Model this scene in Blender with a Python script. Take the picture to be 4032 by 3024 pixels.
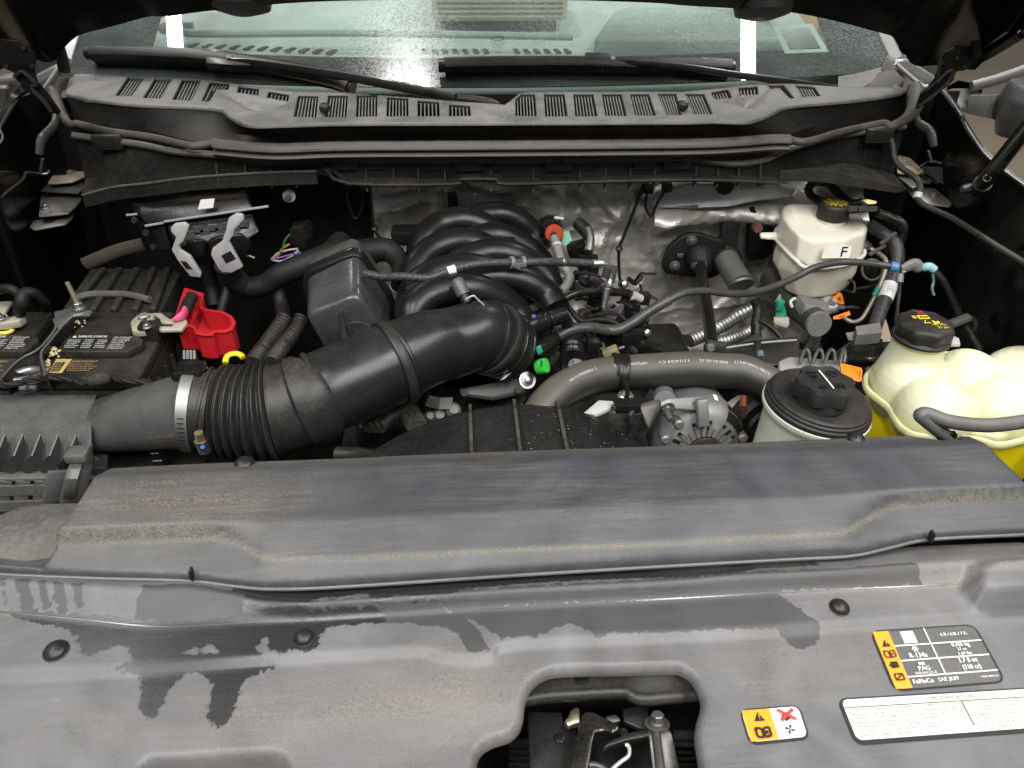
import bpy, bmesh, math, random
import numpy as np
from mathutils import Vector, Matrix
from mathutils.geometry import delaunay_2d_cdt
random.seed(7); np.random.seed(7)
SC = bpy.context.scene
COL = SC.collection
for o in list(bpy.data.objects): bpy.data.objects.remove(o)

# ------------------------------------------------------------------ camera
FPX = 3027.0                      # focal length in photograph pixels (4032 x 3024)
CAM = Vector((-.12, 0, 1.80))     # metres; x to the driver side, y rearward, z above the garage floor
_p, _y, _r = math.radians(35), math.radians(4), math.radians(.6)
FWD = Vector((math.sin(_y)*math.cos(_p), math.cos(_y)*math.cos(_p), -math.sin(_p)))
_R0 = Vector((math.cos(_y), -math.sin(_y), 0)); _U0 = _R0.cross(FWD)
RGT = _R0*math.cos(_r) + _U0*math.sin(_r); UPV = _U0*math.cos(_r) - _R0*math.sin(_r)
cd = bpy.data.cameras.new('camera'); cam = bpy.data.objects.new('camera', cd); COL.objects.link(cam)
cd.sensor_fit = 'HORIZONTAL'; cd.sensor_width = 36; cd.lens = 36*FPX/4032
cd.clip_start = .01; cd.clip_end = 100
cam.matrix_world = Matrix((( RGT.x, UPV.x, -FWD.x, CAM.x), (RGT.y, UPV.y, -FWD.y, CAM.y), (RGT.z, UPV.z, -FWD.z, CAM.z), (0, 0, 0, 1)))
cd.dof.use_dof = True; cd.dof.focus_distance = 1.12; cd.dof.aperture_fstop = 13
SC.camera = cam

# ------------------------------------------------------------------ world, lamps, exposure
wd = bpy.data.worlds.new('World'); SC.world = wd; wd.use_nodes = True
wd.node_tree.nodes['Background'].inputs[0].default_value = (.95, .97, 1, 1)
wd.node_tree.nodes['Background'].inputs[1].default_value = .13
def tube_lamp(name, x, y0, y1, z, w, power, x1=None):
    ld = bpy.data.lights.new(name, 'AREA'); ld.shape = 'RECTANGLE'; ld.size = w; ld.size_y = abs(y1-y0)
    ld.energy = power; ld.color = (1, .985, .96)
    lo = bpy.data.objects.new(name, ld); COL.objects.link(lo); lo.location = (x, (y0+y1)/2, z)
    return lo
# ceiling tubes of the garage: two long rows beside the cab, rows in front of the truck
tube_lamp('ceiling_tube_lamp', -1.85, -2.2, 4.2, 3.7, .10, 120)
tube_lamp('ceiling_tube_lamp', 1.62, -2.2, 4.2, 3.7, .10, 120)
tube_lamp('ceiling_tube_lamp', -.60, -1.9, .35, 3.7, .14, 58)
tube_lamp('ceiling_tube_lamp', .75, -1.9, .35, 3.7, .14, 58)
tube_lamp('ceiling_panel_lamp', -.46, 1.97, 2.19, 3.7, .24, 16).data.shape = 'ELLIPSE'
VS = SC.view_settings
VS.view_transform = 'Standard'; VS.look = 'None'; VS.gamma = 1; VS.exposure = 0.36; VS.use_curve_mapping = False
SC.cycles.use_denoising = True
SC.cycles.max_bounces = 8; SC.cycles.transparent_max_bounces = 12; SC.cycles.glossy_bounces = 4; SC.cycles.diffuse_bounces = 4
SC.cycles.caustics_reflective = False; SC.cycles.caustics_refractive = False

# ------------------------------------------------------------------ pixel -> place
def ray(px, py): return FWD + RGT*((px-2016)/FPX) - UPV*((py-1512)/FPX)
def PY(px, py, Y): d = ray(px, py); return CAM + d*((Y-CAM.y)/d.y)
def PZ(px, py, Z): d = ray(px, py); return CAM + d*((Z-CAM.z)/d.z)
def PX(px, py, X): d = ray(px, py); return CAM + d*((X-CAM.x)/d.x)
def PP(px, py, o, n): d = ray(px, py); return CAM + d*((Vector(o)-CAM).dot(n)/d.dot(n))
def depth(p): return (p-CAM).dot(FWD)
def mpp(p): return depth(p)/FPX           # metres per photo pixel at p
_K = 1344/2212
VIEWS = {'R': (1150, 900, 500/1002), 'W': (3300, 1150, 732/996), 'A': (0, 900, 900/2212), 'B': (1100, 1050, 800/1896), 'C': (2000, 850, 1000/2074), 'D': (2900, 750, 800/1896), 'E': (2400, 1300, 1100/2212),
         'K': (0, 1700, 700/2212), 'L': (1980, 2600, 820/2212), 'TL': (0, 0, 700/2212), 'TR': (3332, 0, 700/2212), 'MR': (3332, 400, 700/2212), 'ML': (0, 400, 700/2212), 'F': (0, 0, 4032/2212)}
for _i in range(4):
    for _j in range(3): VIEWS['%d%d' % (_i, _j)] = (_j*1344, (0, 700, 1400, 2200)[_i], _K)
def g(sec, x, y):                 # a point read in an enlarged view of the photograph -> photograph pixel
    a, b, k = VIEWS[sec]; return (a+x*k, b+y*k)
def gy(sec, x, y, Y): return PY(*g(sec, x, y), Y)
def gz(sec, x, y, Z): return PZ(*g(sec, x, y), Z)
def ly(sec, *pts): return [gy(sec, *p) for p in pts]
def lz(sec, *pts): return [gz(sec, *p) for p in pts]
def fz(x, y, Z): return PZ(x*4032/2212, y*4032/2212, Z)      # full-view pixels
def fy(x, y, Y): return PY(x*4032/2212, y*4032/2212, Y)
V = Vector

# ------------------------------------------------------------------ objects
_WL = {}
def link(o, parent, loc):
    COL.objects.link(o)
    if parent is not None:
        o.parent = parent; o.location = loc - _WL[parent.name]
    else: o.location = loc
    _WL[o.name] = Vector(loc)
    return o
def tag(o, label=None, cat=None, group=None, kind=None):
    if label: o['label'] = label
    if cat: o['category'] = cat
    if group: o['group'] = group
    if kind: o['kind'] = kind
    return o
def thing(name, label, cat, group=None, kind=None):
    o = bpy.data.objects.new(name, None); o.empty_display_size = .05
    link(o, None, Vector((0, 0, 0))); tag(o, label, cat, group, kind); return o
def mk(name, geo, m, parent=None, bevel=0, bseg=2, smooth=38, solid=0, bang=30, label=None, cat=None, group=None, kind=None, weld=0):
    v, f = geo
    v = [Vector(p) for p in v]
    if not v: return None
    lo = Vector([min(p[i] for p in v) for i in range(3)]); hi = Vector([max(p[i] for p in v) for i in range(3)])
    org = Vector(((lo.x+hi.x)/2, (lo.y+hi.y)/2, lo.z))
    bm = bmesh.new()
    bv = [bm.verts.new(p-org) for p in v]
    for fc in f:
        try: bm.faces.new([bv[i] for i in fc])
        except ValueError: pass
    if weld: bmesh.ops.remove_doubles(bm, verts=bm.verts, dist=weld)
    bmesh.ops.recalc_face_normals(bm, faces=bm.faces)
    if solid: bmesh.ops.solidify(bm, geom=list(bm.faces), thickness=solid)
    if bevel:
        ed = [e for e in bm.edges if len(e.link_faces) == 2 and e.calc_face_angle(0) > math.radians(bang)]
        bmesh.ops.bevel(bm, geom=ed, offset=bevel, segments=bseg, profile=.5, affect='EDGES', clamp_overlap=True)
        bmesh.ops.recalc_face_normals(bm, faces=bm.faces)
    me = bpy.data.meshes.new(name); bm.to_mesh(me); bm.free()
    if smooth:
        me.polygons.foreach_set('use_smooth', [True]*len(me.polygons)); me.set_sharp_from_angle(angle=math.radians(smooth))
    me.materials.append(m)
    o = bpy.data.objects.new(name, me); link(o, parent, org)
    return tag(o, label, cat, group, kind)
def settle_things():
    bpy.context.view_layer.update()
    for o in list(bpy.data.objects):
        if o.type == 'EMPTY' and o.parent is None and o.children:
            pts = [c.matrix_world @ Vector(b) for c in o.children_recursive if c.type == 'MESH' for b in c.bound_box]
            if not pts: continue
            b = Vector(((min(p.x for p in pts)+max(p.x for p in pts))/2, (min(p.y for p in pts)+max(p.y for p in pts))/2, min(p.z for p in pts)))
            for c in o.children: c.location = c.location - b
            o.location = b

# ------------------------------------------------------------------ shapes: each returns (verts, faces)
def join(*gs):
    v, f = [], []
    for a, b in gs:
        n = len(v); v += list(a); f += [tuple(i+n for i in q) for q in b]
    return v, f
def moved(geo, M):
    M = M if isinstance(M, Matrix) else Matrix.Translation(M)
    return [M @ Vector(p) for p in geo[0]], geo[1]
def smooth_path(pts, n=8, closed=False):
    pts = [Vector(p) for p in pts]
    if len(pts) < 3: 
        return [pts[0].lerp(pts[1], i/n) for i in range(n+1)] if len(pts) == 2 else pts
    out = []
    m = len(pts)
    for i in range(m if closed else m-1):
        if closed: a, b, c, d = pts[(i-1) % m], pts[i], pts[(i+1) % m], pts[(i+2) % m]
        else: a, b, c, d = pts[max(i-1, 0)], pts[i], pts[i+1], pts[min(i+2, m-1)]
        for k in range(n):
            t = k/n
            out.append(.5*((2*b) + (c-a)*t + (2*a-5*b+4*c-d)*t*t + (3*b-a-3*c+d)*t**3))
    if not closed: out.append(pts[-1])
    return out
def interp_list(vals, n):
    vals = [vals, vals] if isinstance(vals, (int, float)) else list(vals)
    return np.interp(np.linspace(0, 1, n), np.linspace(0, 1, len(vals)), vals)
def frames(path):
    n = len(path); T = []
    for i in range(n):
        t = path[min(i+1, n-1)] - path[max(i-1, 0)]
        T.append(t.normalized() if t.length > 1e-9 else Vector((0, 0, 1)))
    up = Vector((0, 0, 1)) if abs(T[0].z) < .9 else Vector((0, 1, 0))
    N = (up - T[0]*up.dot(T[0])).normalized(); out = []
    for i in range(n):
        N = (N - T[i]*N.dot(T[i])); N = N.normalized() if N.length > 1e-9 else T[i].orthogonal().normalized()
        out.append((T[i], N, T[i].cross(N)))
    return out
def tube(pts, r, seg=12, n=8, caps=True, flat=1.0, raw=False, prof=None):
    """sweep a round (or prof-shaped) section along a smoothed path; r may vary along it"""
    path = [Vector(p) for p in pts] if raw else smooth_path(pts, n)
    R = interp_list(r, len(path)); v, f = [], []
    for i, (p, (T, N, B)) in enumerate(zip(path, frames(path))):
        for k in range(seg):
            a = 2*math.pi*k/seg
            if prof: c, s = prof[k]
            else: c, s = math.cos(a), math.sin(a)*flat
            v.append(p + N*(c*R[i]) + B*(s*R[i]))
    for i in range(len(path)-1):
        for k in range(seg):
            f.append((i*seg+k, i*seg+(k+1) % seg, (i+1)*seg+(k+1) % seg, (i+1)*seg+k))
    if caps:
        f.append(tuple(range(seg-1, -1, -1))); b = (len(path)-1)*seg; f.append(tuple(range(b, b+seg)))
    return v, f
def ribbed(pts, r, seg=16, n=40, pitch=.006, amp=.0012, caps=True):
    """corrugated tube"""
    path = smooth_path(pts, n); s = [0]
    for a, b in zip(path, path[1:]): s.append(s[-1]+(b-a).length)
    m = max(8, int(s[-1]/pitch*6)); ss = np.linspace(0, s[-1], m)
    P = [Vector([np.interp(q, s, [p[i] for p in path]) for i in range(3)]) for q in ss]
    R0 = interp_list(r, m)
    R = [R0[i] + amp*math.sin(2*math.pi*q/pitch) for i, q in enumerate(ss)]
    return tube(P, R, seg, raw=True, caps=caps)
def basis(axis, hint=None):
    n = Vector(axis).normalized()
    h = Vector(hint) if hint is not None else (Vector((0, 0, 1)) if abs(n.z) < .9 else Vector((1, 0, 0)))
    u = (h - n*h.dot(n)).normalized()
    return u, n.cross(u), n
def lathe(prof, o, axis=(0, 0, 1), seg=32, mod=None, hint=None, caps=True):
    """prof: (radius, height) from one end to the other; mod(angle, i) scales the radius"""
    u, w, n = basis(axis, hint); o = Vector(o); v, f = [], []
    for i, (r, h) in enumerate(prof):
        for k in range(seg):
            a = 2*math.pi*k/seg; q = r*(mod(a, i) if mod else 1)
            v.append(o + n*h + u*(q*math.cos(a)) + w*(q*math.sin(a)))
    for i in range(len(prof)-1):
        for k in range(seg):
            f.append((i*seg+k, i*seg+(k+1) % seg, (i+1)*seg+(k+1) % seg, (i+1)*seg+k))
    if caps:
        f.append(tuple(range(seg-1, -1, -1))); b = (len(prof)-1)*seg; f.append(tuple(range(b, b+seg)))
    return v, f
def loft(loops, caps=True, closed=True):
    m = len(loops[0]); v = [p for L in loops for p in L]; f = []
    for i in range(len(loops)-1):
        for k in range(m if closed else m-1):
            f.append((i*m+k, i*m+(k+1) % m, (i+1)*m+(k+1) % m, (i+1)*m+k))
    if caps and closed:
        f.append(tuple(range(m-1, -1, -1))); b = (len(loops)-1)*m; f.append(tuple(range(b, b+m)))
    return v, f
def prism(poly3, off):
    off = Vector(off); p = [Vector(q) for q in poly3]
    return loft([p, [q+off for q in p]])
def box(c, s, R=None):
    c = Vector(c); x, y, z = [q/2 for q in s]
    R = R or Matrix.Identity(3)
    v = [c + R @ Vector((i*x, j*y, k*z)) for k in (-1, 1) for i, j in ((-1, -1), (1, -1), (1, 1), (-1, 1))]
    return v, [(3, 2, 1, 0), (4, 5, 6, 7), (0, 1, 5, 4), (1, 2, 6, 5), (2, 3, 7, 6), (3, 0, 4, 7)]
def bar(a, b, w, h, up=(0, 0, 1)):
    """rectangular bar from a to b"""
    a, b = Vector(a), Vector(b); t = (b-a).normalized(); u = Vector(up); s = t.cross(u).normalized(); u = s.cross(t)
    L = [[p + s*(i*w/2) + u*(j*h/2) for i, j in ((-1, -1), (1, -1), (1, 1), (-1, 1))] for p in (a, b)]
    return loft(L)
def rot(axis, deg): return Matrix.Rotation(math.radians(deg), 3, Vector(axis))
def rrect(w, h, r, n=4):
    out = []
    for cx, cy, a0 in ((w/2-r, h/2-r, 0), (-w/2+r, h/2-r, 90), (-w/2+r, -h/2+r, 180), (w/2-r, -h/2+r, 270)):
        for k in range(n+1):
            a = math.radians(a0+90*k/n); out.append((cx+r*math.cos(a), cy+r*math.sin(a)))
    return out
def on(o, u, w, pts): return [Vector(o)+Vector(u)*a+Vector(w)*b for a, b in pts]
def sheet(rows):
    """open grid from rows of points"""
    return loft(rows, caps=False, closed=False)
def resample(pts, n):
    pts = [Vector(p) for p in pts]; s = [0]
    for a, b in zip(pts, pts[1:]): s.append(s[-1]+(b-a).length)
    return [Vector([np.interp(q, s, [p[i] for p in pts]) for i in range(3)]) for q in np.linspace(0, s[-1], n)]
def hexbolt(o, axis, r, h, flange=1.5, washer=0):
    """hex head with flange (and washer)"""
    z = 0; g_ = []
    if washer: g_.append(lathe([(r*washer, 0), (r*washer, r*.16)], o, axis, 20)); z = r*.16
    g_.append(lathe([(r*flange, z), (r*flange, z+h*.2), (r*1.1, z+h*.34)], o, axis, 20))
    g_.append(lathe([(r*1.05, z+h*.3), (r*1.05, z+h*.92), (r*.9, z+h)], o, axis, 6))
    return join(*g_)
def in_poly(P, poly):
    x, y = P[:, 0], P[:, 1]; c = np.zeros(len(P), bool); n = len(poly)
    for i in range(n):
        x1, y1 = poly[i]; x2, y2 = poly[i-1]
        if y1 == y2: continue
        m = ((y1 > y) != (y2 > y)) & (x < (x2-x1)*(y-y1)/(y2-y1)+x1); c ^= m
    return c
def sdist(P, poly):
    """signed distance, positive inside"""
    d = np.full(len(P), 1e9); n = len(poly)
    for i in range(n):
        a = np.array(poly[i-1]); b = np.array(poly[i]); ab = b-a; L = max(ab@ab, 1e-12)
        t = np.clip(((P-a)@ab)/L, 0, 1); q = a+t[:, None]*ab
        d = np.minimum(d, np.hypot(P[:, 0]-q[:, 0], P[:, 1]-q[:, 1]))
    return np.where(in_poly(P, poly), d, -d)
def dense(poly, step):
    out = []; n = len(poly)
    for i in range(n):
        a = np.array(poly[i]); b = np.array(poly[(i+1) % n]); k = max(1, int(np.hypot(*(b-a))/step))
        out += [tuple(a+(b-a)*j/k) for j in range(k)]
    return out
def cdt_panel(outline, holes, hfn, step, roll=.006, drop=.012, holeroll=.012, holedrop=.03):
    """sheet over an xy outline with holes; hfn gives z; edges roll down"""
    outline = dense(outline, step); holes = [dense(h, step*.7) for h in holes]
    B = [np.array(outline)] + [np.array(h) for h in holes]
    lo, hi = B[0].min(0), B[0].max(0)
    xs = np.arange(lo[0], hi[0], step); ys = np.arange(lo[1], hi[1], step)
    Gd = np.stack(np.meshgrid(xs, ys), -1).reshape(-1, 2) + np.random.uniform(-.15, .15, (len(xs)*len(ys), 2))*step
    d = sdist(Gd, outline)
    for h in holes: d = np.minimum(d, -sdist(Gd, h))
    Gd = Gd[d > step*.8]
    ring = []
    for bi, b in enumerate(B):
        rr = roll if bi == 0 else holeroll
        t = np.roll(b, -1, 0)-np.roll(b, 1, 0); nn = np.stack([-t[:, 1], t[:, 0]], 1); nn /= np.maximum(np.linalg.norm(nn, axis=1), 1e-9)[:, None]
        for q in (.12, .3, .6):
            for s in (1, -1):
                ring.append(b+nn*s*q*rr)
    ring = np.concatenate(ring); dr = sdist(ring, outline)
    for h in holes: dr = np.minimum(dr, -sdist(ring, h))
    ring = ring[dr > roll*.08]
    pts = []; edges = []
    for b in B:
        k = len(pts); pts += [tuple(p) for p in b]; edges += [(k+i, k+(i+1) % len(b)) for i in range(len(b))]
    pts += [tuple(p) for p in ring] + [tuple(p) for p in Gd]
    res = delaunay_2d_cdt([Vector(p) for p in pts], edges, [], 0, 1e-7)
    P = np.array([(p.x, p.y) for p in res[0]]); Fc = np.array([tuple(t) for t in res[2]])
    cen = P[Fc].mean(1); keep = in_poly(cen, outline)
    for h in holes: keep &= ~in_poly(cen, h)
    Fc = Fc[keep]
    z = hfn(P)
    do = np.clip(sdist(P, outline), 0, roll)/roll; z = z - drop*(1-np.sqrt(np.clip(1-(1-do)**2, 0, 1)))
    for h in holes:
        dh = np.clip(-sdist(P, h), 0, holeroll)/holeroll; z = z - holedrop*(1-np.sqrt(np.clip(1-(1-dh)**2, 0, 1)))
    return P, z, [tuple(int(i) for i in t) for t in Fc]
def lines_height(lines, smooth=.004):
    """lines: [(list of 3D points on the line, z)]; front to rear"""
    L = []
    for pts in lines:
        a = np.array([(p.x, p.y, p.z) for p in pts]); a = a[np.argsort(a[:, 0])]; L.append(a)
    def h0(x, y):
        Y = [np.interp(x, a[:, 0], a[:, 1]) for a in L]; Z = [np.interp(x, a[:, 0], a[:, 2]) for a in L]
        z = Z[0].copy()
        for i in range(len(L)-1):
            t = np.clip((y-Y[i])/np.maximum(Y[i+1]-Y[i], 1e-5), 0, 1)
            z = np.where(y > Y[i], Z[i]+(Z[i+1]-Z[i])*t, z)
        return z
    def h(P):
        s = 0
        for k in (-2, -1, 0, 1, 2): s = s + h0(P[:, 0], P[:, 1]+k*smooth)
        return s/5
    return h

# ------------------------------------------------------------------ lettering
_FC = {}
def text_geo(s):
    """flat glyph mesh of a string, cap height about 0.7, origin at its left end"""
    if s in _FC: return _FC[s]
    cu = bpy.data.curves.new('lettering', 'FONT'); cu.body = s; cu.resolution_u = 2
    o = bpy.data.objects.new('lettering', cu); COL.objects.link(o)
    dg = bpy.context.evaluated_depsgraph_get(); me = o.evaluated_get(dg).to_mesh()
    r = ([v.co.copy() for v in me.vertices], [tuple(p.vertices) for p in me.polygons])
    o.evaluated_get(dg).to_mesh_clear(); bpy.data.objects.remove(o); bpy.data.curves.remove(cu)
    _FC[s] = r; return r
def text_on(s, fn, x, y, h, w=None, align='L', bold=0):
    """place text with fn(x,y)->3D; h letter height in fn units; w forces the width"""
    v, f = text_geo(s)
    if not v: return [], []
    wd_ = max(p.x for p in v); k = h/.7; kx = k if w is None else w/wd_
    x0 = x if align == 'L' else (x-wd_*kx/2 if align == 'C' else x-wd_*kx)
    out = ([fn(x0+p.x*kx, y+p.y*k) for p in v], f)
    if bold:
        out = join(out, ([fn(x0+p.x*kx+bold, y+p.y*k) for p in v], f))
    return out
class Decal:
    """flat label from four photo corners (top-left, top-right, bottom-right, bottom-left) on a surface"""
    def __init__(s, corners, lift=.0006):
        s.c = [Vector(p) for p in corners]
        s.n = (s.c[1]-s.c[0]).cross(s.c[3]-s.c[0]).normalized()
        if s.n.dot(CAM-s.c[0]) < 0: s.n = -s.n
        s.lift = lift
        s.w = ((s.c[1]-s.c[0]).length+(s.c[2]-s.c[3]).length)/2; s.h = ((s.c[3]-s.c[0]).length+(s.c[2]-s.c[1]).length)/2
    def p(s, u, v, k=0):                      # u to the side 0..1, v down 0..1
        a = s.c[0].lerp(s.c[1], u); b = s.c[3].lerp(s.c[2], u); return a.lerp(b, v) + s.n*(s.lift*(1+k))
    def rect(s, u0, v0, u1, v1, k=0, r=0):
        if not r: return [s.p(u0, v0, k), s.p(u1, v0, k), s.p(u1, v1, k), s.p(u0, v1, k)], [(0, 1, 2, 3)]
        cu, cv, W, Hh = (u0+u1)/2, (v0+v1)/2, (u1-u0)*s.w, (v1-v0)*s.h
        q = [s.p(cu+a/s.w, cv+b/s.h, k) for a, b in rrect(W, Hh, r)]
        return q, [tuple(range(len(q)))]
    def poly(s, pts, k=1): return [s.p(a, b, k) for a, b in pts], [tuple(range(len(pts)))]
    def text(s, t, u, v, h, w=None, align='L', k=1.6, bold=0):
        """v is the baseline; h in label heights, w in label widths"""
        asp = s.h/s.w
        fn = lambda x, y: s.p(x, v-y/asp, k)
        return text_on(t, fn, u, 0, h*asp, w, align, bold)
    def line(s, u0, v0, u1, v1, t, k=1):
        a, b = s.p(u0, v0, k), s.p(u1, v1, k); d = (b-a).normalized().cross(s.n)*t/2
        return [a+d, b+d, b-d, a-d], [(0, 1, 2, 3)]

# ------------------------------------------------------------------ materials
def nodes(name):
    m = bpy.data.materials.new(name); m.use_nodes = True
    return m, m.node_tree.nodes, m.node_tree.links, m.node_tree.nodes['Principled BSDF']
def c4(c): return (c, c, c, 1) if isinstance(c, (int, float)) else (*c[:3], 1)
def noise(N, Lk, scale, detail=5, rough=.6, stretch=None, coord='Object', dist=0):
    t = N.new('ShaderNodeTexCoord'); x = N.new('ShaderNodeTexNoise')
    x.inputs['Scale'].default_value = scale; x.inputs['Detail'].default_value = detail; x.inputs['Roughness'].default_value = rough
    x.inputs['Distortion'].default_value = dist
    if stretch:
        mp = N.new('ShaderNodeMapping'); mp.inputs['Scale'].default_value = stretch
        Lk.new(t.outputs[coord], mp.inputs[0]); Lk.new(mp.outputs[0], x.inputs['Vector'])
    else: Lk.new(t.outputs[coord], x.inputs['Vector'])
    return x.outputs['Fac']
def ramp(N, Lk, src, a, b, c0=(0, 0, 0, 1), c1=(1, 1, 1, 1)):
    r = N.new('ShaderNodeValToRGB'); r.color_ramp.elements[0].position = a; r.color_ramp.elements[1].position = b
    r.color_ramp.elements[0].color = c4(c0); r.color_ramp.elements[1].color = c4(c1); Lk.new(src, r.inputs[0]); return r.outputs[0]
def mixc(N, Lk, fac, a, b):
    x = N.new('ShaderNodeMix'); x.data_type = 'RGBA'
    for s, i in ((fac, 0), (a, 6), (b, 7)):
        if hasattr(s, 'links') or hasattr(s, 'is_linked'): Lk.new(s, x.inputs[i])
        else: x.inputs[i].default_value = s if i == 0 else c4(s)
    return x.outputs[2]
def mth(N, Lk, op, a, b=0, clamp=False):
    x = N.new('ShaderNodeMath'); x.operation = op; x.use_clamp = clamp
    for i, s in enumerate((a, b)):
        if hasattr(s, 'is_linked'): Lk.new(s, x.inputs[i])
        else: x.inputs[i].default_value = s
    return x.outputs[0]
_MC = {}
def M(name, col=.05, rough=.5, metal=0, dust=0, dcol=(.20, .17, .125), dscale=60, up=.35, bump=0, bscale=600, spec=.5, coat=0, vary=.12, sss=0, emit=0):
    """weathered surface: colour variation, patchy dust (more on faces that look up), grain"""
    if name in _MC: return _MC[name]
    if isinstance(col, (int, float)) and col < .035 and metal < .5: col *= .5; dust *= .6; vary = .2; spec *= .65
    m, N, Lk, b = nodes(name)
    n1 = noise(N, Lk, dscale*.35, 6, .65); n2 = noise(N, Lk, dscale*6, 3, .7)
    c = mixc(N, Lk, ramp(N, Lk, n1, .3, .7), [q*(1-vary) for q in c4(col)[:3]], [q*(1+vary) for q in c4(col)[:3]])
    rg = mth(N, Lk, 'ADD', mth(N, Lk, 'MULTIPLY', n1, .2), rough-.1)
    if dust:
        ge = N.new('ShaderNodeNewGeometry'); sx = N.new('ShaderNodeSeparateXYZ'); Lk.new(ge.outputs['Normal'], sx.inputs[0])
        u_ = mth(N, Lk, 'ADD', mth(N, Lk, 'MULTIPLY', mth(N, Lk, 'MAXIMUM', sx.outputs[2], 0), up), 1-up)
        k = mth(N, Lk, 'MULTIPLY', mth(N, Lk, 'ADD', mth(N, Lk, 'MULTIPLY', ramp(N, Lk, n1, .38, .68), .6), mth(N, Lk, 'MULTIPLY', ramp(N, Lk, n2, .45, .62), .4)), u_)
        k = mth(N, Lk, 'MULTIPLY', k, dust, True)
        c = mixc(N, Lk, k, c, dcol); rg = mth(N, Lk, 'ADD', rg, mth(N, Lk, 'MULTIPLY', k, .35), True)
    Lk.new(c, b.inputs['Base Color']); Lk.new(rg, b.inputs['Roughness'])
    b.inputs['Metallic'].default_value = metal; b.inputs['Specular IOR Level'].default_value = spec
    b.inputs['Coat Weight'].default_value = coat; b.inputs['Coat Roughness'].default_value = .15
    if sss:
        b.inputs['Subsurface Weight'].default_value = sss; b.inputs['Subsurface Radius'].default_value = (1, .9, .7); b.inputs['Subsurface Scale'].default_value = .02
    if bump:
        bp = N.new('ShaderNodeBump'); bp.inputs['Strength'].default_value = bump; bp.inputs['Distance'].default_value = .0006
        Lk.new(noise(N, Lk, bscale, 2, .5), bp.inputs['Height']); Lk.new(bp.outputs[0], b.inputs['Normal'])
    _MC[name] = m; return m
def black(): return M('black plastic', .016, .38, dust=.22, bump=.15)
def satin(): return M('satin black plastic', .012, .28, dust=.1, bump=.08, bscale=900)
def dusty(): return M('dusty black plastic', .03, .55, dust=.75, bump=.25)
def rubber(): return M('black rubber', .015, .45, dust=.2)
def greyrub(): return M('grey rubber hose', .038, .42, dust=.2, dcol=(.16, .145, .12))
def steel(): return M('bright steel', .46, .36, 1, dust=.3, vary=.1)
def zinc(): return M('zinc plate', .42, .38, 1, dust=.35, vary=.15)
def alum(): return M('cast aluminium', .27, .52, .75, dust=.5, dcol=(.16, .15, .13), bump=.5, bscale=900, vary=.25)
def white_paint(): return M('white print', .75, .5, vary=.03)
def ink(): return M('black print', .02, .5, vary=0)
def orange(): return M('orange print', (.9, .28, .005), .45, vary=.03)
# ================================================================== front covers
def cover_mat(name, base, dustc, wet):
    m, N, Lk, b = nodes(name)
    st = noise(N, Lk, 24, 6, .68, (.7, 11, 1)); st2 = noise(N, Lk, 9, 4, .6, (1, 2.5, 1)); fine = noise(N, Lk, 900, 2, .8)
    sw = noise(N, Lk, 5, 3, .5, None, 'Object', 3.5)
    d = mth(N, Lk, 'MULTIPLY', ramp(N, Lk, st, .40, .70), ramp(N, Lk, st2, .35, .65))
    d = mth(N, Lk, 'MULTIPLY', d, ramp(N, Lk, fine, .38, .62))
    at = N.new('ShaderNodeAttribute'); at.attribute_name = 'dust'
    d2 = mth(N, Lk, 'MULTIPLY', at.outputs['Fac'], ramp(N, Lk, fine, .40, .58))
    d = mth(N, Lk, 'ADD', mth(N, Lk, 'MULTIPLY', d, .66), d2, True)
    c = mixc(N, Lk, ramp(N, Lk, sw, .35, .7), [q*.8 for q in base], [q*1.25 for q in base])
    c = mixc(N, Lk, d, c, dustc)
    wa = N.new('ShaderNodeAttribute'); wa.attribute_name = 'wet'
    w = mth(N, Lk, 'ADD', wa.outputs['Fac'], mth(N, Lk, 'MULTIPLY', mth(N, Lk, 'SUBTRACT', noise(N, Lk, 190, 3, .6), .5), .006*2.2))
    w = ramp(N, Lk, mth(N, Lk, 'MULTIPLY', w, 100), -.0, .16)
    da = N.new('ShaderNodeAttribute'); da.attribute_name = 'damp_shade'  # carries real damp marks and the painted shade of the valley
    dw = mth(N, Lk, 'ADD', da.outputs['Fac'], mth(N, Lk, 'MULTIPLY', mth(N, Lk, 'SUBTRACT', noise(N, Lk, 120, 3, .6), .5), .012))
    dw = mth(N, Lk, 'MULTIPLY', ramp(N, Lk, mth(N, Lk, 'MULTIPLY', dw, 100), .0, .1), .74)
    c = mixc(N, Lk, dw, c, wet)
    c = mixc(N, Lk, w, c, wet)
    Lk.new(c, b.inputs['Base Color'])
    rg = mth(N, Lk, 'SUBTRACT', mth(N, Lk, 'ADD', mth(N, Lk, 'MULTIPLY', d, .25), .47), mth(N, Lk, 'MULTIPLY', w, .22))
    Lk.new(rg, b.inputs['Roughness'])
    bp = N.new('ShaderNodeBump'); bp.inputs['Strength'].default_value = .12; bp.inputs['Distance'].default_value = .0005
    Lk.new(noise(N, Lk, 1400, 2, .5), bp.inputs['Height']); Lk.new(bp.outputs[0], b.inputs['Normal'])
    return m
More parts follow.
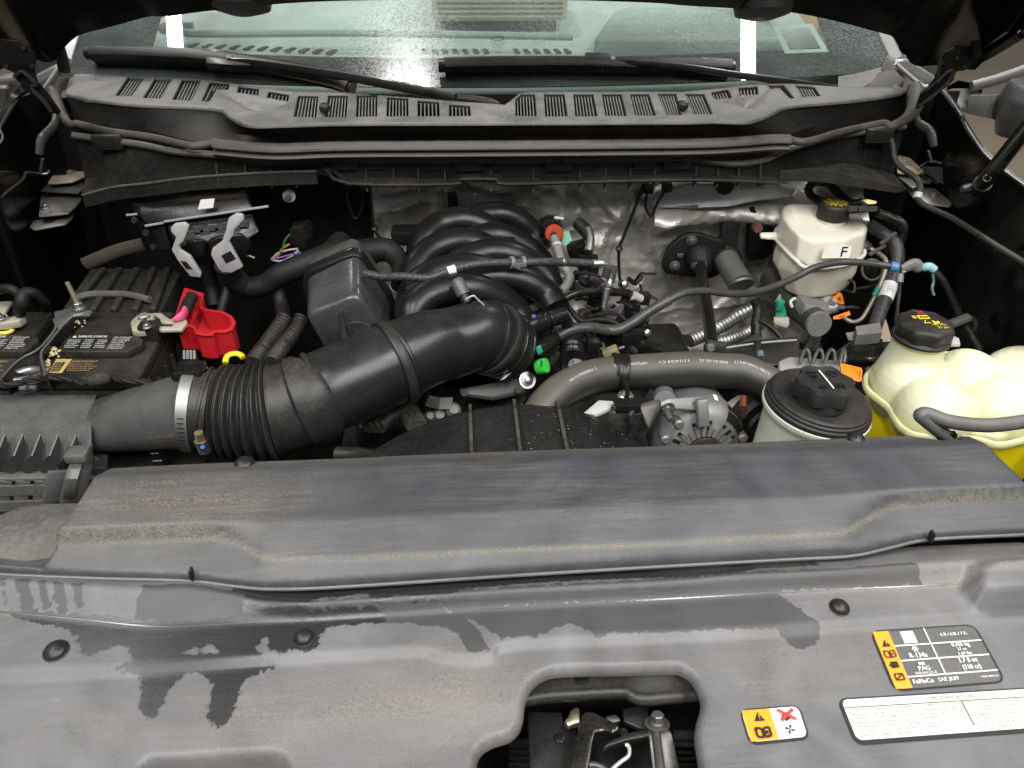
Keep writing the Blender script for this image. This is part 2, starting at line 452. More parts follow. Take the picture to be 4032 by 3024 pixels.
def cover_mesh(name, P, z, Fc, m, parent, wet, dust, damp_shade=None):
    v = [Vector((P[i, 0], P[i, 1], z[i])) for i in range(len(P))]
    me = bpy.data.meshes.new(name); org = Vector((0, .5, 1.2))
    me.from_pydata([p-org for p in v], [], Fc); me.update()
    me.polygons.foreach_set('use_smooth', [True]*len(me.polygons))
    for nm, arr in (('wet', wet), ('dust', dust), ('damp_shade', damp_shade if damp_shade is not None else np.full(len(P), -1.))):
        a = me.attributes.new(nm, 'FLOAT', 'POINT'); a.data.foreach_set('value', np.asarray(arr, dtype=np.float32))
    me.materials.append(m); o = bpy.data.objects.new(name, me); link(o, parent, org)
    return o
def line_dist(P, pts):
    d = np.full(len(P), 1e9)
    for a, b in zip(pts, pts[1:]):
        a = np.array((a.x, a.y)); b = np.array((b.x, b.y)); ab = b-a
        t = np.clip(((P-a)@ab)/max(ab@ab, 1e-12), 0, 1); q = a+t[:, None]*ab; d = np.minimum(d, np.hypot(P[:, 0]-q[:, 0], P[:, 1]-q[:, 1]))
    return d
def cover_line(z, *parts):
    """line across the truck from photo points; parts: (section, (x,y)...)"""
    out = []
    for sec, *pts in parts: out += [gz(sec, x, y, z) for x, y in pts]
    return smooth_path(out, 4)
def extend(L, dx=.25):
    a, b = L[0], L[-1]; ta = (L[0]-L[3]).normalized(); tb = (L[-1]-L[-4]).normalized()
    return [a+Vector((ta.x, ta.y*.3, 0)).normalized()*dx] + L + [b+Vector((tb.x, tb.y*.3, 0)).normalized()*dx]

# ---- upper cover (over the radiator)
UZ = dict(rear=1.255, rbend=1.270, mid=1.267, dust=1.2525, front=1.2415)
u_rear = cover_line(UZ['rear'], ('20', (710, 725), (1400, 690), (2212, 660)), ('21', (1100, 612), (2212, 575)), ('22', (800, 540), (1620, 505), (1900, 498)))
u_rb = cover_line(UZ['rbend'], ('20', (690, 780), (2212, 720)), ('21', (1100, 690), (2212, 650)), ('22', (1000, 605), (1950, 570)))
u_mid = cover_line(UZ['mid'], ('20', (330, 1130), (1200, 1095), (2212, 1050)), ('21', (1100, 1000), (2212, 950)), ('22', (900, 905), (2212, 850)))
u_dust = cover_line(UZ['dust'], ('20', (100, 1235), (600, 1205), (1000, 1185), (1330, 1172), (1480, 1200), (1640, 1270), (1780, 1320)), ('21', (100, 1312), (1100, 1262), (2212, 1210)), ('22', (500, 1180), (1000, 1150), (1150, 1090), (1300, 1010), (1450, 965), (1700, 950), (2212, 925)))
u_front = cover_line(UZ['front'], ('30', (-300, 45), (0, 70), (600, 95), (1200, 112), (1500, 145), (1750, 165), (2212, 150)), ('31', (1100, 78), (2150, 15)), ('22', (700, 1290), (1100, 1268), (1350, 1215), (1620, 1160), (2212, 1130), (2600, 1115)))
u_lines = [extend(q) for q in (u_front, u_dust, u_mid, u_rb, u_rear)]
u_h = lines_height(u_lines, .0010)
lft = [gz('20', 230, 1270, 1.262), gz('20', 420, 1060, 1.268), gz('20', 690, 745, 1.262)]
rgt = [gz('22', 1870, 500, 1.262), gz('22', 2000, 590, 1.27), gz('22', 2300, 860, 1.27)]
left_front = gz('30', -300, 45, UZ['front'])
u_out = [(p.x, p.y) for p in smooth_path(u_front, 2)]
u_out += [(u_out[-1][0]+.02, rgt[2].y), (rgt[2].x, rgt[2].y), (rgt[1].x, rgt[1].y), (rgt[0].x, rgt[0].y)]
nb = gz('22', 1740, 522, 1.262)
u_out += [(rgt[0].x-.012, rgt[0].y+.002), (nb.x+.014, nb.y-.006), (nb.x-.014, nb.y-.006)]
u_out += [(p.x, p.y) for p in reversed(u_rear) if p.x < nb.x-.022]
u_out += [(lft[1].x, lft[1].y), (lft[0].x, lft[0].y), (u_out[0][0], lft[0].y+.012)]
P, z, Fc = cdt_panel(u_out, [], u_h, .0034, roll=.004, drop=.008)
m_up = cover_mat('weathered grey cover plastic', (.040, .042, .048), (.165, .145, .108), (.016, .016, .018))
upper = thing('radiator_cover', 'wide dusty grey plastic cover spanning the bay behind the lower cover', 'cover')
dd = np.exp(-(line_dist(P, u_dust)/.0024)**2)*1.0 + np.exp(-(line_dist(P, u_rear)/.018)**2)*.4
cx_, cy_ = gz('20', 1100, 950, 1.27).xy
dd += .6*np.exp(-(((P[:, 0]-cx_)/.13)**2+((P[:, 1]-cy_)/.045)**2))
cover_mesh('panel', P, z, Fc, m_up, upper, np.full(len(P), -1.), np.clip(dd, 0, 1))
# hanging lip along the front edge with its two split marks
lipp = [p + Vector((0, -.001, -.006)) for p in u_front]
mk('edge_lip', tube(lipp, .0018, 8, 2), M('cover edge lip', .09, .34, dust=.2), upper)
for s_, x, y in (('30', 1243, 98), ('22', 1612, 1172)):
    q = gz(s_, x, y, 1.244); mk('split_mark', box(q, (.0022, .007, .012)), ink(), upper)

# ---- lower front cover with the latch opening
LZ = 1.222
l_c1 = cover_line(LZ+.004, ('30', (-300, 320), (0, 345), (500, 390), (850, 428), (1060, 440), (1300, 432), (2212, 375)), ('31', (1100, 315), (2212, 255)), ('32', (900, 205), (1500, 178), (1850, 160), (2400, 150)))
l_c2 = cover_line(LZ+.018, ('30', (-300, 85), (0, 125), (600, 165), (1000, 178), (1200, 172), (1400, 200), (1700, 262), (2000, 280), (2212, 268)), ('31', (400, 240), (1100, 190), (2150, 135)), ('32', (400, 95), (900, 75), (1300, 48), (1700, 20), (2400, -10)))
l_back = [p + Vector((0, .04, -.022)) for p in l_c2]
l_mid = cover_line(LZ+.001, ('30', (-300, 740), (640, 705), (1100, 680), (1740, 632)), ('31', (0, 605), (500, 578), (640, 612), (800, 632), (980, 615), (1110, 535), (2212, 478)), ('32', (600, 445), (1500, 380), (2400, 330)))
l_front = [Vector((p.x, .22, LZ-.012)) for p in l_mid]
l_step = [p + Vector((0, -.005, -.005)) for p in l_mid]
l_h0 = lines_height([extend(q) for q in (l_front, l_step, l_mid, l_c1, l_c2, l_back)], .0014)
pad = [(p.x, p.y) for p in (gz('32', 1900, 40, 1.245), gz('32', 1885, 130, 1.245), gz('32', 1950, 205, 1.245), gz('32', 2050, 225, 1.245), gz('32', 2500, 200, 1.245), gz('32', 2500, -20, 1.245), gz('32', 2000, 10, 1.245))]
pock = [(p.x, p.y) for p in lz('30', (880, 1420, LZ), (890, 1330, LZ), (950, 1285, LZ), (1350, 1262, LZ), (1720, 1238, LZ), (1800, 1255, LZ), (1835, 1320, LZ), (1850, 1420, LZ))]
pock += [(pock[-1][0], .2), (pock[0][0], .2)]
def l_h(Pq):
    zz = l_h0(Pq)
    zz = zz + .022*np.clip((sdist(Pq, pad)+.006)/.014, 0, 1)
    zz = zz - .03*np.clip((sdist(Pq, pock)+.005)/.011, 0, 1)**1.3
    return zz
hole = lz('31', (870, 1500, LZ), (872, 1290, LZ), (900, 1205, LZ), (975, 1152, LZ), (1085, 1115, LZ), (1150, 1060, LZ), (1180, 980, LZ), (1192, 880, LZ), (1235, 785, LZ), (1320, 722, LZ), (1440, 698, LZ), (1800, 690, LZ), (2150, 682, LZ)) + \
       lz('32', (0, 690, LZ), (70, 735, LZ), (122, 830, LZ), (132, 900, LZ), (105, 1000, LZ), (95, 1100, LZ), (112, 1200, LZ), (135, 1360, LZ), (140, 1500, LZ))
hole = [(p.x, p.y) for p in smooth_path(hole, 4)]
x0, x1 = -.80, .74
l_back = extend(l_back, .3)
l_out = [(x0, .215), (hole[0][0], .215)] + hole + [(hole[-1][0], .215), (x1, .215)]
l_out += [(p.x, p.y) for p in reversed(l_back) if x0 < p.x < x1]
# orientation: front-left, opening notch, front-right, rear edge back
hole_dist_poly = [(hole[0][0], .15)] + hole + [(hole[-1][0], .15)]
P, z, Fc = cdt_panel(l_out, [], l_h, .0032, roll=.001, drop=0)
dh = np.clip(-sdist(P, hole_dist_poly), 0, .006)/.006
z = z - .011*(1-np.sqrt(np.clip(1-(1-dh)**2, 0, 1)))
stain = [(70, 350), (500, 378), (1060, 430), (2212, 365)]
stain = lz('30', *[(x, y, LZ) for x, y in stain]) + lz('31', *[(x, y, LZ) for x, y in ((200, 352), (300, 380), (300, 428), (0, 455))])
stain += lz('30', *[(x, y, LZ) for x, y in ((2120, 470), (2080, 510), (2060, 580), (2000, 620), (1930, 600), (1870, 605), (1800, 632), (1745, 600), (1725, 515), (1655, 598), (1740, 632), (1795, 678), (1700, 722), (1580, 772), (1545, 880), (1500, 985), (1455, 1050), (1395, 1072), (1330, 1025), (1340, 900), (1365, 800), (1300, 742), (1220, 728), (1130, 785), (1090, 850), (1020, 990), (960, 1022), (900, 1000), (888, 900), (905, 800), (880, 745), (640, 706), (800, 690), (855, 650), (810, 575), (740, 592), (650, 622), (560, 640), (505, 600), (492, 530), (430, 470), (250, 438), (75, 400))])
stain = [(p.x, p.y) for p in stain]
dry = [(p.x, p.y) for p in lz('30', (1200, 622, LZ), (1260, 588, LZ), (1300, 600, LZ), (1375, 570, LZ), (1400, 608, LZ), (1300, 622, LZ))]
wz = LZ+.017
jag = lz('30', (1490, 205, wz), (1590, 242, wz), (1545, 290, wz), (1630, 360, wz), (2000, 322, wz), (2030, 270, wz), (2090, 240, wz), (2212, 232, wz)) + \
      lz('31', (120, 205, wz), (165, 212, wz), (190, 262, wz), (330, 255, wz), (380, 222, wz), (460, 260, wz), (700, 240, wz), (800, 190, wz), (1000, 170, wz), (1200, 150, wz), (1600, 122, wz), (1900, 116, wz), (2150, 122, wz)) + \
      lz('32', (40, 120, wz), (300, 100, wz), (390, 88, wz), (500, 50, wz), (900, 20, wz))
jag = [(p.x, p.y) for p in jag]; jag = jag + [(jag[-1][0], .62), (jag[0][0], .62)]
drips = []
for xa, xb, ya, yb in ((0, 50, 140, 300), (110, 215, 150, 340), (250, 325, 160, 320), (350, 440, 165, 345), (470, 545, 180, 320)):
    q = [(xa, ya), (xb, ya), (xb-8, yb-30), ((xa+xb)/2, yb), (xa+8, yb-30)]; drips.append([(p.x, p.y) for p in lz('30', *[(x, y, LZ+.012) for x, y in q])])
wet = sdist(P, stain); wet = np.minimum(wet, -sdist(P, dry)); wet = np.maximum(wet, sdist(P, jag))
def lpoly(*parts): return [(p.x, p.y) for sec, pts in parts for p in lz(sec, *[(x, y, LZ) for x, y in pts])]
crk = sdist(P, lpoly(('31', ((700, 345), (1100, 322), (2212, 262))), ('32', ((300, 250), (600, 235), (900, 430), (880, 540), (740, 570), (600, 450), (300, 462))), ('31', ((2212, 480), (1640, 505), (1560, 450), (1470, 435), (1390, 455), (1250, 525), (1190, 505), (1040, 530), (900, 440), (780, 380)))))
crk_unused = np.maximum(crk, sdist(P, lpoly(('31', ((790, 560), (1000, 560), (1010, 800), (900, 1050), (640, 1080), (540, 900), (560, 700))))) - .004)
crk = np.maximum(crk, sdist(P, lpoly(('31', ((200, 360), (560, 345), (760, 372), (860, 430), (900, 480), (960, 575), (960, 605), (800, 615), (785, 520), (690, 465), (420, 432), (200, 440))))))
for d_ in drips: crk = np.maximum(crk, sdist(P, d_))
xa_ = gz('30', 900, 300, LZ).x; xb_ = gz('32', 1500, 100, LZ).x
shade_band = [(p.x, p.y) for p in smooth_path(l_c1, 2) if xa_ < p.x < xb_] + [(p.x, p.y+.004) for p in reversed(smooth_path(l_c2, 2)) if xa_ < p.x < xb_]
crk = np.maximum(crk, sdist(P, shade_band))  # shade of the steep valley face, painted in as a darker band
dust = np.exp(-(line_dist(P, l_c1)/.004)**2)*.5
for s_, x, y, rx, ry, k in (('31', 250, 900, .11, .03, .5), ('31', 900, 850, .09, .05, .45), ('32', 700, 600, .12, .05, .35),  ('32', 1800, 130, .12, .02, .6), ('30', 1000, 1180, .25, .05, .25)):
    q = gz(s_, x, y, LZ); dust += k*np.exp(-(((P[:, 0]-q.x)/rx)**2+((P[:, 1]-q.y)/ry)**2))
m_lo = cover_mat('front cover plastic', (.088, .088, .095), (.185, .168, .136), (.020, .020, .022))
lower = thing('front_cover', 'grey plastic front cover with dark wet stains and a latch opening', 'cover')
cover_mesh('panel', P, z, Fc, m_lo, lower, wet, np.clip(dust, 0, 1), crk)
mk('crease_bead', tube([p+Vector((0, 0, -.0005)) for p in smooth_path(l_c1, 2) if x0 < p.x < x1], .0016, 8, raw=True), M('glossy crease', .06, .22, coat=.4), lower)  # glossy bead added along the crease to catch a highlight

# ---- push pins
def cover_z(px_, hf, z0):
    p = PZ(*px_, z0)
    for _ in range(4): p = PZ(*px_, float(hf(np.array([[p.x, p.y]]))[0]))
    return p
pinm = M('push pin plastic', .022, .36, dust=.12)
def push_pin(sec, x, y, hf, z0, r, par, tilt=(0, -.12, 1), deep=False):
    p = cover_z(g(sec, x, y), hf, z0)
    pin = mk('push_pin', lathe([(r*1.0, -.002), (r*1.02, .0015), (r*.98, .003), (r*.80, .0048), (r*.45, .0062), (r*.06, .0066)], p, tilt, 28), pinm, par)
    mk('rim', lathe([(r*1.10, -.001), (r*1.10, .0012), (r*1.03, .0016), (r*1.0, -.001)], p, tilt, 28), M('pin rim', .03, .5, dust=.5), pin)
push_pin('30', 365, 600, l_h, LZ, .0098, lower); push_pin('30', 1970, 515, l_h, LZ, .0084, lower); push_pin('32', 1015, 318, l_h, LZ, .0084, lower)
push_pin('20', 1583, 705, u_h, UZ['rear'], .0098, upper); push_pin('22', 1122, 543, u_h, UZ['rear'], .0096, upper)
# ================================================================== body around the bay
paint = M('black body paint', .006, .28, coat=.15, vary=.05, spec=.25)
floor_m = M('tan concrete', (.50, .40, .28), .5, dust=.3, dscale=3, vary=.2)
mk('garage_floor', ([(-7, -5, 0), (9, -5, 0), (9, 12, 0), (-7, 12, 0)], [(0, 1, 2, 3)]), floor_m, kind='structure')
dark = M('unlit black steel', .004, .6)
def inner_wall(name, edge, low, label):
    rows = [resample(edge, 24)]
    for t in (.25, .6, 1): rows.append([p.lerp(Vector((low[0], p.y-.02*t, low[1])), t**.8)+Vector((-.01 if low[0] > 0 else .01, 0, 0))+Vector((.012*math.sin(i*.9+t*5), 0, 0)) for i, p in enumerate(rows[0])])
    o = thing(name, label, 'fender'); mk('inner_panel', sheet(rows), dark, o, solid=.004); return o, rows
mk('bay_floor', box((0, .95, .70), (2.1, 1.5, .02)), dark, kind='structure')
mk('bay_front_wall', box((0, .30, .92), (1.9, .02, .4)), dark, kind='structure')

# ---- fenders
fr_edge = [gz('TR', 1120, 1040, 1.41), gz('TR', 1190, 1115, 1.405), gz('TR', 1300, 1240, 1.40), gz('TR', 1420, 1420, 1.395), gz('MR', 1440, 210, 1.385), gz('MR', 1640, 530, 1.375), gz('MR', 1810, 730, 1.368), gz('MR', 2212, 1040, 1.36)]
e = fr_edge[-1]-fr_edge[-2]; fr_edge += [fr_edge[-1]+e*1.2, fr_edge[-1]+Vector((.02, -.45, -.03)), fr_edge[-1]+Vector((-.02, -.85, -.09))]
fr, rows = inner_wall('driver_fender', fr_edge, (1.25, .85), 'black fender with a thin bright edge beside the gas strut')
mk('flange', sheet([resample(fr_edge, 40), [p+Vector((.005, 0, .002)) for p in resample(fr_edge, 40)], [p+Vector((.009, 0, -.02)) for p in resample(fr_edge, 40)], [p+Vector((.022, 0, -.5)) for p in resample(fr_edge, 40)]]), paint, fr, solid=.003)
mk('edge_bead', tube(fr_edge, .0018, 8, 6), M('fender edge', .16, .25, dust=.1), fr)
fl_edge = [gz('TL', 560, 1090, 1.415), gz('TL', 330, 1135, 1.41), gz('TL', 230, 1185, 1.405), gz('TL', 120, 1340, 1.395), gz('TL', 0, 1560, 1.385)]
e = fl_edge[-1]-fl_edge[-2]; fl_edge += [fl_edge[-1]+e*1.5, fl_edge[-1]+Vector((-.1, -.5, -.03)), fl_edge[-1]+Vector((-.06, -1.05, -.09))]
fl, rows = inner_wall('passenger_fender', fl_edge, (-1.35, .85), 'black fender with a thin bright edge outside the two batteries')
mk('flange', sheet([resample(fl_edge, 40), [p+Vector((-.005, 0, .002)) for p in resample(fl_edge, 40)], [p+Vector((-.009, 0, -.02)) for p in resample(fl_edge, 40)], [p+Vector((-.022, 0, -.5)) for p in resample(fl_edge, 40)]]), paint, fl, solid=.003)
mk('edge_bead', tube(fl_edge, .0018, 8, 6), M('fender edge'), fl)
# stamped shelves at the rear corners of the bay
def plate(name, pts, t, m, par, bevel=.0015, **k): return mk(name, prism(pts, (0, 0, -t)), m, par, bevel=bevel, **k)
worn = M('worn grey steel', .32, .38, .75, dust=.5, dcol=(.36, .3, .2), dscale=30)
tanst = M('dusty tan steel', (.3, .25, .17), .6, .2, dust=.6, dcol=(.42, .34, .22), dscale=30)
cs = thing('corner_bracket', 'bright worn steel bracket with tan dust behind the passenger battery', 'bracket')
plate('upper_shelf', lz('ML', (790, 720, 1.245), (1010, 750, 1.245), (1065, 920, 1.245), (900, 990, 1.245), (690, 1010, 1.245), (590, 1010, 1.245)), .004, tanst, cs)
plate('step', lz('ML', (590, 1025, 1.232), (1050, 990, 1.232), (1045, 1080, 1.232), (970, 1130, 1.232), (500, 1105, 1.232)), .004, M('dark worn steel', .1, .4, .5, dust=.4), cs)
plate('lower_shelf', lz('ML', (510, 1120, 1.215), (980, 1150, 1.215), (1015, 1210, 1.215), (950, 1290, 1.215), (840, 1385, 1.215), (480, 1420, 1.215)), .004, worn, cs)
plate('tab', lz('ML', (410, 1480, 1.198), (860, 1400, 1.198), (930, 1340, 1.198), (900, 1440, 1.198), (810, 1520, 1.198), (420, 1590, 1.198), (365, 1560, 1.198)), .004, worn, cs)
mk('bolt', hexbolt(gz('ML', 560, 1325, 1.216), (0, 0, 1), .0058, .008), steel(), cs)
mk('washer_bolt', hexbolt(gz('ML', 868, 880, 1.246), (0, 0, 1), .0058, .004, 2.0), M('dusty bolt', (.3, .27, .2), .5, .6, dust=.5), cs)
mk('hole_rim', lathe([(.0105, 0), (.0105, .0015)], gz('ML', 615, 1485, 1.1985), (0, 0, 1), 24), ink(), cs)
rs = thing('strut_bracket', 'bright worn steel bracket with bolts under the gas strut', 'bracket')
plate('upper_shelf', lz('MR', (650, 660, 1.27), (800, 700, 1.27), (990, 880, 1.27), (870, 900, 1.27), (640, 880, 1.27), (620, 730, 1.27)), .004, tanst, rs)
plate('tab', lz('MR', (740, 900, 1.26), (1040, 900, 1.26), (1075, 960, 1.26), (1060, 1000, 1.26), (950, 1010, 1.26), (830, 1080, 1.26), (640, 930, 1.26)), .004, M('dark worn steel'), rs)
plate('lower_shelf', lz('MR', (760, 1080, 1.245), (950, 1060, 1.245), (1110, 1080, 1.245), (1320, 1260, 1.245), (1290, 1300, 1.245), (950, 1260, 1.245), (830, 1180, 1.245)), .004, worn, rs)
plate('strut_base', lz('MR', (1560, 1100, 1.27), (1690, 1085, 1.27), (1870, 1140, 1.27), (1740, 1170, 1.27), (1530, 1195, 1.27)), .004, worn, rs)
mk('bolt', hexbolt(gz('MR', 1095, 1165, 1.246), (0, 0, 1), .0055, .007), steel(), rs)
mk('bolt', hexbolt(gz('MR', 1810, 1100, 1.271), (0, 0, 1), .0062, .008, 1.9), steel(), rs)
mk('bolt', hexbolt(gz('MR', 735, 765, 1.271), (0, 0, 1), .006, .004, 2.0), M('dusty bolt'), rs)
fb = thing('fender_rail', 'black stamped rail with a worn bright flange below the gas strut', 'rail')
plate('flange', lz('MR', (1690, 1110, 1.262), (1800, 1150, 1.262), (2260, 1560, 1.24), (2260, 1420, 1.245), (2000, 1260, 1.255), (1870, 1150, 1.262)), .003, worn, fb)
plate('channel', lz('MR', (1400, 1215, 1.24), (1720, 1235, 1.24), (2050, 1700, 1.21), (1880, 1700, 1.2), (1560, 1380, 1.22)), .01, M('glossy black steel', .05, .25, .3, dust=.25), fb, bevel=.006)
plate('side', lz('MR', (950, 800, 1.29), (1230, 820, 1.285), (1500, 990, 1.275), (1560, 1010, 1.275), (1560, 1120, 1.255), (1400, 1200, 1.24), (1000, 900, 1.262)), .006, M('glossy black steel'), fb, bevel=.004)
for par, sec, pts in ((fb, 'MR', ((930, 800), (1040, 745), (1190, 770), (1240, 820), (1500, 985), (1560, 1020), (1565, 1060))), (cs, 'ML', ((610, 860), (560, 905), (330, 880), (290, 960), (80, 1130), (20, 1190)))):
    mk('bright_edge', tube([gz(sec, x, y, 1.287) for x, y in pts], .0022, 6, 4), steel(), par)

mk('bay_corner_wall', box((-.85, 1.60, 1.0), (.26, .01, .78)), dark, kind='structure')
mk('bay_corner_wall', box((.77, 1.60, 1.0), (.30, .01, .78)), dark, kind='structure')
# ---- hood hinges
hm = M('hinge black paint', .008, .35, dust=.05, spec=.2)
hl = thing('hinge_assembly', 'black stamped hood hinge beside the passenger side mirror', 'hinge')
mk('upper_arm', prism(ly('TL', *[(x, y, 1.345) for x, y in ((-60, 480), (250, 500), (350, 590), (430, 660), (440, 760), (425, 880), (445, 980), (300, 900), (160, 905), (30, 850), (-60, 720))]), (0, .006, 0)), hm, hl, bevel=.002)
mk('lower_arm', prism(ly('TL', *[(x, y, 1.335) for x, y in ((160, 895), (290, 880), (430, 950), (470, 1040), (540, 1110), (620, 1210), (750, 1400), (720, 1430), (640, 1405), (390, 1185), (190, 985))]), (0, .006, 0)), hm, hl, bevel=.002)
mk('rib', tube(ly('TL', (180, 960, 1.330), (280, 890, 1.330), (450, 1040, 1.330), (400, 1100, 1.330), (560, 1270, 1.330), (640, 1390, 1.330)), .0035, 8, 4), M('hinge edge', .03, .25, dust=.1), hl)
for x, y in ((80, 830), (405, 825), (295, 600), (405, 940)): mk('rivet', lathe([(.004, 0), (.003, .003)], gy('TL', x, y, 1.343), (0, -1, 0), 12), M('hinge edge'), hl)
hr = thing('hinge_assembly', 'black stamped hood hinge beside the driver side mirror bracket', 'hinge')
mk('upper_arm', prism(ly('TR', *[(x, y, 1.335) for x, y in ((1330, 570), (1550, 580), (1640, 690), (1560, 790), (1520, 850), (1470, 885), (1380, 890), (1340, 980), (1130, 1040), (1110, 960), (1145, 880), (1150, 760), (1200, 660), (1280, 620))]), (0, .006, 0)), hm, hr, bevel=.002)
mk('lower_arm', prism(ly('TR', *[(x, y, 1.325) for x, y in ((1130, 960), (1340, 930), (1350, 990), (1260, 1080), (1030, 1270), (880, 1370), (890, 1310), (930, 1180), (1050, 1060))]), (0, .006, 0)), hm, hr, bevel=.002)
mk('rib', tube(ly('TR', (1330, 590, 1.320), (1200, 660, 1.320), (1160, 780, 1.320), (1150, 900, 1.320), (1120, 1020, 1.320), (930, 1160, 1.320)), .0025, 8, 4), M('hinge edge'), hr)
mk('rib', tube(ly('TR', (1120, 1030, 1.315), (1250, 900, 1.315), (1330, 880, 1.315), (1280, 1000, 1.315), (1080, 1190, 1.315), (900, 1320, 1.315)), .0025, 8, 4), M('hinge edge'), hr)
for x, y in ((1180, 775), (1375, 725), (1465, 832), (1170, 1070)): mk('rivet', lathe([(.004, 0), (.003, .003)], gy('TR', x, y, 1.333), (0, -1, 0), 12), M('hinge edge'), hr)
mk('stop_pin', tube(ly('TR', (1610, 520, 1.325), (1615, 690, 1.325)), [.008, .010], 12, 3), hm, hr)
# hinge stops (folded tabs) below the seal ends
st = thing('hinge_stop', 'bent satin black hinge stop tab near the passenger fender', 'bracket')
mk('arm', tube(ly('ML', (690, 160, 1.42), (670, 300, 1.40), (560, 420, 1.385), (510, 500, 1.37), (490, 660, 1.36)), [.008, .010, .0105, .012, .010], 10, 6, flat=.5), M('satin grey steel', .09, .3, .4, dust=.25), st)
mk('pin', tube(ly('ML', (530, 710, 1.37), (505, 870, 1.37)), .0025, 8, 2), steel(), st)
st = thing('hinge_stop', 'bent satin black hinge stop tab near the driver fender', 'bracket')
mk('arm', tube(ly('MR', (860, 160, 1.42), (900, 270, 1.40), (1020, 350, 1.385), (1060, 430, 1.37), (1090, 560, 1.36)), [.008, .010, .0105, .012, .009], 10, 6, flat=.5), M('satin grey steel'), st)
mk('pin', tube(ly('MR', (1025, 610, 1.37), (1065, 755, 1.37)), .0025, 8, 2), steel(), st)

# ---- open hood (underside towards us)
edge = ly('TL', (-2600, 1500, 1.30), (-700, 1150, 1.47), (0, 790, 1.46), (330, 640, 1.455), (610, 700, 1.45), (720, 590, 1.447), (860, 440, 1.44), (1010, 352, 1.435), (1370, 258, 1.42), (1830, 135, 1.40)) + \
       ly('00', (1090, 65, 1.38), (1340, 30, 1.36), (1900, -25, 1.33)) + ly('01', (300, -45, 1.31), (1100, -50, 1.30), (1900, -30, 1.31)) + \
       ly('02', (0, -6, 1.34), (300, 12, 1.36), (700, 40, 1.375), (1000, 100, 1.39), (1240, 165, 1.41)) + ly('TR', (590, 392, 1.42), (750, 570, 1.425), (855, 742, 1.43), (1150, 738, 1.435), (1560, 800, 1.44), (1760, 745, 1.40), (2212, 480, 1.2))
hd = thing('open_hood', 'black raised hood with its inner underside showing above the windshield', 'hood')
ed = smooth_path(edge, 5)
hdir = Vector((0, -math.cos(math.radians(62)), math.sin(math.radians(62))))
rows = [[p+hdir*(d)+Vector((0, -.018*math.sin(min(1, d/.08)*math.pi*.5)*(1 if d < .5 else 1), 0)) for p in ed] for d in (0, .01, .03, .06, .1, .2, .5, .95)]
mk('inner_panel', sheet(rows), paint, hd, solid=.012)
out = [[p+Vector((0, .035, .012))+hdir*d for p in ed] for d in (-.012, .0, .3, .95)]
mk('outer_skin', sheet(out), paint, hd, solid=.003)
mk('rear_flange', tube([p+Vector((0, .012, .006)) for p in ed], .005, 8, 1), M('hood edge', .03, .18, coat=.4), hd)
mk('bead', tube([p+hdir*.035+Vector((0, -.020, 0)) for p in ed[12:-25]], .0022, 8, 1), M('hood bead', .2, .2, coat=.5), hd)
for s_, x, y, Y in (('00', 1560, 20, 1.36), ('02', 520, 55, 1.37)):
    q = gy(s_, x, y, Y); mk('bumper', lathe([(.05, -.01), (.045, .008), (.02, .016)], q, (0, -.4, -1), 20, hint=(1, 0, 0)), rubber(), hd)

# ---- gas strut
gs = thing('gas_strut', 'black gas strut with small white print rising beside the driver fender', 'strut')
a, b = gy('MR', 1640, 1090, 1.20), gy('MR', 2260, 330, 1.04)
b = a+(b-a)*1.6
mk('cylinder', tube([a+(b-a)*.06, b], .0125, 20, 2), M('strut black', .014, .3, dust=.15, coat=.3), gs)
mk('socket', tube([a-(b-a)*.012, a+(b-a)*.075], [.012, .0145], 16, 2), rubber(), gs)
mk('ball_stud', lathe([(.006, 0), (.008, .01), (.008, .02), (.005, .03)], a+Vector((-.028, .002, 0)), (1, 0, .1), 12), M('dark stud', .08, .4, .6), gs)
t_ = (b-a).normalized(); side = t_.cross((CAM-a)).normalized(); nrm = side.cross(t_).normalized()
if nrm.dot(CAM-a) < 0: nrm = -nrm
def on_strut(s0, w0=0): 
    def fn(x, y):
        ang = (y-w0)/.0128; return a+t_*(s0+x)+side*(.0128*math.sin(ang))*-1+nrm*(.0128*math.cos(ang))
    return fn
L = (gy('MR', 2070, 560, 1.11)-a).length
ge = [text_on('VORSICHT  ATTENTION  CAUTION' if i % 2 else 'DO NOT OPEN - HIGH PRESSURE', on_strut(.105), 0, -.009+i*.0034, .0019) for i in range(5)]
mk('lettering', join(*ge), M('grey print', .35, .5), gs)
mk('emblem', tube([on_strut(.075)(.01*math.cos(q), .006*math.sin(q)) for q in np.linspace(.5, 5.8, 14)], .0005, 6, 2), white_paint(), gs)

# ---- windshield, pillars, dash, cabin
GA = math.radians(31)
def glass_y(x): return 1.465+.10*((x+.04)/.78)**2
def glass_pt(x, s, lift=0):
    return Vector((x*(1-.06*s/.75), glass_y(x)+s*math.cos(GA)-lift*math.sin(GA), 1.395+s*math.sin(GA)+lift*math.cos(GA)))
def to_glass(px_, py_, lift=0):
    p = PY(px_, py_, 1.53)
    for _ in range(6):
        n = Vector((0, -math.sin(GA), math.cos(GA))); o = Vector((0, glass_y(p.x), 1.395))+n*lift
        p = PP(px_, py_, o, n)
    return p
m, N, Lk, b = nodes('windshield glass')
N.remove(b); outn = N['Material Output']
tr = N.new('ShaderNodeBsdfTransparent'); tr.inputs[0].default_value = (.84, .91, .88, 1)
gl = N.new('ShaderNodeBsdfGlossy'); 
tcg = N.new('ShaderNodeTexCoord'); vd = N.new('ShaderNodeVectorMath'); vd.operation = 'DISTANCE'; vd.inputs[1].default_value = (-.18, -.27, .06)
Lk.new(tcg.outputs['Object'], vd.inputs[0])
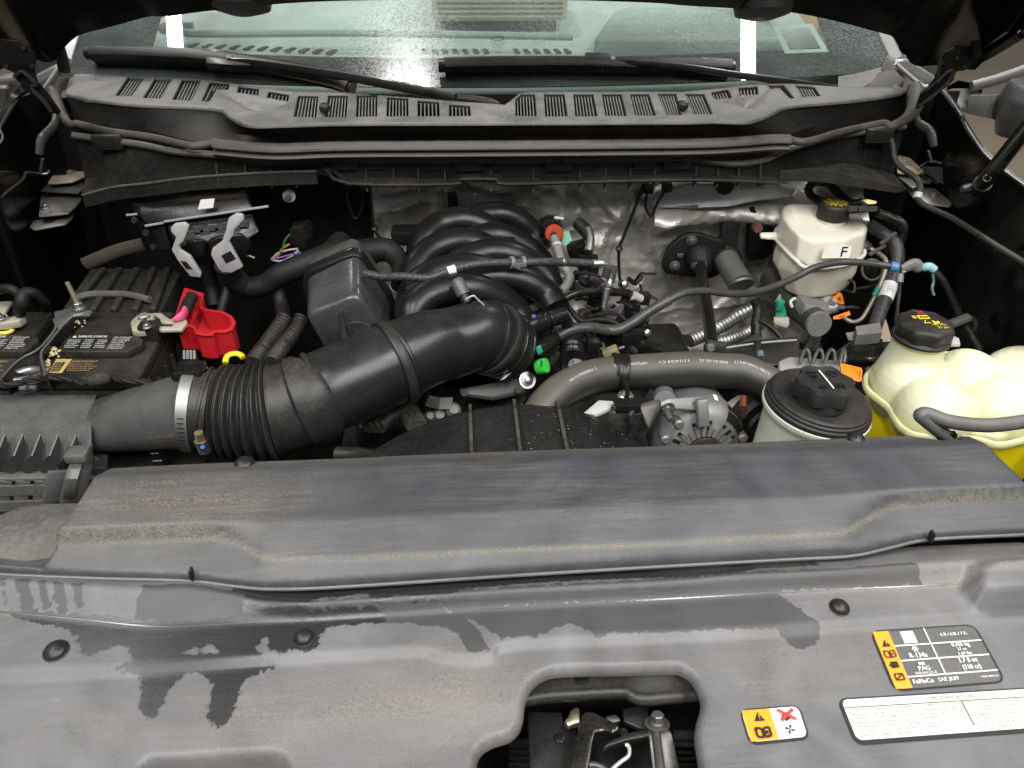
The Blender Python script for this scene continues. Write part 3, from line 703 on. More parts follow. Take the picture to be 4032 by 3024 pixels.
sp_m = mth(N, Lk, 'MULTIPLY', ramp(N, Lk, vd.outputs['Value'], .05, .42, 1, 0), ramp(N, Lk, noise(N, Lk, 220, 4, .7), .36, .6))
Lk.new(mth(N, Lk, 'ADD', mth(N, Lk, 'MULTIPLY', sp_m, .32), .02), gl.inputs['Roughness'])
lw = N.new('ShaderNodeFresnel'); lw.inputs[0].default_value = 1.5
mx = N.new('ShaderNodeMixShader'); Lk.new(lw.outputs[0], mx.inputs[0]); Lk.new(tr.outputs[0], mx.inputs[1]); Lk.new(gl.outputs[0], mx.inputs[2])
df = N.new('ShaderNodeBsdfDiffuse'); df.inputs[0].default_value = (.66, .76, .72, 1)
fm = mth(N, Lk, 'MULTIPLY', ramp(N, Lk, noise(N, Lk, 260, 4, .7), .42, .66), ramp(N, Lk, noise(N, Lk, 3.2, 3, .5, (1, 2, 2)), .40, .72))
fm = mth(N, Lk, 'ADD', mth(N, Lk, 'MULTIPLY', fm, .24), mth(N, Lk, 'ADD', mth(N, Lk, 'MULTIPLY', noise(N, Lk, 20, 5, .7, (1, 6, 6)), .06), .02))  # dried residue, with reflected ceiling haze painted into the same pale film
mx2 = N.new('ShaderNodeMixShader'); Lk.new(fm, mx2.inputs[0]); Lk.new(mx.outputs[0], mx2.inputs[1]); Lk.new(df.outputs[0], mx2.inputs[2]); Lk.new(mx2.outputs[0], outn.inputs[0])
glass_m = m
ws = thing('windshield', 'slightly green windshield with dried water spots behind the wipers', 'windshield')
xs = np.linspace(-.92, .84, 36)
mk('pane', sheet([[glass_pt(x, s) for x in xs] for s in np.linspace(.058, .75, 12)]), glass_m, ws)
frit = M('black ceramic band', .01, .3)
mk('lower_band', sheet([[glass_pt(x, s, -.002) for x in xs] for s in (.058, .10, .135)]), frit, ws)
for px0, px1, sgn in ((glass_pt(-.78, .02), None, -1), (glass_pt(.70, .02), None, 1)):
    x = -.86 if sgn < 0 else .782
    mk('side_band', sheet([[glass_pt(x+d, s, -.0025) for s in np.linspace(.06, .74, 10)] for d in ((-.06, .13) if sgn < 0 else (-.13, .06))]), frit, ws)
lgc = [to_glass(*g('01', x, y), .0015) for x, y in ((955, 235), (1075, 235), (1075, 330), (955, 330))]
D = Decal(lgc, .0002)
oval = [D.p(.5+.36*math.cos(q), .15+.15*math.sin(q), 1) for q in np.linspace(0, 2*math.pi, 25)[:-1]]
mk('etched_mark', join(tube(oval+[oval[0]], .0006, 5, 1), D.text('Ford', .5, .22, .2, .42, 'C'), D.text('SOLAR TINTED', .5, .48, .12, .9, 'C'), D.text('LAMINATED', .5, .66, .12, .6, 'C'), D.text('AS1 DOT', .5, .84, .12, .55, 'C'), D.text('M 30', .5, 1.2, .16, .3, 'C')), M('etched print', .06, .6), ws)
# sticker frame inside the glass
ST = [to_glass(*g('02', x, y), -.001) for x, y in ((585, 170), (840, 150), (950, 335), (665, 345))]
D = Decal(ST, -.0006)
stk = thing('windshield_sticker', 'square clear sticker with pale border in the windshield corner', 'sticker')
pale = M('pale film', (.55, .68, .62), .6)
mk('border', join(D.rect(0, 0, 1, .12), D.rect(0, .88, 1, 1), D.rect(0, .12, .14, .88), D.rect(.86, .12, 1, .88)), pale, stk)
dash_m = M('dash vinyl with haze tint', (.36, .42, .395), .6, dust=.3, dcol=(.4, .45, .42), dscale=20, bump=.2)  # dark dash painted paler: haze reflected in the glass is put into its colour
db = thing('dashboard', 'dashboard top with reflected haze in its pale green-grey colour behind the windshield glass', 'dashboard')
def dz(y): return 1.39+.10*np.clip((y-1.72)/.9, 0, 1)
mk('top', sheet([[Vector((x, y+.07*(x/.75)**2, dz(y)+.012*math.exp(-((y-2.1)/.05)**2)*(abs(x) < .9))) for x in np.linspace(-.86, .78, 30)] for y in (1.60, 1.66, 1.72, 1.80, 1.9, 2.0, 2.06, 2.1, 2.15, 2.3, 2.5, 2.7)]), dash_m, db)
for k, (x, y) in enumerate([(1262+i*89, 310+i*4.2) for i in range(11)]):
    q = PZ(*g('00', x, y), 1.405); mk('defrost_slot', box(q+Vector((0, 0, .004)), (.014, .035, .008), rot((0, 0, 1), -20)), ink(), db, bevel=.002)
for x, y, s_ in [(540+i*66, 348, '01') for i in range(15) if i not in (7, 8)] + [(1780+i*75, 340, '01') for i in range(6)] + [(10+i*82, 335-i*2, '02') for i in range(8)]:
    q = PZ(*g(s_, x, y), 1.405); mk('defrost_slot', box(q+Vector((0, 0, .004)), (.012, .035, .008), rot((0, 0, 1), 8)), ink(), db, bevel=.002)
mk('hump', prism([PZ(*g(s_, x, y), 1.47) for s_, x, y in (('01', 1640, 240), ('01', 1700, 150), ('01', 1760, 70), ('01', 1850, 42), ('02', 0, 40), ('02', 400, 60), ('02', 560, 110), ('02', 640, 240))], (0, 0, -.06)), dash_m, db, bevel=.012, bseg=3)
mk('tray_ridge', tube([PZ(*g(s_, x, y), 1.45) for s_, x, y in (('00', 1250, 165), ('00', 1080, 165), ('00', 1060, 200), ('00', 1300, 220), ('00', 2100, 215), ('01', 500, 220), ('01', 1500, 240))], .008, 8, 6), M('dash ridge', (.3, .37, .34), .5), db)
bx = thing('reflection_stand_in', 'added cream box with fine ribs, standing in for a reflection in the glass', 'box')  # box added behind the glass in place of a reflected ceiling shape
c0, c1 = PZ(*g('01', 590, 140), 1.455), PZ(*g('01', 1465, 140), 1.455); wd_ = (c1-c0).length; cm_ = (c0+c1)/2
cream = M('cream card', (.62, .57, .42), .6, dust=.2)
mk('body', box(cm_+Vector((0, .10, .06)), (wd_, .2, .12)), cream, bx, bevel=.01)
for i in range(9): mk('rib', box(cm_+Vector((0, -.003, .012+i*.011)), (wd_*.93, .006, .004)), M('cream rib', (.45, .41, .30), .6), bx)
seat_m = M('tan seat cloth', (.48, .30, .15), .8, dust=.2)
for nm, sec, u0, v0, u1, v1 in (('passenger', '00', 950, 20, 1390, 150), ('driver', '02', 540, 10, 850, 150)):
    sb = thing('seat', 'tan seat seen through the %s side of the windshield' % nm, 'seat')
    p0, p1 = PY(*g(sec, u0, v1), 2.75), PY(*g(sec, u1, v0), 2.75); c = (p0+p1)/2
    mk('backrest', box(c+Vector((0, .08, .1)), (abs(p1.x-p0.x)+.1, .16, .6)), seat_m, sb, bevel=.05, bseg=4)
    mk('headrest', box(c+Vector((0, .06, .5)), (.26, .1, .18)), seat_m, sb, bevel=.04, bseg=4)
mk('cabin_rear_wall', box((0, 3.1, 1.5), (2.0, .04, 1.2)), M('cabin dark trim', (.05, .06, .058), .8), kind='structure')
roofm = M('cabin headliner', (.25, .28, .27), .9)
mk('cabin_roof', box((-.03, 2.95, 1.93), (1.6, 1.1, .03)), roofm, kind='structure')
# pillars: bright trim outside the glass
for sgn, sec, pts, lab in ((-1, 'TL', ((905, 660), (1000, 350), (1100, 30)), 'passenger'), (1, 'TR', ((540, 690), (360, 310), (200, -40)), 'driver')):
    pl = thing('windshield_pillar', 'grey body pillar with bright trim on the %s side of the glass' % lab, 'pillar')
    ax = [to_glass(*g(sec, x, y), .004) for x, y in pts]; ax = [ax[0]-(ax[1]-ax[0])*.25] + ax + [ax[-1]+(ax[-1]-ax[-2])*3]
    o1 = Vector((sgn*.035, .015, -.005)); o2 = Vector((sgn*.075, .035, -.02)); o3 = Vector((sgn*.10, .06, -.09))
    mk('trim', loft([[p, p+Vector((sgn*.016, .006, .012)), p+o1+Vector((0, 0, .004)), p+o1-Vector((0, 0, .02)), p-Vector((0, 0, .02))] for p in ax]), M('grey pillar trim', .28, .3, dust=.15), pl)
    mk('body', loft([[p+o1*1.06, p+o2, p+o3, p+o1*1.06-Vector((0, 0, .06))] for p in ax]), M('silver grey paint', .36, .25, .3, coat=.5), pl)
    mk('bead', tube([p+Vector((sgn*.034, .012, .008)) for p in ax], .004, 8, 2), M('grey pillar trim'), pl)
# ================================================================== cowl
CZ = 1.42
lip = lz('TL', (800, 1150, CZ), (900, 1190, CZ), (1100, 1240, CZ)) + lz('00', (560, 642, CZ), (900, 678, CZ), (1370, 700, CZ), (1480, 752, CZ), (1560, 795, CZ), (1640, 812, CZ), (1800, 810, CZ), (2212, 798, CZ)) + \
      lz('01', (700, 796, CZ), (1500, 792, CZ), (2212, 788, CZ)) + lz('02', (200, 783, CZ), (400, 788, CZ), (480, 775, CZ), (580, 735, CZ), (690, 688, CZ), (900, 668, CZ), (1150, 645, CZ), (1380, 612, CZ), (1450, 585, CZ))
RZ = 1.428
rear = lz('TL', (860, 890, RZ), (900, 700, RZ), (950, 760, RZ), (1020, 850, RZ), (1300, 910, RZ)) + lz('00', (560, 470, RZ), (850, 500, RZ), (1100, 512, RZ), (1350, 530, RZ), (1560, 560, RZ), (1900, 605, RZ), (2212, 612, RZ)) + \
       lz('01', (380, 640, RZ), (820, 675, RZ), (1060, 690, RZ), (1100, 660, RZ), (1150, 618, RZ), (1250, 608, RZ), (2212, 606, RZ)) + lz('02', (200, 590, RZ), (540, 550, RZ), (700, 552, RZ), (1080, 575, RZ), (1380, 575, RZ), (1395, 550, RZ))
cow_m = M('grey cowl plastic', .062, .44, dust=.7, dcol=(.20, .188, .168), dscale=45, bump=.35, bscale=700)
cw = thing('windshield_cowl', 'pale dusty grey cowl panel with rows of slotted vents below the windshield', 'cowl')
rear = [p+Vector((0, .014, .001)) for p in rear]
out = [(p.x, p.y) for p in smooth_path(lip, 3)] + [(p.x, p.y) for p in reversed(rear)]
vents = [('00', ((840, 505), (948, 508), (855, 615), (745, 610)), 5), ('00', ((1010, 517), (1122, 520), (1040, 630), (925, 625)), 5), ('00', ((1185, 530), (1303, 533), (1235, 642), (1115, 636)), 5),
         ('00', ((1365, 545), (1487, 555), (1480, 588), (1400, 588), (1352, 648), (1305, 645)), 5), ('00', ((1550, 572), (1680, 590), (1672, 625), (1538, 605)), 5), ('00', ((1745, 605), (1873, 625), (1866, 662), (1730, 640)), 5),
         ('00', ((1935, 630), (2062, 632), (2045, 748), (1903, 745)), 6), ('00', ((2130, 629), (2253, 630), (2240, 747), (2105, 747)), 6), ('01', ((105, 628), (232, 630), (228, 745), (95, 745)), 6), ('01', ((300, 642), (432, 650), (432, 745), (292, 745)), 6),
         ('01', ((497, 662), (632, 672), (635, 745), (495, 745)), 5), ('01', ((700, 684), (832, 694), (838, 745), (700, 745)), 5), ('01', ((1165, 622), (1252, 622), (1265, 742), (1130, 742), (1130, 655)), 6), ('01', ((1315, 622), (1443, 622), (1465, 742), (1325, 742)), 6),
         ('01', ((1505, 622), (1630, 622), (1660, 742), (1520, 742)), 6), ('01', ((1690, 621), (1812, 621), (1850, 740), (1715, 740)), 6), ('01', ((1872, 620), (1990, 620), (2040, 738), (1910, 738)), 6), ('01', ((2050, 618), (2165, 618), (2205, 735), (2110, 735)), 6),
         ('02', ((15, 618), (135, 618), (195, 730), (75, 730)), 6), ('02', ((185, 610), (290, 593), (318, 627), (205, 648)), 5), ('02', ((360, 582), (480, 572), (492, 592), (370, 610)), 5), ('02', ((560, 563), (650, 563), (725, 628), (695, 628), (632, 580), (570, 580)), 4),
         ('02', ((730, 564), (850, 574), (895, 618), (775, 622)), 6)]
hc = lines_height([lip, rear], .002)
dip = [[(p.x, p.y) for p in lz('00', (1430, 612, CZ), (1560, 640, CZ), (1885, 685, CZ), (1700, 725, CZ), (1600, 728, CZ))], [(p.x, p.y) for p in lz('02', (215, 660, CZ), (400, 612, CZ), (590, 572, CZ), (500, 690, CZ), (440, 722, CZ))]]
def hcow(P):
    zz = hc(P)
    for d in dip: zz = zz-.022*np.clip(sdist(P, d)/.03, 0, 1)
    return zz
polys = []
for sec, q, ns in vents: polys.append([(p.x, p.y) for p in lz(sec, *[(x, y, 1.424) for x, y in q])])
P, z, Fc = cdt_panel(out, polys, hcow, .008, roll=.004, drop=.005, holeroll=.002, holedrop=.004)
mk('top_panel', ([Vector((P[i, 0], P[i, 1], z[i])) for i in range(len(P))], Fc), cow_m, cw, smooth=50)
for (sec, q, ns), po in zip(vents, polys):
    zt = hcow(np.array(po))
    vg = mk('vent', loft([[Vector((x, y, t-.002)) for (x, y), t in zip(po, zt)], [Vector((x, y, 1.385)) for x, y in po]], caps=False), M('vent wall', .02, .6, dust=.3), cw)
    mk('backing', ([Vector((x, y, 1.386)) for x, y in po], [tuple(range(len(po)))]), ink(), vg)
    c = [Vector((x, y, t-.010)) for (x, y), t in zip(po, zt)]
    if len(c) == 4 or len(c) == 5: tl, tr, br, bl = c[0], c[1], c[2], c[3]
    else: tl, tr, br, bl = c[0], c[1], c[1].lerp(c[4], .8), c[5]
    if len(c) == 5: tl = bl+(tr-br)
    for k in range(ns):
        t = (k+.75)/(ns+.5); a_, b_ = tl.lerp(tr, t), bl.lerp(br, t)
        if len(c) == 6: b_ = a_.lerp(b_, .34 if k else 1.0)
        mk('slat', bar(a_, b_, .0019, .010), M('slat plastic', .07, .5, dust=.5, dcol=(.2, .19, .17)), vg)
# front face under the lip
SZ = 1.378
sl_l = lz('ML', (900, 190, SZ), (1000, 250, SZ), (1400, 310, SZ)) + lz('00', (850, 825, SZ), (1050, 868, SZ), (1250, 915, SZ), (1500, 940, SZ), (2212, 920, SZ)) + lz('01', (700, 918, SZ), (1500, 912, SZ), (2212, 905, SZ)) + lz('02', (400, 895, SZ), (650, 880, SZ), (850, 820, SZ), (1050, 795, SZ), (1300, 765, SZ), (1400, 740, SZ), (1470, 690, SZ))
lipd = resample(smooth_path([p+Vector((0, .004, -.008)) for p in lip], 4), 90); lowd = resample(smooth_path(sl_l, 4), 90)
cowf = M('black cowl face', .014, .5, dust=.15, dscale=20, bump=.3)
mk('front_face', sheet([[p+Vector((0, 0, .004)) for p in lipd], [p.lerp(q, .12) for p, q in zip(lipd, lowd)], [p.lerp(q, .6)+Vector((0, .004, 0)) for p, q in zip(lipd, lowd)], lowd, [p+Vector((0, .01, -.05)) for p in lowd]]), cowf, cw)
# washer nozzles
for s_, x, y in (('00', 2105, 705), ('02', 0, 690)):
    q = gz(s_, x, y, 1.43); nz = mk('washer_nozzle', box(q+Vector((0, 0, .002)), (.017, .022, .014)), black(), cw, bevel=.005, bseg=3)
# right-hand end box of the cowl
q = lz('TR', (400, 890, 1.44), (610, 850, 1.45), (740, 990, 1.435), (640, 1100, 1.42), (240, 1100, 1.42))
mk('end_block', loft([[p+Vector((0, 0, -.03)) for p in q], q]), M('cowl end plastic', .05, .6, dust=.5), cw, bevel=.004)
mk('side_wing', sheet([lz('TR', (-100, 950, RZ), (200, 900, RZ), (440, 830, RZ+.01), (500, 690, RZ+.02), (540, 690, RZ+.02)), lz('TR', (-100, 1090, RZ-.006), (200, 1090, RZ-.006), (480, 920, RZ), (620, 840, RZ+.02), (600, 720, RZ+.02))]), cow_m, cw)
# ---- rubber seal
ru = M('tan dusty rubber', (.035, .032, .027), .5, dust=.7, dcol=(.125, .11, .088), dscale=70)
sl = thing('cowl_seal', 'long tan dusty rubber seal running along the front of the cowl', 'seal')
sp = lz('TL', (800, 960, 1.425), (700, 1030, 1.42), (670, 1150, 1.41), (720, 1300, 1.395), (790, 1440, 1.388), (860, 1540, 1.384)) + lz('00', (520, 808, 1.38), (700, 850, 1.38), (1000, 893, 1.38), (1200, 938, 1.38), (1280, 945, 1.38), (1410, 920, 1.38))
mk('end_length', tube(sp, [.010, .017, .012, .010, .008, .0072, .007, .0066, .0066, .0066, .0066, .0066], 12, 8), ru, sl)
prof = [(1, 0), (.8, .55), (.35, .75), (.45, .45), (.2, .3), (-.2, .4), (-.6, .8), (-1, .5), (-1, -.5), (-.5, -.9), (.3, -.9), (.9, -.5)]
sm = lz('00', (1395, 955, 1.378), (1500, 965, 1.378), (1800, 985, 1.378), (2212, 972, 1.378)) + lz('01', (700, 968, 1.378), (1500, 962, 1.378), (2212, 955, 1.378)) + lz('02', (300, 945, 1.378), (560, 925, 1.378), (690, 925, 1.378))
mk('main_length', tube(sm, .0140, 12, 8, prof=prof), ru, sl, smooth=60)
mk('seam_ridge', tube([p+Vector((0, -.0115, .004)) for p in sm], .0025, 8, 8), ru, sl)
sp2 = lz('02', (660, 895, 1.382), (760, 920, 1.382), (860, 905, 1.382), (1000, 862, 1.382), (1150, 828, 1.382), (1300, 800, 1.382)) + lz('TR', (560, 1570, 1.384), (740, 1480, 1.39), (840, 1360, 1.40), (870, 1200, 1.41), (840, 1060, 1.425))
mk('end_length', tube(sp2, [.0066, .0066, .0066, .0066, .0066, .007, .008, .010, .014, .018, .012], 12, 8), ru, sl)
# ---- lower cowl (air box front) with ribs and clips
lw_ = thing('cowl_lower_panel', 'black ribbed plastic panel under the rubber seal across the firewall', 'panel')
YL = 1.325
lt = ly('ML', (930, 420, 1.40), (1300, 470, 1.39), (1800, 540, 1.37), (2200, 620, 1.35)) + ly('00', (1500, 1010, 1.33), (1750, 1050, 1.325), (2100, 1010, 1.325)) + ly('01', (60, 1035, YL), (1100, 1040, YL), (2212, 1030, YL)) + ly('02', (0, 1020, YL), (300, 1060, YL), (500, 1040, 1.335), (700, 960, 1.35), (950, 890, 1.38), (1200, 850, 1.39), (1430, 820, 1.40))
lb = ly('ML', (1060, 960, 1.40), (1300, 920, 1.39), (1560, 885, 1.37), (2200, 895, 1.35)) + ly('00', (1500, 1150, 1.33), (1750, 1140, 1.325), (2050, 1130, 1.325)) + ly('01', (60, 1170, YL), (1100, 1180, YL), (2212, 1150, YL)) + ly('02', (0, 1140, YL), (300, 1150, YL), (520, 1150, 1.335), (700, 1120, 1.35), (950, 1110, 1.38), (1150, 1120, 1.39), (1370, 1130, 1.40))
pm = M('black cowl moulding', .014, .45, dust=.25, dscale=25)
mk('face', sheet([resample(lt, 70), resample(lb, 70)]), pm, lw_, solid=.003)
mk('top_rail', tube([p+Vector((0, -.006, .002)) for p in lt], .006, 8, 4), M('cowl rail', .05, .42, dust=.4), lw_)
ledge = ly('ML', (1020, 1165, 1.33), (1400, 1065, 1.33), (1800, 1020, 1.32)) + ly('00', (1250, 1150, 1.32), (1700, 1120, 1.31), (2050, 1110, 1.31))
mk('ledge', sheet([resample(lb[:7], 30), resample(ledge, 30), [p+Vector((0, -.002, -.022)) for p in resample(ledge, 30)]]), pm, lw_, solid=.003)
mk('ledge_edge', tube(ledge, .0022, 6, 4), M('cowl rail'), lw_)
ledge2 = ly('02', (700, 1066, 1.33), (900, 1062, 1.33), (1110, 1060, 1.33), (1180, 1150, 1.325), (1440, 1210, 1.33))
mk('ledge', sheet([resample(ly('02', (700, 1100, 1.345), (1000, 1060, 1.38), (1120, 1060, 1.39), (1180, 1075, 1.40), (1370, 1130, 1.40)), 24), resample(ly('02', (640, 1100, 1.31), (900, 1100, 1.305), (1180, 1160, 1.30), (1440, 1215, 1.31), (1455, 1225, 1.31)), 24), resample(ly('02', (620, 1170, 1.31), (900, 1180, 1.305), (1150, 1215, 1.30), (1380, 1250, 1.31), (1420, 1245, 1.31)), 24)]), M('grey cowl moulding', .034, .5, dust=.3), lw_, solid=.003)
bl = ly('01', (-100, 1090, 1.31), (40, 1188, 1.31), (720, 1192, 1.31), (775, 1162, 1.31), (1000, 1162, 1.31), (1060, 1192, 1.31), (1600, 1178, 1.31), (2212, 1165, 1.31)) + ly('02', (300, 1170, 1.31), (620, 1185, 1.31))
mk('bottom_rail', tube(bl, .004, 8, 3), pm, lw_)
mk('bottom_flange', sheet([[p+Vector((0, .014, .004)) for p in bl], [p+Vector((0, 0, 0)) for p in bl]]), pm, lw_, solid=.002)
for s_, x, y in [('01', v, 1165) for v in (165, 340, 500, 670, 965, 1240, 1540, 1705, 1865, 2022)] + [('02', v, 1140) for v in (75, 215, 350, 490)] + [('00', v, 1140) for v in (1415, 1600, 1760, 1920)]:
    q = gy(s_, x, y, YL); mk('gusset', ([q+Vector((-.001, -.001, .022)), q+Vector((-.001, -.014, -.016)), q+Vector((-.001, 0, -.016)), q+Vector((.002, -.001, .022)), q+Vector((.002, -.014, -.016)), q+Vector((.002, 0, -.016))], [(0, 1, 2), (3, 5, 4), (0, 3, 4, 1), (1, 4, 5, 2), (2, 5, 3, 0)]), pm, lw_)
for s_, x, y in (('01', 10, 1050), ('01', 820, 1060), ('01', 1410, 1060), ('01', 2175, 1050), ('00', 700, 920), ('02', 1270, 880)):
    Yc = YL-.004 if s_ == '01' else 1.375
    q = gy(s_, x, y, Yc); cl = mk('clip', box(q, (.052, .012, .026)), black(), lw_, bevel=.003)
    mk('slot', box(q+Vector((0, -.0065, .002)), (.022, .002, .015)), ink(), cl)
for s_, x in [('01', v) for v in (225, 630, 1030, 1575, 1960)]:
    mk('slot', box(gy(s_, x, 1072, YL-.003), (.036, .004, .014)), ink(), lw_)
# ---- wipers
def gpt(s_, x, y, lift): return to_glass(*g(s_, x, y), lift)
wm = M('wiper black', .02, .33, dust=.3, coat=.15)
wb = M('worn wiper blade', .018, .35, dust=.2)
def wiper(lab, blade, arm, arm_r, con, cap):
    w = thing('wiper', lab, 'wiper')
    b_ = [gpt(s_, x, y, .022) for s_, x, y in blade]
    mk('blade', tube(b_, .0140, 12, 8, prof=[(1, -.3), (1, .4), (.6, .9), (.1, 1.15), (-.5, 1.0), (-.9, .6), (-1, 0), (-.9, -.6), (-.4, -.9), (.1, -.9), (.6, -.8), (.9, -.6)]), wb, w)
    mk('rubber', tube([p+Vector((0, .010, -.014)) for p in b_], .010, 8, 8), ink(), w)
    d = (b_[1]-b_[0]).normalized()
    mk('end_cap', tube([b_[0]-d*.012, b_[0]+d*.03], [.012, .0135], 12, 3), wm, w)
    d = (b_[-1]-b_[-2]).normalized(); mk('end_cap', tube([b_[-1]-d*.03, b_[-1]+d*.006], [.0135, .012], 12, 3), wm, w)
    mk('arm', tube([gpt(s_, x, y, l) for s_, x, y, l in arm], arm_r, 10, 8, flat=.6), wm, w)
    c = [gpt(s_, x, y, .034) for s_, x, y in con]
    cn = mk('connector', loft([[p+Vector((0, .012, -.016)) for p in c], c]), wm, w, bevel=.003)
    q = sum(c, Vector())/len(c); n = Vector((0, -math.sin(GA), math.cos(GA)))
    mk('emblem', box(q+n*.002, (.008, .008, .002), rot((1, 0, 0), 31)), M('emblem grey', .2, .3), cn)
    if cap: mk('pivot_cap', tube([gpt(s_, x, y, l) for s_, x, y, l in cap], [.007, .011, .011, .007], 12, 6, flat=.7), rubber(), w)
    return w
w1 = wiper('black wiper on the passenger side of the windshield, its arm crossing the cowl', (('00', 600, 345), ('00', 900, 350), ('00', 1320, 372), ('00', 1700, 420), ('00', 2150, 505), ('01', 60, 560)),
      (('00', 1480, 395, .03), ('00', 1640, 402, .035), ('00', 1900, 440, .04), ('01', 0, 490, .04), ('01', 300, 545, .04), ('01', 730, 635, .03)), [.006, .006, .007, .0085, .0095, .009],
      (('00', 1330, 315), ('00', 1475, 322), ('00', 1520, 380), ('00', 1630, 395), ('00', 1625, 425), ('00', 1330, 410)), (('01', 750, 640, .025), ('01', 850, 655, .02), ('01', 950, 672, .02), ('01', 1020, 690, .015)))
w2 = wiper('black wiper on the driver side of the windshield, lying level on the glass', (('01', 670, 425), ('01', 1100, 415), ('01', 1560, 415), ('01', 2000, 425), ('02', 0, 420), ('02', 310, 435)),
      (('01', 1750, 400, .03), ('01', 1940, 412, .035), ('02', 0, 432, .04), ('02', 300, 478, .035), ('02', 640, 525, .03), ('02', 1000, 572, .02)), [.006, .006, .006, .0065, .007, .006],
      (('01', 1580, 335), ('01', 1735, 338), ('01', 1800, 385), ('01', 1935, 398), ('01', 1930, 420), ('01', 1570, 415)), None)
# ---- firewall with foil blanket
m, N, Lk, b = nodes('crumpled foil')
b.inputs['Metallic'].default_value = .62; b.inputs['Roughness'].default_value = .46
Lk.new(ramp(N, Lk, noise(N, Lk, 8, 5, .6), .3, .75, (.48, .46, .42), (.68, .66, .61)), b.inputs['Base Color'])
bp = N.new('ShaderNodeBump'); bp.inputs['Strength'].default_value = .25; bp.inputs['Distance'].default_value = .003
Lk.new(noise(N, Lk, 70, 4, .6, None, 'Object', 1.0), bp.inputs['Height']); Lk.new(bp.outputs[0], b.inputs['Normal'])
foil = m
fw = thing('firewall', 'firewall covered in crumpled silver foil insulation behind the intake manifold', 'firewall')
rs_ = np.random.RandomState(4)
def fwy(x, z): return 1.455+.012*math.sin(9*x+3*z)+.010*math.sin(17*z-6*x)+.006*math.sin(31*x+23*z)-.05*math.exp(-((z-1.20)/.03)**2)*(1 if x > .25 else .3)
from mathutils import noise as mn
def crumple(x, z_):
    v = 0; amp = 1
    for sc in (4.5, 10, 23, 48):
        p = Vector((x*sc, z_*sc*1.25, sc)); w = Vector((mn.noise(p*.7), mn.noise(p*.7+Vector((7, 3, 1))), 0))*.8
        v += amp*(1-abs(mn.noise(p+w))*2.2)**2 if abs(mn.noise(p+w)) < .45 else 0; amp *= .42
    return v
mk('foil_blanket', sheet([[Vector((x, fwy(x, z_)-.016*crumple(x, z_), z_)) for x in np.linspace(-.30, .675, 190)] for z_ in np.linspace(.82, 1.33, 110)]), foil, fw, smooth=25)
pnl = ly('02', (20, 1190, 1.40), (620, 1200, 1.40), (760, 1230, 1.40), (700, 1300, 1.39)) + ly('12', (500, 160, 1.39), (300, 200, 1.385), (100, 215, 1.39), (-100, 205, 1.40)) + ly('11', (2000, 210, 1.41), (1900, 130, 1.42), (2100, 60, 1.41))
q = prism(pnl, (0, .03, 0)); mk('foil_pad', q, M('pale foil pad', .5, .55, .5, bump=.9, bscale=60), fw, bevel=.012, bseg=3)
mk('pad_hole', lathe([(.017, 0), (.016, .004)], gy('02', 275, 1207, 1.399), (0, -1, 0), 20), ink(), fw)
mk('steel_wall', box((-.54, 1.47, .96), (.48, .02, .70)), dark, fw)
mk('steel_wall', box((.12, 1.52, .93), (1.15, .02, .78)), dark, fw)
# ================================================================== passenger side of the bay
def grid_top(corners, zt): return [PZ(*g(s_, x, y), zt) for s_, x, y in corners]
def slab(top, h, taper=0):
    c = sum(top, Vector())/len(top)
    return loft([[p+(c-p)*taper+Vector((0, 0, -h)) for p in top], top])
gold = M('gold print', (.42, .29, .12), .5)
bat_m = M('dusty battery case', .02, .48, dust=.6, dcol=(.10, .082, .055), dscale=60, bump=.3)
def battery(lab, tl, tr, br, bl, lid, lines, gold_box, gold_text):
    bt = thing('battery', lab, 'battery')
    top = grid_top((tl, tr, br, bl), 1.20)
    mk('case', slab([p+Vector((0, 0, -.022)) for p in top], .19, .02), bat_m, bt, bevel=.004)
    mk('lid', slab(top, .02), bat_m, bt, bevel=.005, bseg=3)
    L = [PZ(*g('A', x, y), 1.212) for x, y in lid]
    cp = mk('vent_cover', slab(L, .013), M('vent cover black', .02, .38, dust=.3), bt, bevel=.002)
    for ge in lines: mk('lettering', ge, M('white battery print', .62, .6, dust=.15), cp)
    for ge in gold_box: mk('notice_print', ge, gold, bt)
    return bt, top
D1 = Decal([PZ(*g('A', x, y), 1.2125) for x, y in ((690, 1035), (1310, 1035), (1230, 1165), (612, 1165))], .0004)
rr = random.Random(3)
def fake_lines(D, u0, u1, v0, dv, n, h, words):
    gs = []
    for i in range(n):
        gs.append(D.text(words[i % len(words)], u0+rr.uniform(0, .01), v0+dv*i, h, (u1-u0)*rr.uniform(.75, 1)))
    return join(*gs)
ww = ['SHIELD EYES EXPLOSIVE', 'GASES CAN CAUSE BLINDNESS', 'OR INJURY', 'NO SPARKS FLAMES SMOKING', 'SULFURIC ACID CAN CAUSE', 'FLUSH EYES IMMEDIATELY', 'GET MEDICAL HELP FAST']
txt = [join(D1.text('DANGER / POISON', .13, .2, .17, .44, bold=.004), D1.poly([(.04, .2), (.075, .04), (.11, .2)], 1.6), fake_lines(D1, .0, .22, .42, .135, 5, .085, ww), fake_lines(D1, .25, .42, .42, .135, 5, .085, ww[2:]), fake_lines(D1, .46, .64, .42, .135, 5, .085, ww[1:]), fake_lines(D1, .68, .97, .22, .135, 7, .085, ww))]
D1b = Decal([PZ(*g('A', x, y), 1.2) for x, y in ((545, 1265), (700, 1265), (600, 1400), (470, 1400))], .0005)
D1c = Decal([PZ(*g('A', x, y), 1.2) for x, y in ((690, 1285), (990, 1285), (930, 1385), (640, 1385))], .0005)
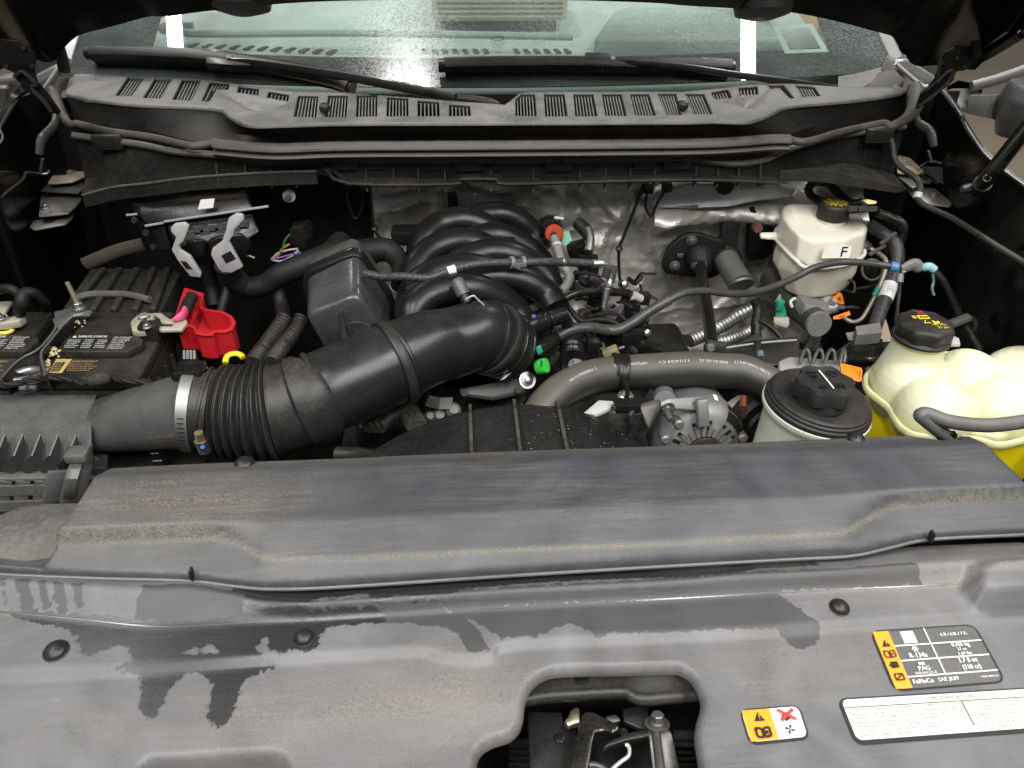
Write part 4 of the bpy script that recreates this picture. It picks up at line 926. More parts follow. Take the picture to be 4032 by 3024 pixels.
gb = [join(D1b.rect(0, 0, 1, .22), D1b.rect(0, .9, 1, 1), D1b.rect(0, .22, .06, .9), D1b.rect(.72, .22, 1, .9), fake_lines(D1b, .1, .68, .36, .13, 5, .09, ['NOTICE', 'DO NOT OPEN', 'SEALED UNIT', 'READ MANUAL'])), join(D1c.text('AVERTISSEMENT :', .03, .16, .16, .9), fake_lines(D1c, 0, .95, .38, .2, 4, .12, ['Risque de brulure chimique', 'Mettre hors de portee des enfants', 'Lire le manuel avant usage', 'Ne pas ouvrir la batterie']))]
b1, top1 = battery('dusty black battery with red terminal cover beside it', ('A', 880, 800), ('A', 1690, 800), ('A', 1335, 1455), ('A', 330, 1455), ((690, 1025), (1310, 1025), (1388, 1075), (1378, 1115), (1240, 1190), (618, 1190), (572, 1140), (640, 1060)), txt, gb, None)
# ribbed side of the battery
q0, q1 = top1[1], top1[2]
for i in range(5):
    p = q0.lerp(q1, .2+i*.17)+Vector((.012, 0, -.05)); mk('side_rib', box(p+Vector((-.008, 0, -.02)), (.008, .006, .07)), bat_m, b1, bevel=.002)
D2 = Decal([PZ(*g('A', x, y), 1.2125) for x, y in ((-250, 1035), (330, 1035), (230, 1165), (-350, 1165))], .0004)
D2c = Decal([PZ(*g('A', x, y), 1.2) for x, y in ((-200, 1285), (115, 1285), (60, 1385), (-250, 1385))], .0005)
txt2 = [join(D2.text('DANGER / POISON', .1, .2, .17, .44, bold=.004), fake_lines(D2, .46, .64, .42, .135, 5, .085, ww[1:]), fake_lines(D2, .68, .97, .22, .135, 7, .085, ww))]
gb2 = [join(D2c.text('AVERTISSEMENT :', .03, .16, .16, .9), fake_lines(D2c, 0, .95, .38, .2, 4, .12, ['Risque de brulure chimique', 'Mettre hors de portee des enfants', 'Lire le manuel avant usage', 'Ne pas ouvrir']))]
b2, top2 = battery('dusty black battery next to the fender, its negative cable curling up', ('A', -420, 800), ('A', 510, 795), ('A', 30, 1455), ('A', -800, 1455), ((-250, 1025), (320, 1025), (375, 1055), (370, 1085), (240, 1190), (-350, 1190)), txt2, gb2, None)
# terminals
lead = M('dull beige lead', (.52, .48, .38), .45, .5, dust=.4, dcol=(.5, .46, .36))
def clampset(lab, sgn, ring, body, bolt, arm):
    tc_ = thing('battery_clamp', lab, 'clamp')
    o = PZ(*g('A', *ring), 1.222)
    mk('post', lathe([(.0085, -.02), (.008, .004), (.006, .006)], o, (0, 0, 1), 20), M('grey lead', .3, .5, .6, dust=.3), tc_)
    mk('ring', lathe([(.009, -.012), (.0135, -.012), (.0138, -.002), (.0128, .001), (.0092, .001)], o, (0, 0, 1), 28, caps=False), lead, tc_)
    mk('jaw', slab([PZ(*g('A', x, y), 1.220) for x, y in body], .012), lead, tc_, bevel=.002)
    p = PZ(*g('A', *bolt), 1.224); mk('bolt', join(hexbolt(p, (0, -.1, 1), .0048, .006, 1.5), tube([p, p+Vector((0, 0, .014))], .0026, 10, 2)), steel(), tc_)
    mk('lug', slab([PZ(*g('A', x, y), 1.216) for x, y in arm], .006), lead, tc_, bevel=.002)
    return tc_
clampset('beige lead clamp on the battery post beside the red cover', 1, (1395, 865), ((1260, 905), (1290, 860), (1330, 880), (1420, 900), (1530, 880), (1520, 930), (1440, 980), (1275, 985)), (1425, 950), ((1460, 815), (1560, 810), (1640, 870), (1800, 870), (1815, 905), (1760, 975), (1540, 980), (1520, 940), (1660, 940), (1690, 910), (1560, 905), (1540, 860)))
c2 = clampset('beige lead clamp under the curled black cable on the battery next to the fender', -1, (-20, 870), ((-60, 880), (60, 860), (240, 820), (235, 850), (180, 890), (0, 920)), (10, 870), ((20, 850), (120, 700), (0, 700), (-60, 760), (-40, 840)))
mk('yellow_tab', tube([PZ(*g('A', x, y), 1.205) for x, y in ((-40, 1012), (60, 1010), (118, 985), (122, 945))], .003, 8, 4), M('yellow plastic', (.75, .55, .1), .5), c2)
mk('block', box(PZ(*g('A', 1460, 1000), 1.21), (.028, .022, .03)), rubber(), c2 if False else b1, bevel=.003)
# cables
tape = M('black cloth tape', .014, .6, dust=.2, dcol=(.05, .043, .034), bump=.6, bscale=300)
k1 = thing('negative_cable', 'thick black taped cable curling up from the battery next to the fender', 'cable')
mk('strand', tube([PZ(*g('A', 190, 820), 1.225), PZ(*g('A', 205, 720), 1.245), PZ(*g('A', 240, 630), 1.255), PZ(*g('A', 340, 630), 1.25), PZ(*g('A', 430, 720), 1.225), PZ(*g('A', 450, 800), 1.19)], [.0085, .0100, .009, .0075, .007, .007], 14, 8), tape, k1)
mk('strand', tube([PZ(*g('A', 200, 650), 1.24), PZ(*g('A', 120, 590), 1.25), PZ(*g('A', 40, 580), 1.25), PZ(*g('A', -80, 620), 1.24)], .007, 12, 8), tape, k1)
# red terminal cover: an open tray
red = M('red plastic', (.42, .010, .016), .36, dust=.12, dcol=(.4, .1, .08))
rc = thing('terminal_cover', 'open red plastic terminal cover hanging beside the battery', 'terminal cover')
rim = [PZ(*g('10', x, y), 1.212) for x, y in ((1200, 722), (1316, 757), (1302, 825), (1312, 848), (1345, 860), (1445, 875), (1500, 905), (1522, 945), (1500, 985), (1455, 1000), (1395, 1000), (1380, 1018), (1330, 1022), (1275, 1010), (1262, 975), (1235, 962), (1150, 962), (1135, 925))]
cen = sum(rim, Vector())/len(rim)
inn = [p+(cen-p)*.10 for p in rim]
mk('tray', loft([[p+Vector((0, 0, -.040)) for p in rim], rim, [p+Vector((0, 0, .001)) for p in inn], [p+(cen-p)*.04+Vector((0, 0, -.032)) for p in inn]]), red, rc, smooth=30)
mk('rim', tube(rim+[rim[0]], .0022, 8, 1), red, rc)
kc = thing('positive_cable', 'black taped cable with pink sleeve entering the red terminal cover', 'cable')
mk('jacket', tube([PZ(*g('10', 1250, 765), 1.225), PZ(*g('10', 1225, 810), 1.222), PZ(*g('10', 1200, 870), 1.218)], [.0085, .0095, .0092], 14, 6), tape, kc)
mk('sleeve', tube([PZ(*g('10', 1200, 865), 1.22), PZ(*g('10', 1175, 900), 1.222), PZ(*g('10', 1120, 925), 1.22)], [.0088, .0075, .003], 12, 6, flat=.6), M('pink tape', (.62, .08, .18), .5), kc)
# hold-down bracket with stud
hb = thing('battery_bracket', 'grey steel hold-down bracket between the two batteries with a tall stud', 'bracket')
br_ = M('bare grey steel', .33, .36, .8, dust=.35)
bb = M('black painted bracket', .02, .32, dust=.2)
mid = lambda pts, z_: [PZ(*g('A', x, y), z_) for x, y in pts]
mk('head', slab(mid(((520, 800), (735, 757), (900, 790), (865, 830), (720, 835), (640, 880), (560, 975), (530, 900)), 1.216), .005), br_, hb, bevel=.0015)
lft_e = mid(((520, 880), (540, 960), (440, 1100), (340, 1190), (220, 1250), (120, 1330), (20, 1440)), 1.214)
rgt_e = mid(((700, 850), (580, 970), (470, 1110), (400, 1200), (410, 1300), (440, 1400), (430, 1420)), 1.214)
LE, RE = smooth_path(lft_e, 4), smooth_path(rgt_e, 4); LE, RE = resample(LE, 25), resample(RE, 25)
mk('strap', sheet([LE, [a_.lerp(b_, .5)+Vector((0, 0, -.012)) for a_, b_ in zip(LE, RE)], RE]), bb, hb, solid=.003)
mk('flange', sheet([LE, [p+Vector((0, 0, -.03)) for p in LE]]), bb, hb, solid=.002); mk('flange', sheet([RE, [p+Vector((0, 0, -.03)) for p in RE]]), bb, hb, solid=.002)
for E_ in (LE, RE): mk('edge', tube(E_, .0018, 6, 1), br_, hb)
mk('foot', tube(mid(((90, 1450), (180, 1400), (300, 1370), (390, 1380), (420, 1420), (330, 1460), (150, 1480)), 1.205), .006, 10, 5), br_, hb)
s0 = PZ(*g('A', 772, 770), 1.218)
mk('nut', hexbolt(s0, (0, 0, 1), .0062, .010, 1.7), zinc(), hb)
mk('stud', tube([s0, s0+Vector((-.003, .0, .028)), s0+Vector((-.005, 0, .044))], [.0038, .0036, .0032], 14, 12), M('yellow zinc', (.62, .55, .40), .4, .8, bump=.6, bscale=400), hb)
# crusty corrosion
cr = []
for cx0, cy0, sx, sy, n in ((510, 1180, 50, 40, 60), (470, 1300, 22, 40, 26), (450, 1370, 20, 25, 16), (760, 900, 90, 40, 14)):
    for i in range(n):
        p = PZ(*g('A', rr.gauss(cx0, sx*.6), rr.gauss(cy0, sy*.6)), 1.202+rr.uniform(0, .004)); r_ = rr.uniform(.0008, .0022)
        cr.append(lathe([(r_*.3, -r_), (r_, -r_*.3), (r_*.8, r_*.6), (r_*.2, r_)], p, (rr.uniform(-.5, .5), rr.uniform(-.5, .5), 1), 6))
mk('corrosion_crumbs', join(*cr), M('battery corrosion', (.42, .35, .20), .9, vary=.3), kind='stuff', label='pale yellow corrosion crumbs beside the battery bracket', cat='corrosion')
# ribbed shield box behind the battery
rb = thing('ribbed_cover', 'dark brown dusty ribbed plastic cover standing behind the battery', 'cover')
rbm = M('brown dusty plastic', .022, .5, dust=.6, dcol=(.085, .07, .05), dscale=30)
tp = mid(((880, 372), (1700, 385), (1752, 425), (1565, 800), (575, 800)), 1.165)
mk('box', slab(tp, .12), rbm, rb, bevel=.006)
for x0_, x1_ in ((985, 690), (1140, 900), (1310, 1100), (1470, 1310), (1610, 1480)):
    a_, b_ = PZ(*g('A', x0_+20, 395), 1.168), PZ(*g('A', x1_, 795), 1.168); mk('ridge', bar(a_, b_, .012, .012), rbm, rb, bevel=.004, bseg=3)
mk('arch', tube([PZ(*g('A', x, y), 1.174) for x, y in ((700, 690), (850, 640), (1060, 632), (1250, 640), (1450, 690))], .006, 8, 6), M('lighter brown plastic', .07, .5, dust=.5, dcol=(.16, .14, .1)), rb)
fs = thing('foam_strip', 'tan edged foam strip in the dark behind the ribbed cover', 'foam')
mk('strip', tube(ly('A', (820, 345, 1.30), (950, 290, 1.30), (1150, 210, 1.31), (1390, 150, 1.32)), .012, 8, 8, flat=.4), M('tan foam', (.04, .033, .022), .9), fs)

# ---- control module with two grey levers
pc = thing('control_module', 'black control module with two light grey connector levers', 'module')
gb_ = satin()
mk('housing', loft([ly('10', (840, 150, 1.36), (1000, 110, 1.36), (1600, 70, 1.36), (1640, 190, 1.34), (1640, 215, 1.32), (950, 300, 1.32), (860, 240, 1.34)), ly('10', (900, 180, 1.30), (1000, 190, 1.30), (1600, 130, 1.30), (1640, 190, 1.285), (1650, 210, 1.28), (950, 310, 1.28), (900, 240, 1.29))]), gb_, pc, bevel=.003)
mk('edge', tube(ly('10', (942, 312, 1.278), (1060, 292, 1.278)), .0022, 6, 2), M('glossy edge', .3, .2), pc)
mk('edge', tube(ly('10', (1065, 284, 1.278), (1400, 235, 1.278), (1740, 185, 1.278)), .0022, 6, 4), M('glossy edge'), pc)
mk('edge', tube(ly('10', (820, 242, 1.29), (890, 235, 1.29)), .002, 6, 2), M('glossy edge'), pc)
mk('mount_plate', prism(ly('10', (850, 240, 1.31), (940, 300, 1.30), (1060, 310, 1.28), (1110, 460, 1.26), (1000, 470, 1.27), (960, 440, 1.28)), (0, .004, 0)), M('hinge black paint'), pc, bevel=.001)
for x, y in ((870, 275), (992, 448), (945, 358)): mk('plate_hole', lathe([(.006, 0), (.005, .002)], gy('10', x, y, 1.27), (0, -1, .3), 12), M('hinge edge'), pc)
mk('sticker', prism(ly('10', (1300, 142, 1.279), (1391, 134, 1.279), (1380, 194, 1.274), (1282, 206, 1.274)), (0, .0005, 0)), M('white sticker', .62, .5, dust=.2), pc)
sk = mk('connector_body', loft([ly('10', (1080, 310, 1.27), (1640, 230, 1.27), (1700, 360, 1.25), (1600, 420, 1.24), (1130, 460, 1.24)), ly('10', (1090, 320, 1.25), (1630, 245, 1.25), (1680, 350, 1.23), (1590, 410, 1.22), (1140, 450, 1.22))]), gb_, pc, bevel=.004)
for i in range(9): mk('key_slot', box(gy('10', 1190+i*48, 345-i*6+(i % 2)*25, 1.235), (.016, .006, .010)), M('slot edge', .06, .3), sk)
for pts in (((1200, 400), (1330, 390), (1340, 470), (1320, 515), (1270, 520), (1220, 500)), ((1345, 400), (1400, 375), (1560, 350), (1640, 420), (1600, 510), (1480, 560), (1360, 480))):
    mk('plug', loft([[gy('10', x, y, 1.23) for x, y in pts], [gy('10', x, y+6, 1.185) for x, y in pts]]), satin(), pc, bevel=.006, bseg=3)
lev = M('light grey lever plastic', .36, .5, dust=.15, vary=.05)
def lever(pts, hole, Y, cpt):
    lv = mk('lever', prism([gy('10', x, y, Y) for x, y in pts], (0, .008, 0)), lev, pc, bevel=.0015)
    mk('window', prism([gy('10', x, y, Y-.0012) for x, y in hole], (0, .002, 0)), ink(), lv)
lever(((1130, 302), (1195, 295), (1222, 315), (1215, 350), (1190, 410), (1158, 440), (1168, 472), (1232, 512), (1262, 560), (1304, 625), (1298, 648), (1232, 640), (1150, 535), (1112, 468), (1140, 385), (1108, 352), (1105, 325)), ((1170, 540), (1205, 545), (1245, 592), (1205, 590)), 1.16, 0)
lever(((1480, 265), (1530, 235), (1572, 243), (1581, 272), (1520, 335), (1512, 370), (1482, 415), (1510, 470), (1572, 580), (1500, 618), (1440, 615), (1415, 590), (1366, 500), (1375, 462), (1440, 412), (1462, 345)), ((1433, 506), (1492, 475), (1527, 524), (1466, 555)), 1.15, 0)
mk('cable_boot', tube(ly('10', (1475, 560, 1.17), (1500, 640, 1.18), (1580, 700, 1.19)), [.022, .019, .019], 14, 6), tape, pc)
# harness
hn = thing('wire_harness', 'thick taped black wire harness running from the control module', 'harness')
mk('trunk', tube(ly('10', (1500, 630, 1.185), (1600, 705, 1.19), (1720, 690, 1.19), (1830, 620, 1.19), (1990, 560, 1.20), (2140, 500, 1.22), (2212, 430, 1.27)), [.019, .018, .018, .019, .021, .023, .023], 16, 10), tape, hn)
mk('trunk', tube(ly('11', (0, 500, 1.30), (150, 480, 1.32), (300, 470, 1.33), (380, 560, 1.30), (370, 700, 1.24)), [.022, .024, .022, .018, .014], 14, 10), tape, hn)
mk('branch', tube(ly('10', (1340, 560, 1.22), (1370, 700, 1.22), (1395, 830, 1.2)), .012, 12, 8), tape, hn)
mk('branch', tube(ly('10', (1790, 640, 1.2), (1810, 760, 1.19), (1830, 850, 1.17), (1840, 930, 1.13)), .012, 12, 8), tape, hn)
mk('branch', tube(ly('10', (1480, 700, 1.19), (1450, 800, 1.17), (1420, 900, 1.15)), .008, 10, 6), tape, hn)
for pts in (((1850, 900, 1.10), (1800, 980, 1.08), (1700, 1110, 1.04), (1640, 1200, 1.0)), ((1960, 900, 1.1), (1920, 990, 1.08), (1820, 1110, 1.04), (1760, 1200, 1.0))):
    mk('loom', ribbed(ly('10', *pts), .0125, 14, 10, .006, .001), M('black loom', .02, .5, dust=.4), hn)
ww_ = [((1880, 365), (1845, 410), (1830, 470), (1810, 500), (.015, .16, .04)), ((1875, 430), (1830, 460), (1805, 500), (1790, 520), (.3, .21, .02)), ((1930, 460), (1870, 468), (1800, 490), (1770, 520), (.42, .28, .34)), ((1950, 485), (1880, 500), (1800, 520), (1755, 525), (.17, .09, .25)), ((1935, 470), (1880, 515), (1820, 540), (1760, 530), (.32, .33, .4)), ((1650, 520), (1610, 505), (1580, 515), (1560, 530), (.6, .5, .3))]
cn = thing('multi_plug', 'black multi plug with thin coloured wires next to the firewall', 'connector')
mk('body', loft([ly('10', (1900, 290, 1.30), (2010, 260, 1.30), (2050, 330, 1.30), (2030, 430, 1.30), (1960, 460, 1.30), (1900, 400, 1.30)), ly('10', (1870, 330, 1.24), (1960, 320, 1.24), (2000, 380, 1.24), (1990, 460, 1.24), (1930, 480, 1.24), (1880, 440, 1.24))]), satin(), cn, bevel=.003)
for a_, b_, c_, d_, col in ww_: mk('wire', tube([gy('10', *q, 1.225) for q in (a_, b_, c_, d_)], .0017, 6, 6), M('wire %g %g' % (col[0], col[1]), col, .4), cn)
wn = thing('washer_nut', 'white washer and nut on the black panel above the multi plug', 'nut')
mk('washer', lathe([(.0115, 0), (.0115, .003), (.007, .004)], gy('10', 1875, 115, 1.34), (0, -1, .2), 24), M('grey nylon', .35, .5), wn)
mk('nut', lathe([(.0055, 0), (.0055, .010), (.003, .012)], gy('10', 1872, 125, 1.337), (0, -1, .2), 6), M('dark nut', .12, .4, .6), wn)

# ---- air filter box
ab = thing('air_filter_box', 'black ribbed air filter box feeding the intake hose', 'air box')
abm = M('satin air box plastic', .075, .34, dust=.35, dcol=(.2, .185, .16), dscale=50, bump=.3, bscale=500)
def arow(y, zt, x0=-420, x1=600, bow=0): return [PZ(*g('20', x, y+bow*(x-x0)/(x1-x0)), zt) for x in np.linspace(x0, x1, 12)]
top_rows = [arow(250, 1.12, x1=640, bow=-30), arow(238, 1.158, x1=640, bow=-30), arow(262, 1.172, x1=635, bow=-30), arow(330, 1.177, x1=600, bow=-10), arow(480, 1.174, x1=590, bow=0), arow(560, 1.160, x1=590), arow(745, 1.128, x1=600), arow(900, 1.06, x1=620)]
mk('upper_shell', sheet(top_rows), abm, ab, solid=.003)
for x in (-85, 30, 145, 260, 375, 492):
    a_ = PZ(*g('20', x, 512), 1.176); b_ = PZ(*g('20', x-100, 744), 1.132); c_ = PZ(*g('20', x-45, 640), 1.163); d_ = PZ(*g('20', x+10, 700), 1.128)
    mk('rib', loft([[a_+Vector((s, 0, 0)), c_+Vector((s, -.004, .001)), b_+Vector((s, -.002, .008)), b_+Vector((s, -.002, -.02)), d_+Vector((s, .01, -.02))] for s in (-.0012, .0012)]), abm, ab)
fl_ = lambda x, y, z_: PZ(*g('20', x, y), z_)
mk('flange', slab([fl_(-420, 755, 1.13), fl_(410, 742, 1.13), fl_(400, 792, 1.13), fl_(-420, 806, 1.13)], .006), abm, ab, bevel=.0015)
mk('flange', slab([fl_(560, 735, 1.13), fl_(760, 728, 1.13), fl_(700, 785, 1.13), fl_(560, 790, 1.13)], .006), abm, ab, bevel=.0015)
gr = M('air box lower', .035, .5, dust=.6, dcol=(.2, .175, .13))
mk('lower_shell', sheet([[fl_(x, 770, 1.098) for x in (-420, 0, 560, 700)], [fl_(x, 1040, 1.035) for x in (-420, 0, 560, 700)]]), gr, ab, solid=.004)
for x in (-85, 33, 150, 272, 385):
    mk('grid_bar', bar(fl_(x, 815, 1.126), fl_(x-22, 1010, 1.078), .003, .016), abm, ab)
for y, zt in ((865, 1.114), (965, 1.090)):
    mk('grid_bar', bar(fl_(-420, y+25, zt), fl_(375, y, zt), .003, .016), abm, ab)
cl = mk('clip', sheet([[fl_(x, 720, 1.150), fl_(x-5, 700, 1.158), fl_(x-18, 730, 1.165), fl_(x-38, 800, 1.158), fl_(x-48, 870, 1.14), fl_(x-50, 925, 1.12)] for x in (455, 540)]), abm, ab, solid=.004, bevel=.001)
mk('clip_head', box(fl_(508, 640, 1.165), (.027, .024, .013)), abm, cl, bevel=.003)
for x in (395, 512): mk('clip_guide', bar(fl_(x, 745, 1.145), fl_(x-42, 945, 1.105), .006, .03), abm, ab, bevel=.0015)
mk('side_lug', slab([fl_(598, 645, 1.15), fl_(700, 635, 1.15), fl_(695, 730, 1.15), fl_(590, 730, 1.15)], .05), M('wet black plastic', .03, .22, coat=.5), ab, bevel=.003)
# outlet duct towards the hose
DU = PY(*g('20', 1250, 345), .835)
axd = (PY(*g('20', 1660, 372), .835)-DU).normalized()
u_, w_, n_ = basis(axd, (0, 0, 1))
loops = []
D_l = PZ(*g('20', 610, 455), 1.145)
for t, sc1, rz in ((0, .036, .030), (.03, .041, .036), (.35, .045, .042), (.65, .048, .047), (.9, .052, .051), (1.0, .0535, .0535), (1.04, .0535, .0535)):
    loops.append([D_l.lerp(DU, t)+u_*(rz*math.sin(a))+w_*(sc1*math.cos(a)) for a in np.linspace(0, 2*math.pi, 29)[:-1]])
mk('outlet_duct', loft(loops), M('glossy duct plastic', .06, .25, dust=.25, dcol=(.2, .18, .15), coat=.35), ab)
mk('duct_edge', tube([fl_(650, 548, 1.155), fl_(900, 510, 1.155), fl_(1210, 440, 1.155)], .003, 8, 5), abm, ab)
mk('duct_edge', tube([fl_(690, 585, 1.135), fl_(800, 580, 1.138), fl_(1000, 530, 1.14), fl_(1220, 455, 1.14)], .0035, 8, 5), M('wet black plastic'), ab)
hx = thing('hex_plug', 'black plastic hex plug in front of the intake hose clamp', 'bolt')
mk('head', lathe([(.0125, -.012), (.0125, -.003), (.0112, -.002), (.0112, .009), (.0102, .010), (.004, .010), (.0035, .008)], fl_(1030, 640, 1.125), (0, 0, 1), 6), satin(), hx, smooth=25)
mk('floor_bracket', slab([fl_(700, 600, 1.10), fl_(1300, 560, 1.10), fl_(1340, 720, 1.10), fl_(700, 760, 1.10)], .01), black(), hx)
# sensor plug on the duct
sp_ = thing('air_flow_sensor', 'black sensor plug standing on the intake duct beside the battery', 'sensor')
q = gy('10', 1235, 1235, .865)
mk('body', loft([ly('10', (1170, 1210, .86), (1290, 1195, .86), (1310, 1260, .86), (1180, 1275, .86)), ly('10', (1190, 1125, .885), (1270, 1115, .885), (1285, 1190, .885), (1170, 1205, .885))]), satin(), sp_, bevel=.003)
mk('base', prism(ly('10', (1098, 1262, .85), (1190, 1235, .85), (1330, 1205, .85), (1335, 1240, .84), (1250, 1290, .83), (1105, 1305, .83)), (0, .01, -.012)), satin(), sp_, bevel=.002)
for i in range(4): mk('pin_ridge', bar(gy('10', 1195+i*22, 1122, .878), gy('10', 1198+i*22, 1180, .868), .003, .006), M('slot edge'), sp_)
mk('plug_latch', box(gy('10', 1230, 1250, .845), (.035, .03, .012)), satin(), sp_, bevel=.002)
# twisted harness in front of the batteries
th = thing('twisted_loom', 'twisted black taped loom lying along the front of the batteries', 'loom')
tw = mid(((-120, 1500), (100, 1510), (300, 1460), (480, 1440), (680, 1455), (820, 1490), (930, 1460), (1080, 1445), (1250, 1470), (1480, 1495)), 1.207)
pth = smooth_path(tw, 14); fr_ = frames(pth)
for ph in (0, 2.1, 4.2):
    mk('strand', tube([p+N_*(.0022*math.cos(i*.22+ph))+B_*(.0022*math.sin(i*.22+ph)) for i, (p, (T_, N_, B_)) in enumerate(zip(pth, fr_))], .0029, 8, raw=True), tape, th)
mk('clip', tube([PZ(*g('A', 880, 1480), 1.209), PZ(*g('A', 960, 1455), 1.213), PZ(*g('A', 1050, 1450), 1.209)], [.007, .009, .007], 10, 5), M('clip cloth', .03, .8, dust=.7, bump=.9, bscale=300), th)
mk('tray_edge', tube(mid(((-100, 1560), (450, 1535), (900, 1520), (1400, 1500)), 1.165), .004, 8, 4), M('glossy edge'), th)
# ================================================================== middle of the bay
tub = M('satin intake plastic', .026, .25, dust=.22, dcol=(.10, .097, .09), dscale=46, up=.96, bump=.12, bscale=1500)
ih = thing('intake_hose', 'large black intake hose with ribbed bellows and smooth elbow tube', 'hose')
A0 = DU; A1 = DU+axd*.035
bel = [PY(*g('20', 1300, 345), .835), PY(*g('20', 1420, 360), .835), PY(*g('20', 1650, 368), .833), PY(*g('20', 1850, 340), .838), PY(*g('20', 1990, 292), .845), PY(*g('B', 330, 1213), .852)]
path = smooth_path([DU-axd*.005]+bel, 24); s = [0]
for a_, b_ in zip(path, path[1:]): s.append(s[-1]+(b_-a_).length)
Ltot = s[-1]; mpt = 260; ss = np.linspace(0, Ltot, mpt)
Pb = [Vector([np.interp(q, s, [p[i] for p in path]) for i in range(3)]) for q in ss]
def rb_(q):
    t = q/Ltot
    base = np.interp(t, [0, .075, .20, .225, .645, .68, .86, .88, .97, 1], [.0555, .0555, .0535, .058, .0625, .0600, .0590, .0630, .0630, .058])
    if .215 < t < .66: base += .0042*(math.sin((t-.215)/.445*7*2*math.pi-math.pi/2))
    if .115 < t < .135 or .20 < t < .215: base += .0022
    return base
bm_ = M('grey dusty bellows rubber', .03, .42, dust=.45, dcol=(.17, .145, .115), dscale=40, up=.6)
mk('bellows', tube(Pb, [rb_(q) for q in ss], 48, raw=True), bm_, ih, smooth=60)
# tube
ctr = [PY(*g('B', 270, 1240), .847), PY(*g('B', 480, 1150), .86), PY(*g('B', 760, 1033), .88), PY(*g('B', 1080, 890), .903), PY(*g('B', 1350, 775), .925), PY(*g('B', 1600, 715), .945), PY(*g('11', 900, 1020), .965), PY(*g('11', 985, 1050), .975)]
tr_ = [.056, .0575, .0575, .0565, .054, .0515, .0505, .050]
tp_ = smooth_path(ctr, 10)
mk('elbow_tube', tube(tp_, tr_, 48, raw=True), tub, ih, smooth=60)
sm_l = [PY(*g('B', x, y), Y) for x, y, Y in ((300, 1310, .79), (560, 1230, .805), (800, 1150, .825), (1010, 1075, .842))]
def ring_at(path, i, r, w, name, m, par, lip=.0):
    T = frames(path)[i][0]; mk(name, lathe([(r-.004, -w/2), (r+lip, -w/2), (r+lip+.0006, 0), (r+lip, w/2), (r-.004, w/2)], path[i], T, 48), m, par, bevel=.0008)
rub2 = M('rubber cuff', .03, .4, dust=.3, dcol=(.15, .135, .11))
ring_at(tp_, 6, .0605, .006, 'cuff', rub2, ih)
ring_at(tp_, 30, .0615, .013, 'rib_band', rub2, ih); ring_at(tp_, 32, .0585, .006, 'rib_band', tub, ih)
k = len(tp_)-3
ring_at(tp_, len(tp_)-8, .0535, .008, 'rib_band', tub, ih); ring_at(tp_, len(tp_)-3, .0565, .011, 'rib_band', rub2, ih)
# worm clamp on the bellows
T = axd
wc = thing('hose_clamp', 'steel worm-drive clamp round the ribbed intake bellows', 'clamp')
cpos = path[int(len(path)*.085)]
mk('band', lathe([(.0565, -.007), (.0572, -.007), (.0572, .007), (.0565, .007)], cpos, T, 48), M('worn band steel', .30, .45, .9, dust=.4), wc)
scr = PY(*g('20', 1300, 520), .775)
mk('screw_housing', tube([PY(*g('20', 1300, 545), .775), PY(*g('20', 1330, 615), .776)], .0085, 10, 2), zinc(), wc)
mk('screw', tube([PY(*g('20', 1285, 500), .773), PY(*g('20', 1305, 550), .774)], [.0055, .0065], 12, 3), M('brass screw', (.6, .48, .22), .35, .9), wc)
mk('paint_dot', lathe([(.003, 0), (.0025, .001)], PY(*g('20', 1313, 593), .764), (0, -1, .6), 12), M('blue paint dot', (.02, .13, .45), .5), wc)
u2, w2, n2 = basis(T, (0, 0, 1))
for i in range(12):
    a = math.radians(-30+i*6.2)-.25; rdir = (-w2*math.cos(a)*-1+u2*math.sin(a)) if (-w2).y > 0 else (-w2*math.cos(a)+u2*math.sin(a))
    mk('band_notch', box(cpos+rdir*.0573, (.008, .0012, .0012), Matrix((n2, rdir, n2.cross(rdir))).transposed()), ink(), wc)
# throttle body
tb = thing('throttle_body', 'glossy black throttle body with steel flange at the end of the intake tube', 'throttle body')
e0 = tp_[-1]; e1 = PY(*g('11', 1050, 1080), .985); e2 = PY(*g('11', 1110, 1105), .995)
wetb = M('wet glossy black', .016, .16, dust=.15, coat=.5)
mk('collar', tube([e0, e0.lerp(e1, .5), e1, e2], [.050, .0515, .0505, .046], 40, 4), wetb, tb, smooth=60)
pp = smooth_path([e0, e1, e2], 8)
for i, r_, w_r in ((2, .0545, .007), (6, .0535, .006), (9, .053, .008), (12, .0525, .006)): ring_at(pp, i, r_, w_r, 'ring', wetb, tb)
mk('flange', slab([PY(*g('21', x, y), Y) for x, y, Y in ((760, 215, .935), (1225, 130, .985), (1245, 188, .975), (1170, 228, .962), (985, 268, .936), (785, 240, .928))], .008), M('stained flange', .10, .5, .6, dust=.5, dcol=(.12, .1, .08)), tb, bevel=.002)
mk('lower_neck', lathe([(.048, 0), (.045, -.06)], PY(*g('21', 1000, 250), .985), (0, 0, 1), 24), wetb, tb)
for s_, x, y, Y in (('21', 1205, 160, .972),): 
    p = PY(*g(s_, x, y), Y); mk('flange_bolt', hexbolt(p, (.2, -.75, .6), .0058, .007, 1.6, 2.3), steel(), tb)
for x, y, Y in ((798, 243, .921), (1145, 225, .955)): mk('flange_hole', lathe([(.0055, 0), (.005, .001)], PY(*g('21', x, y), Y), (0, -.8, .6), 14), ink(), tb)
mk('tag', slab([PY(*g('11', x, y), .935) for x, y in ((1070, 1245), (1110, 1232), (1090, 1290), (1030, 1310))], .001), white_paint(), tb)
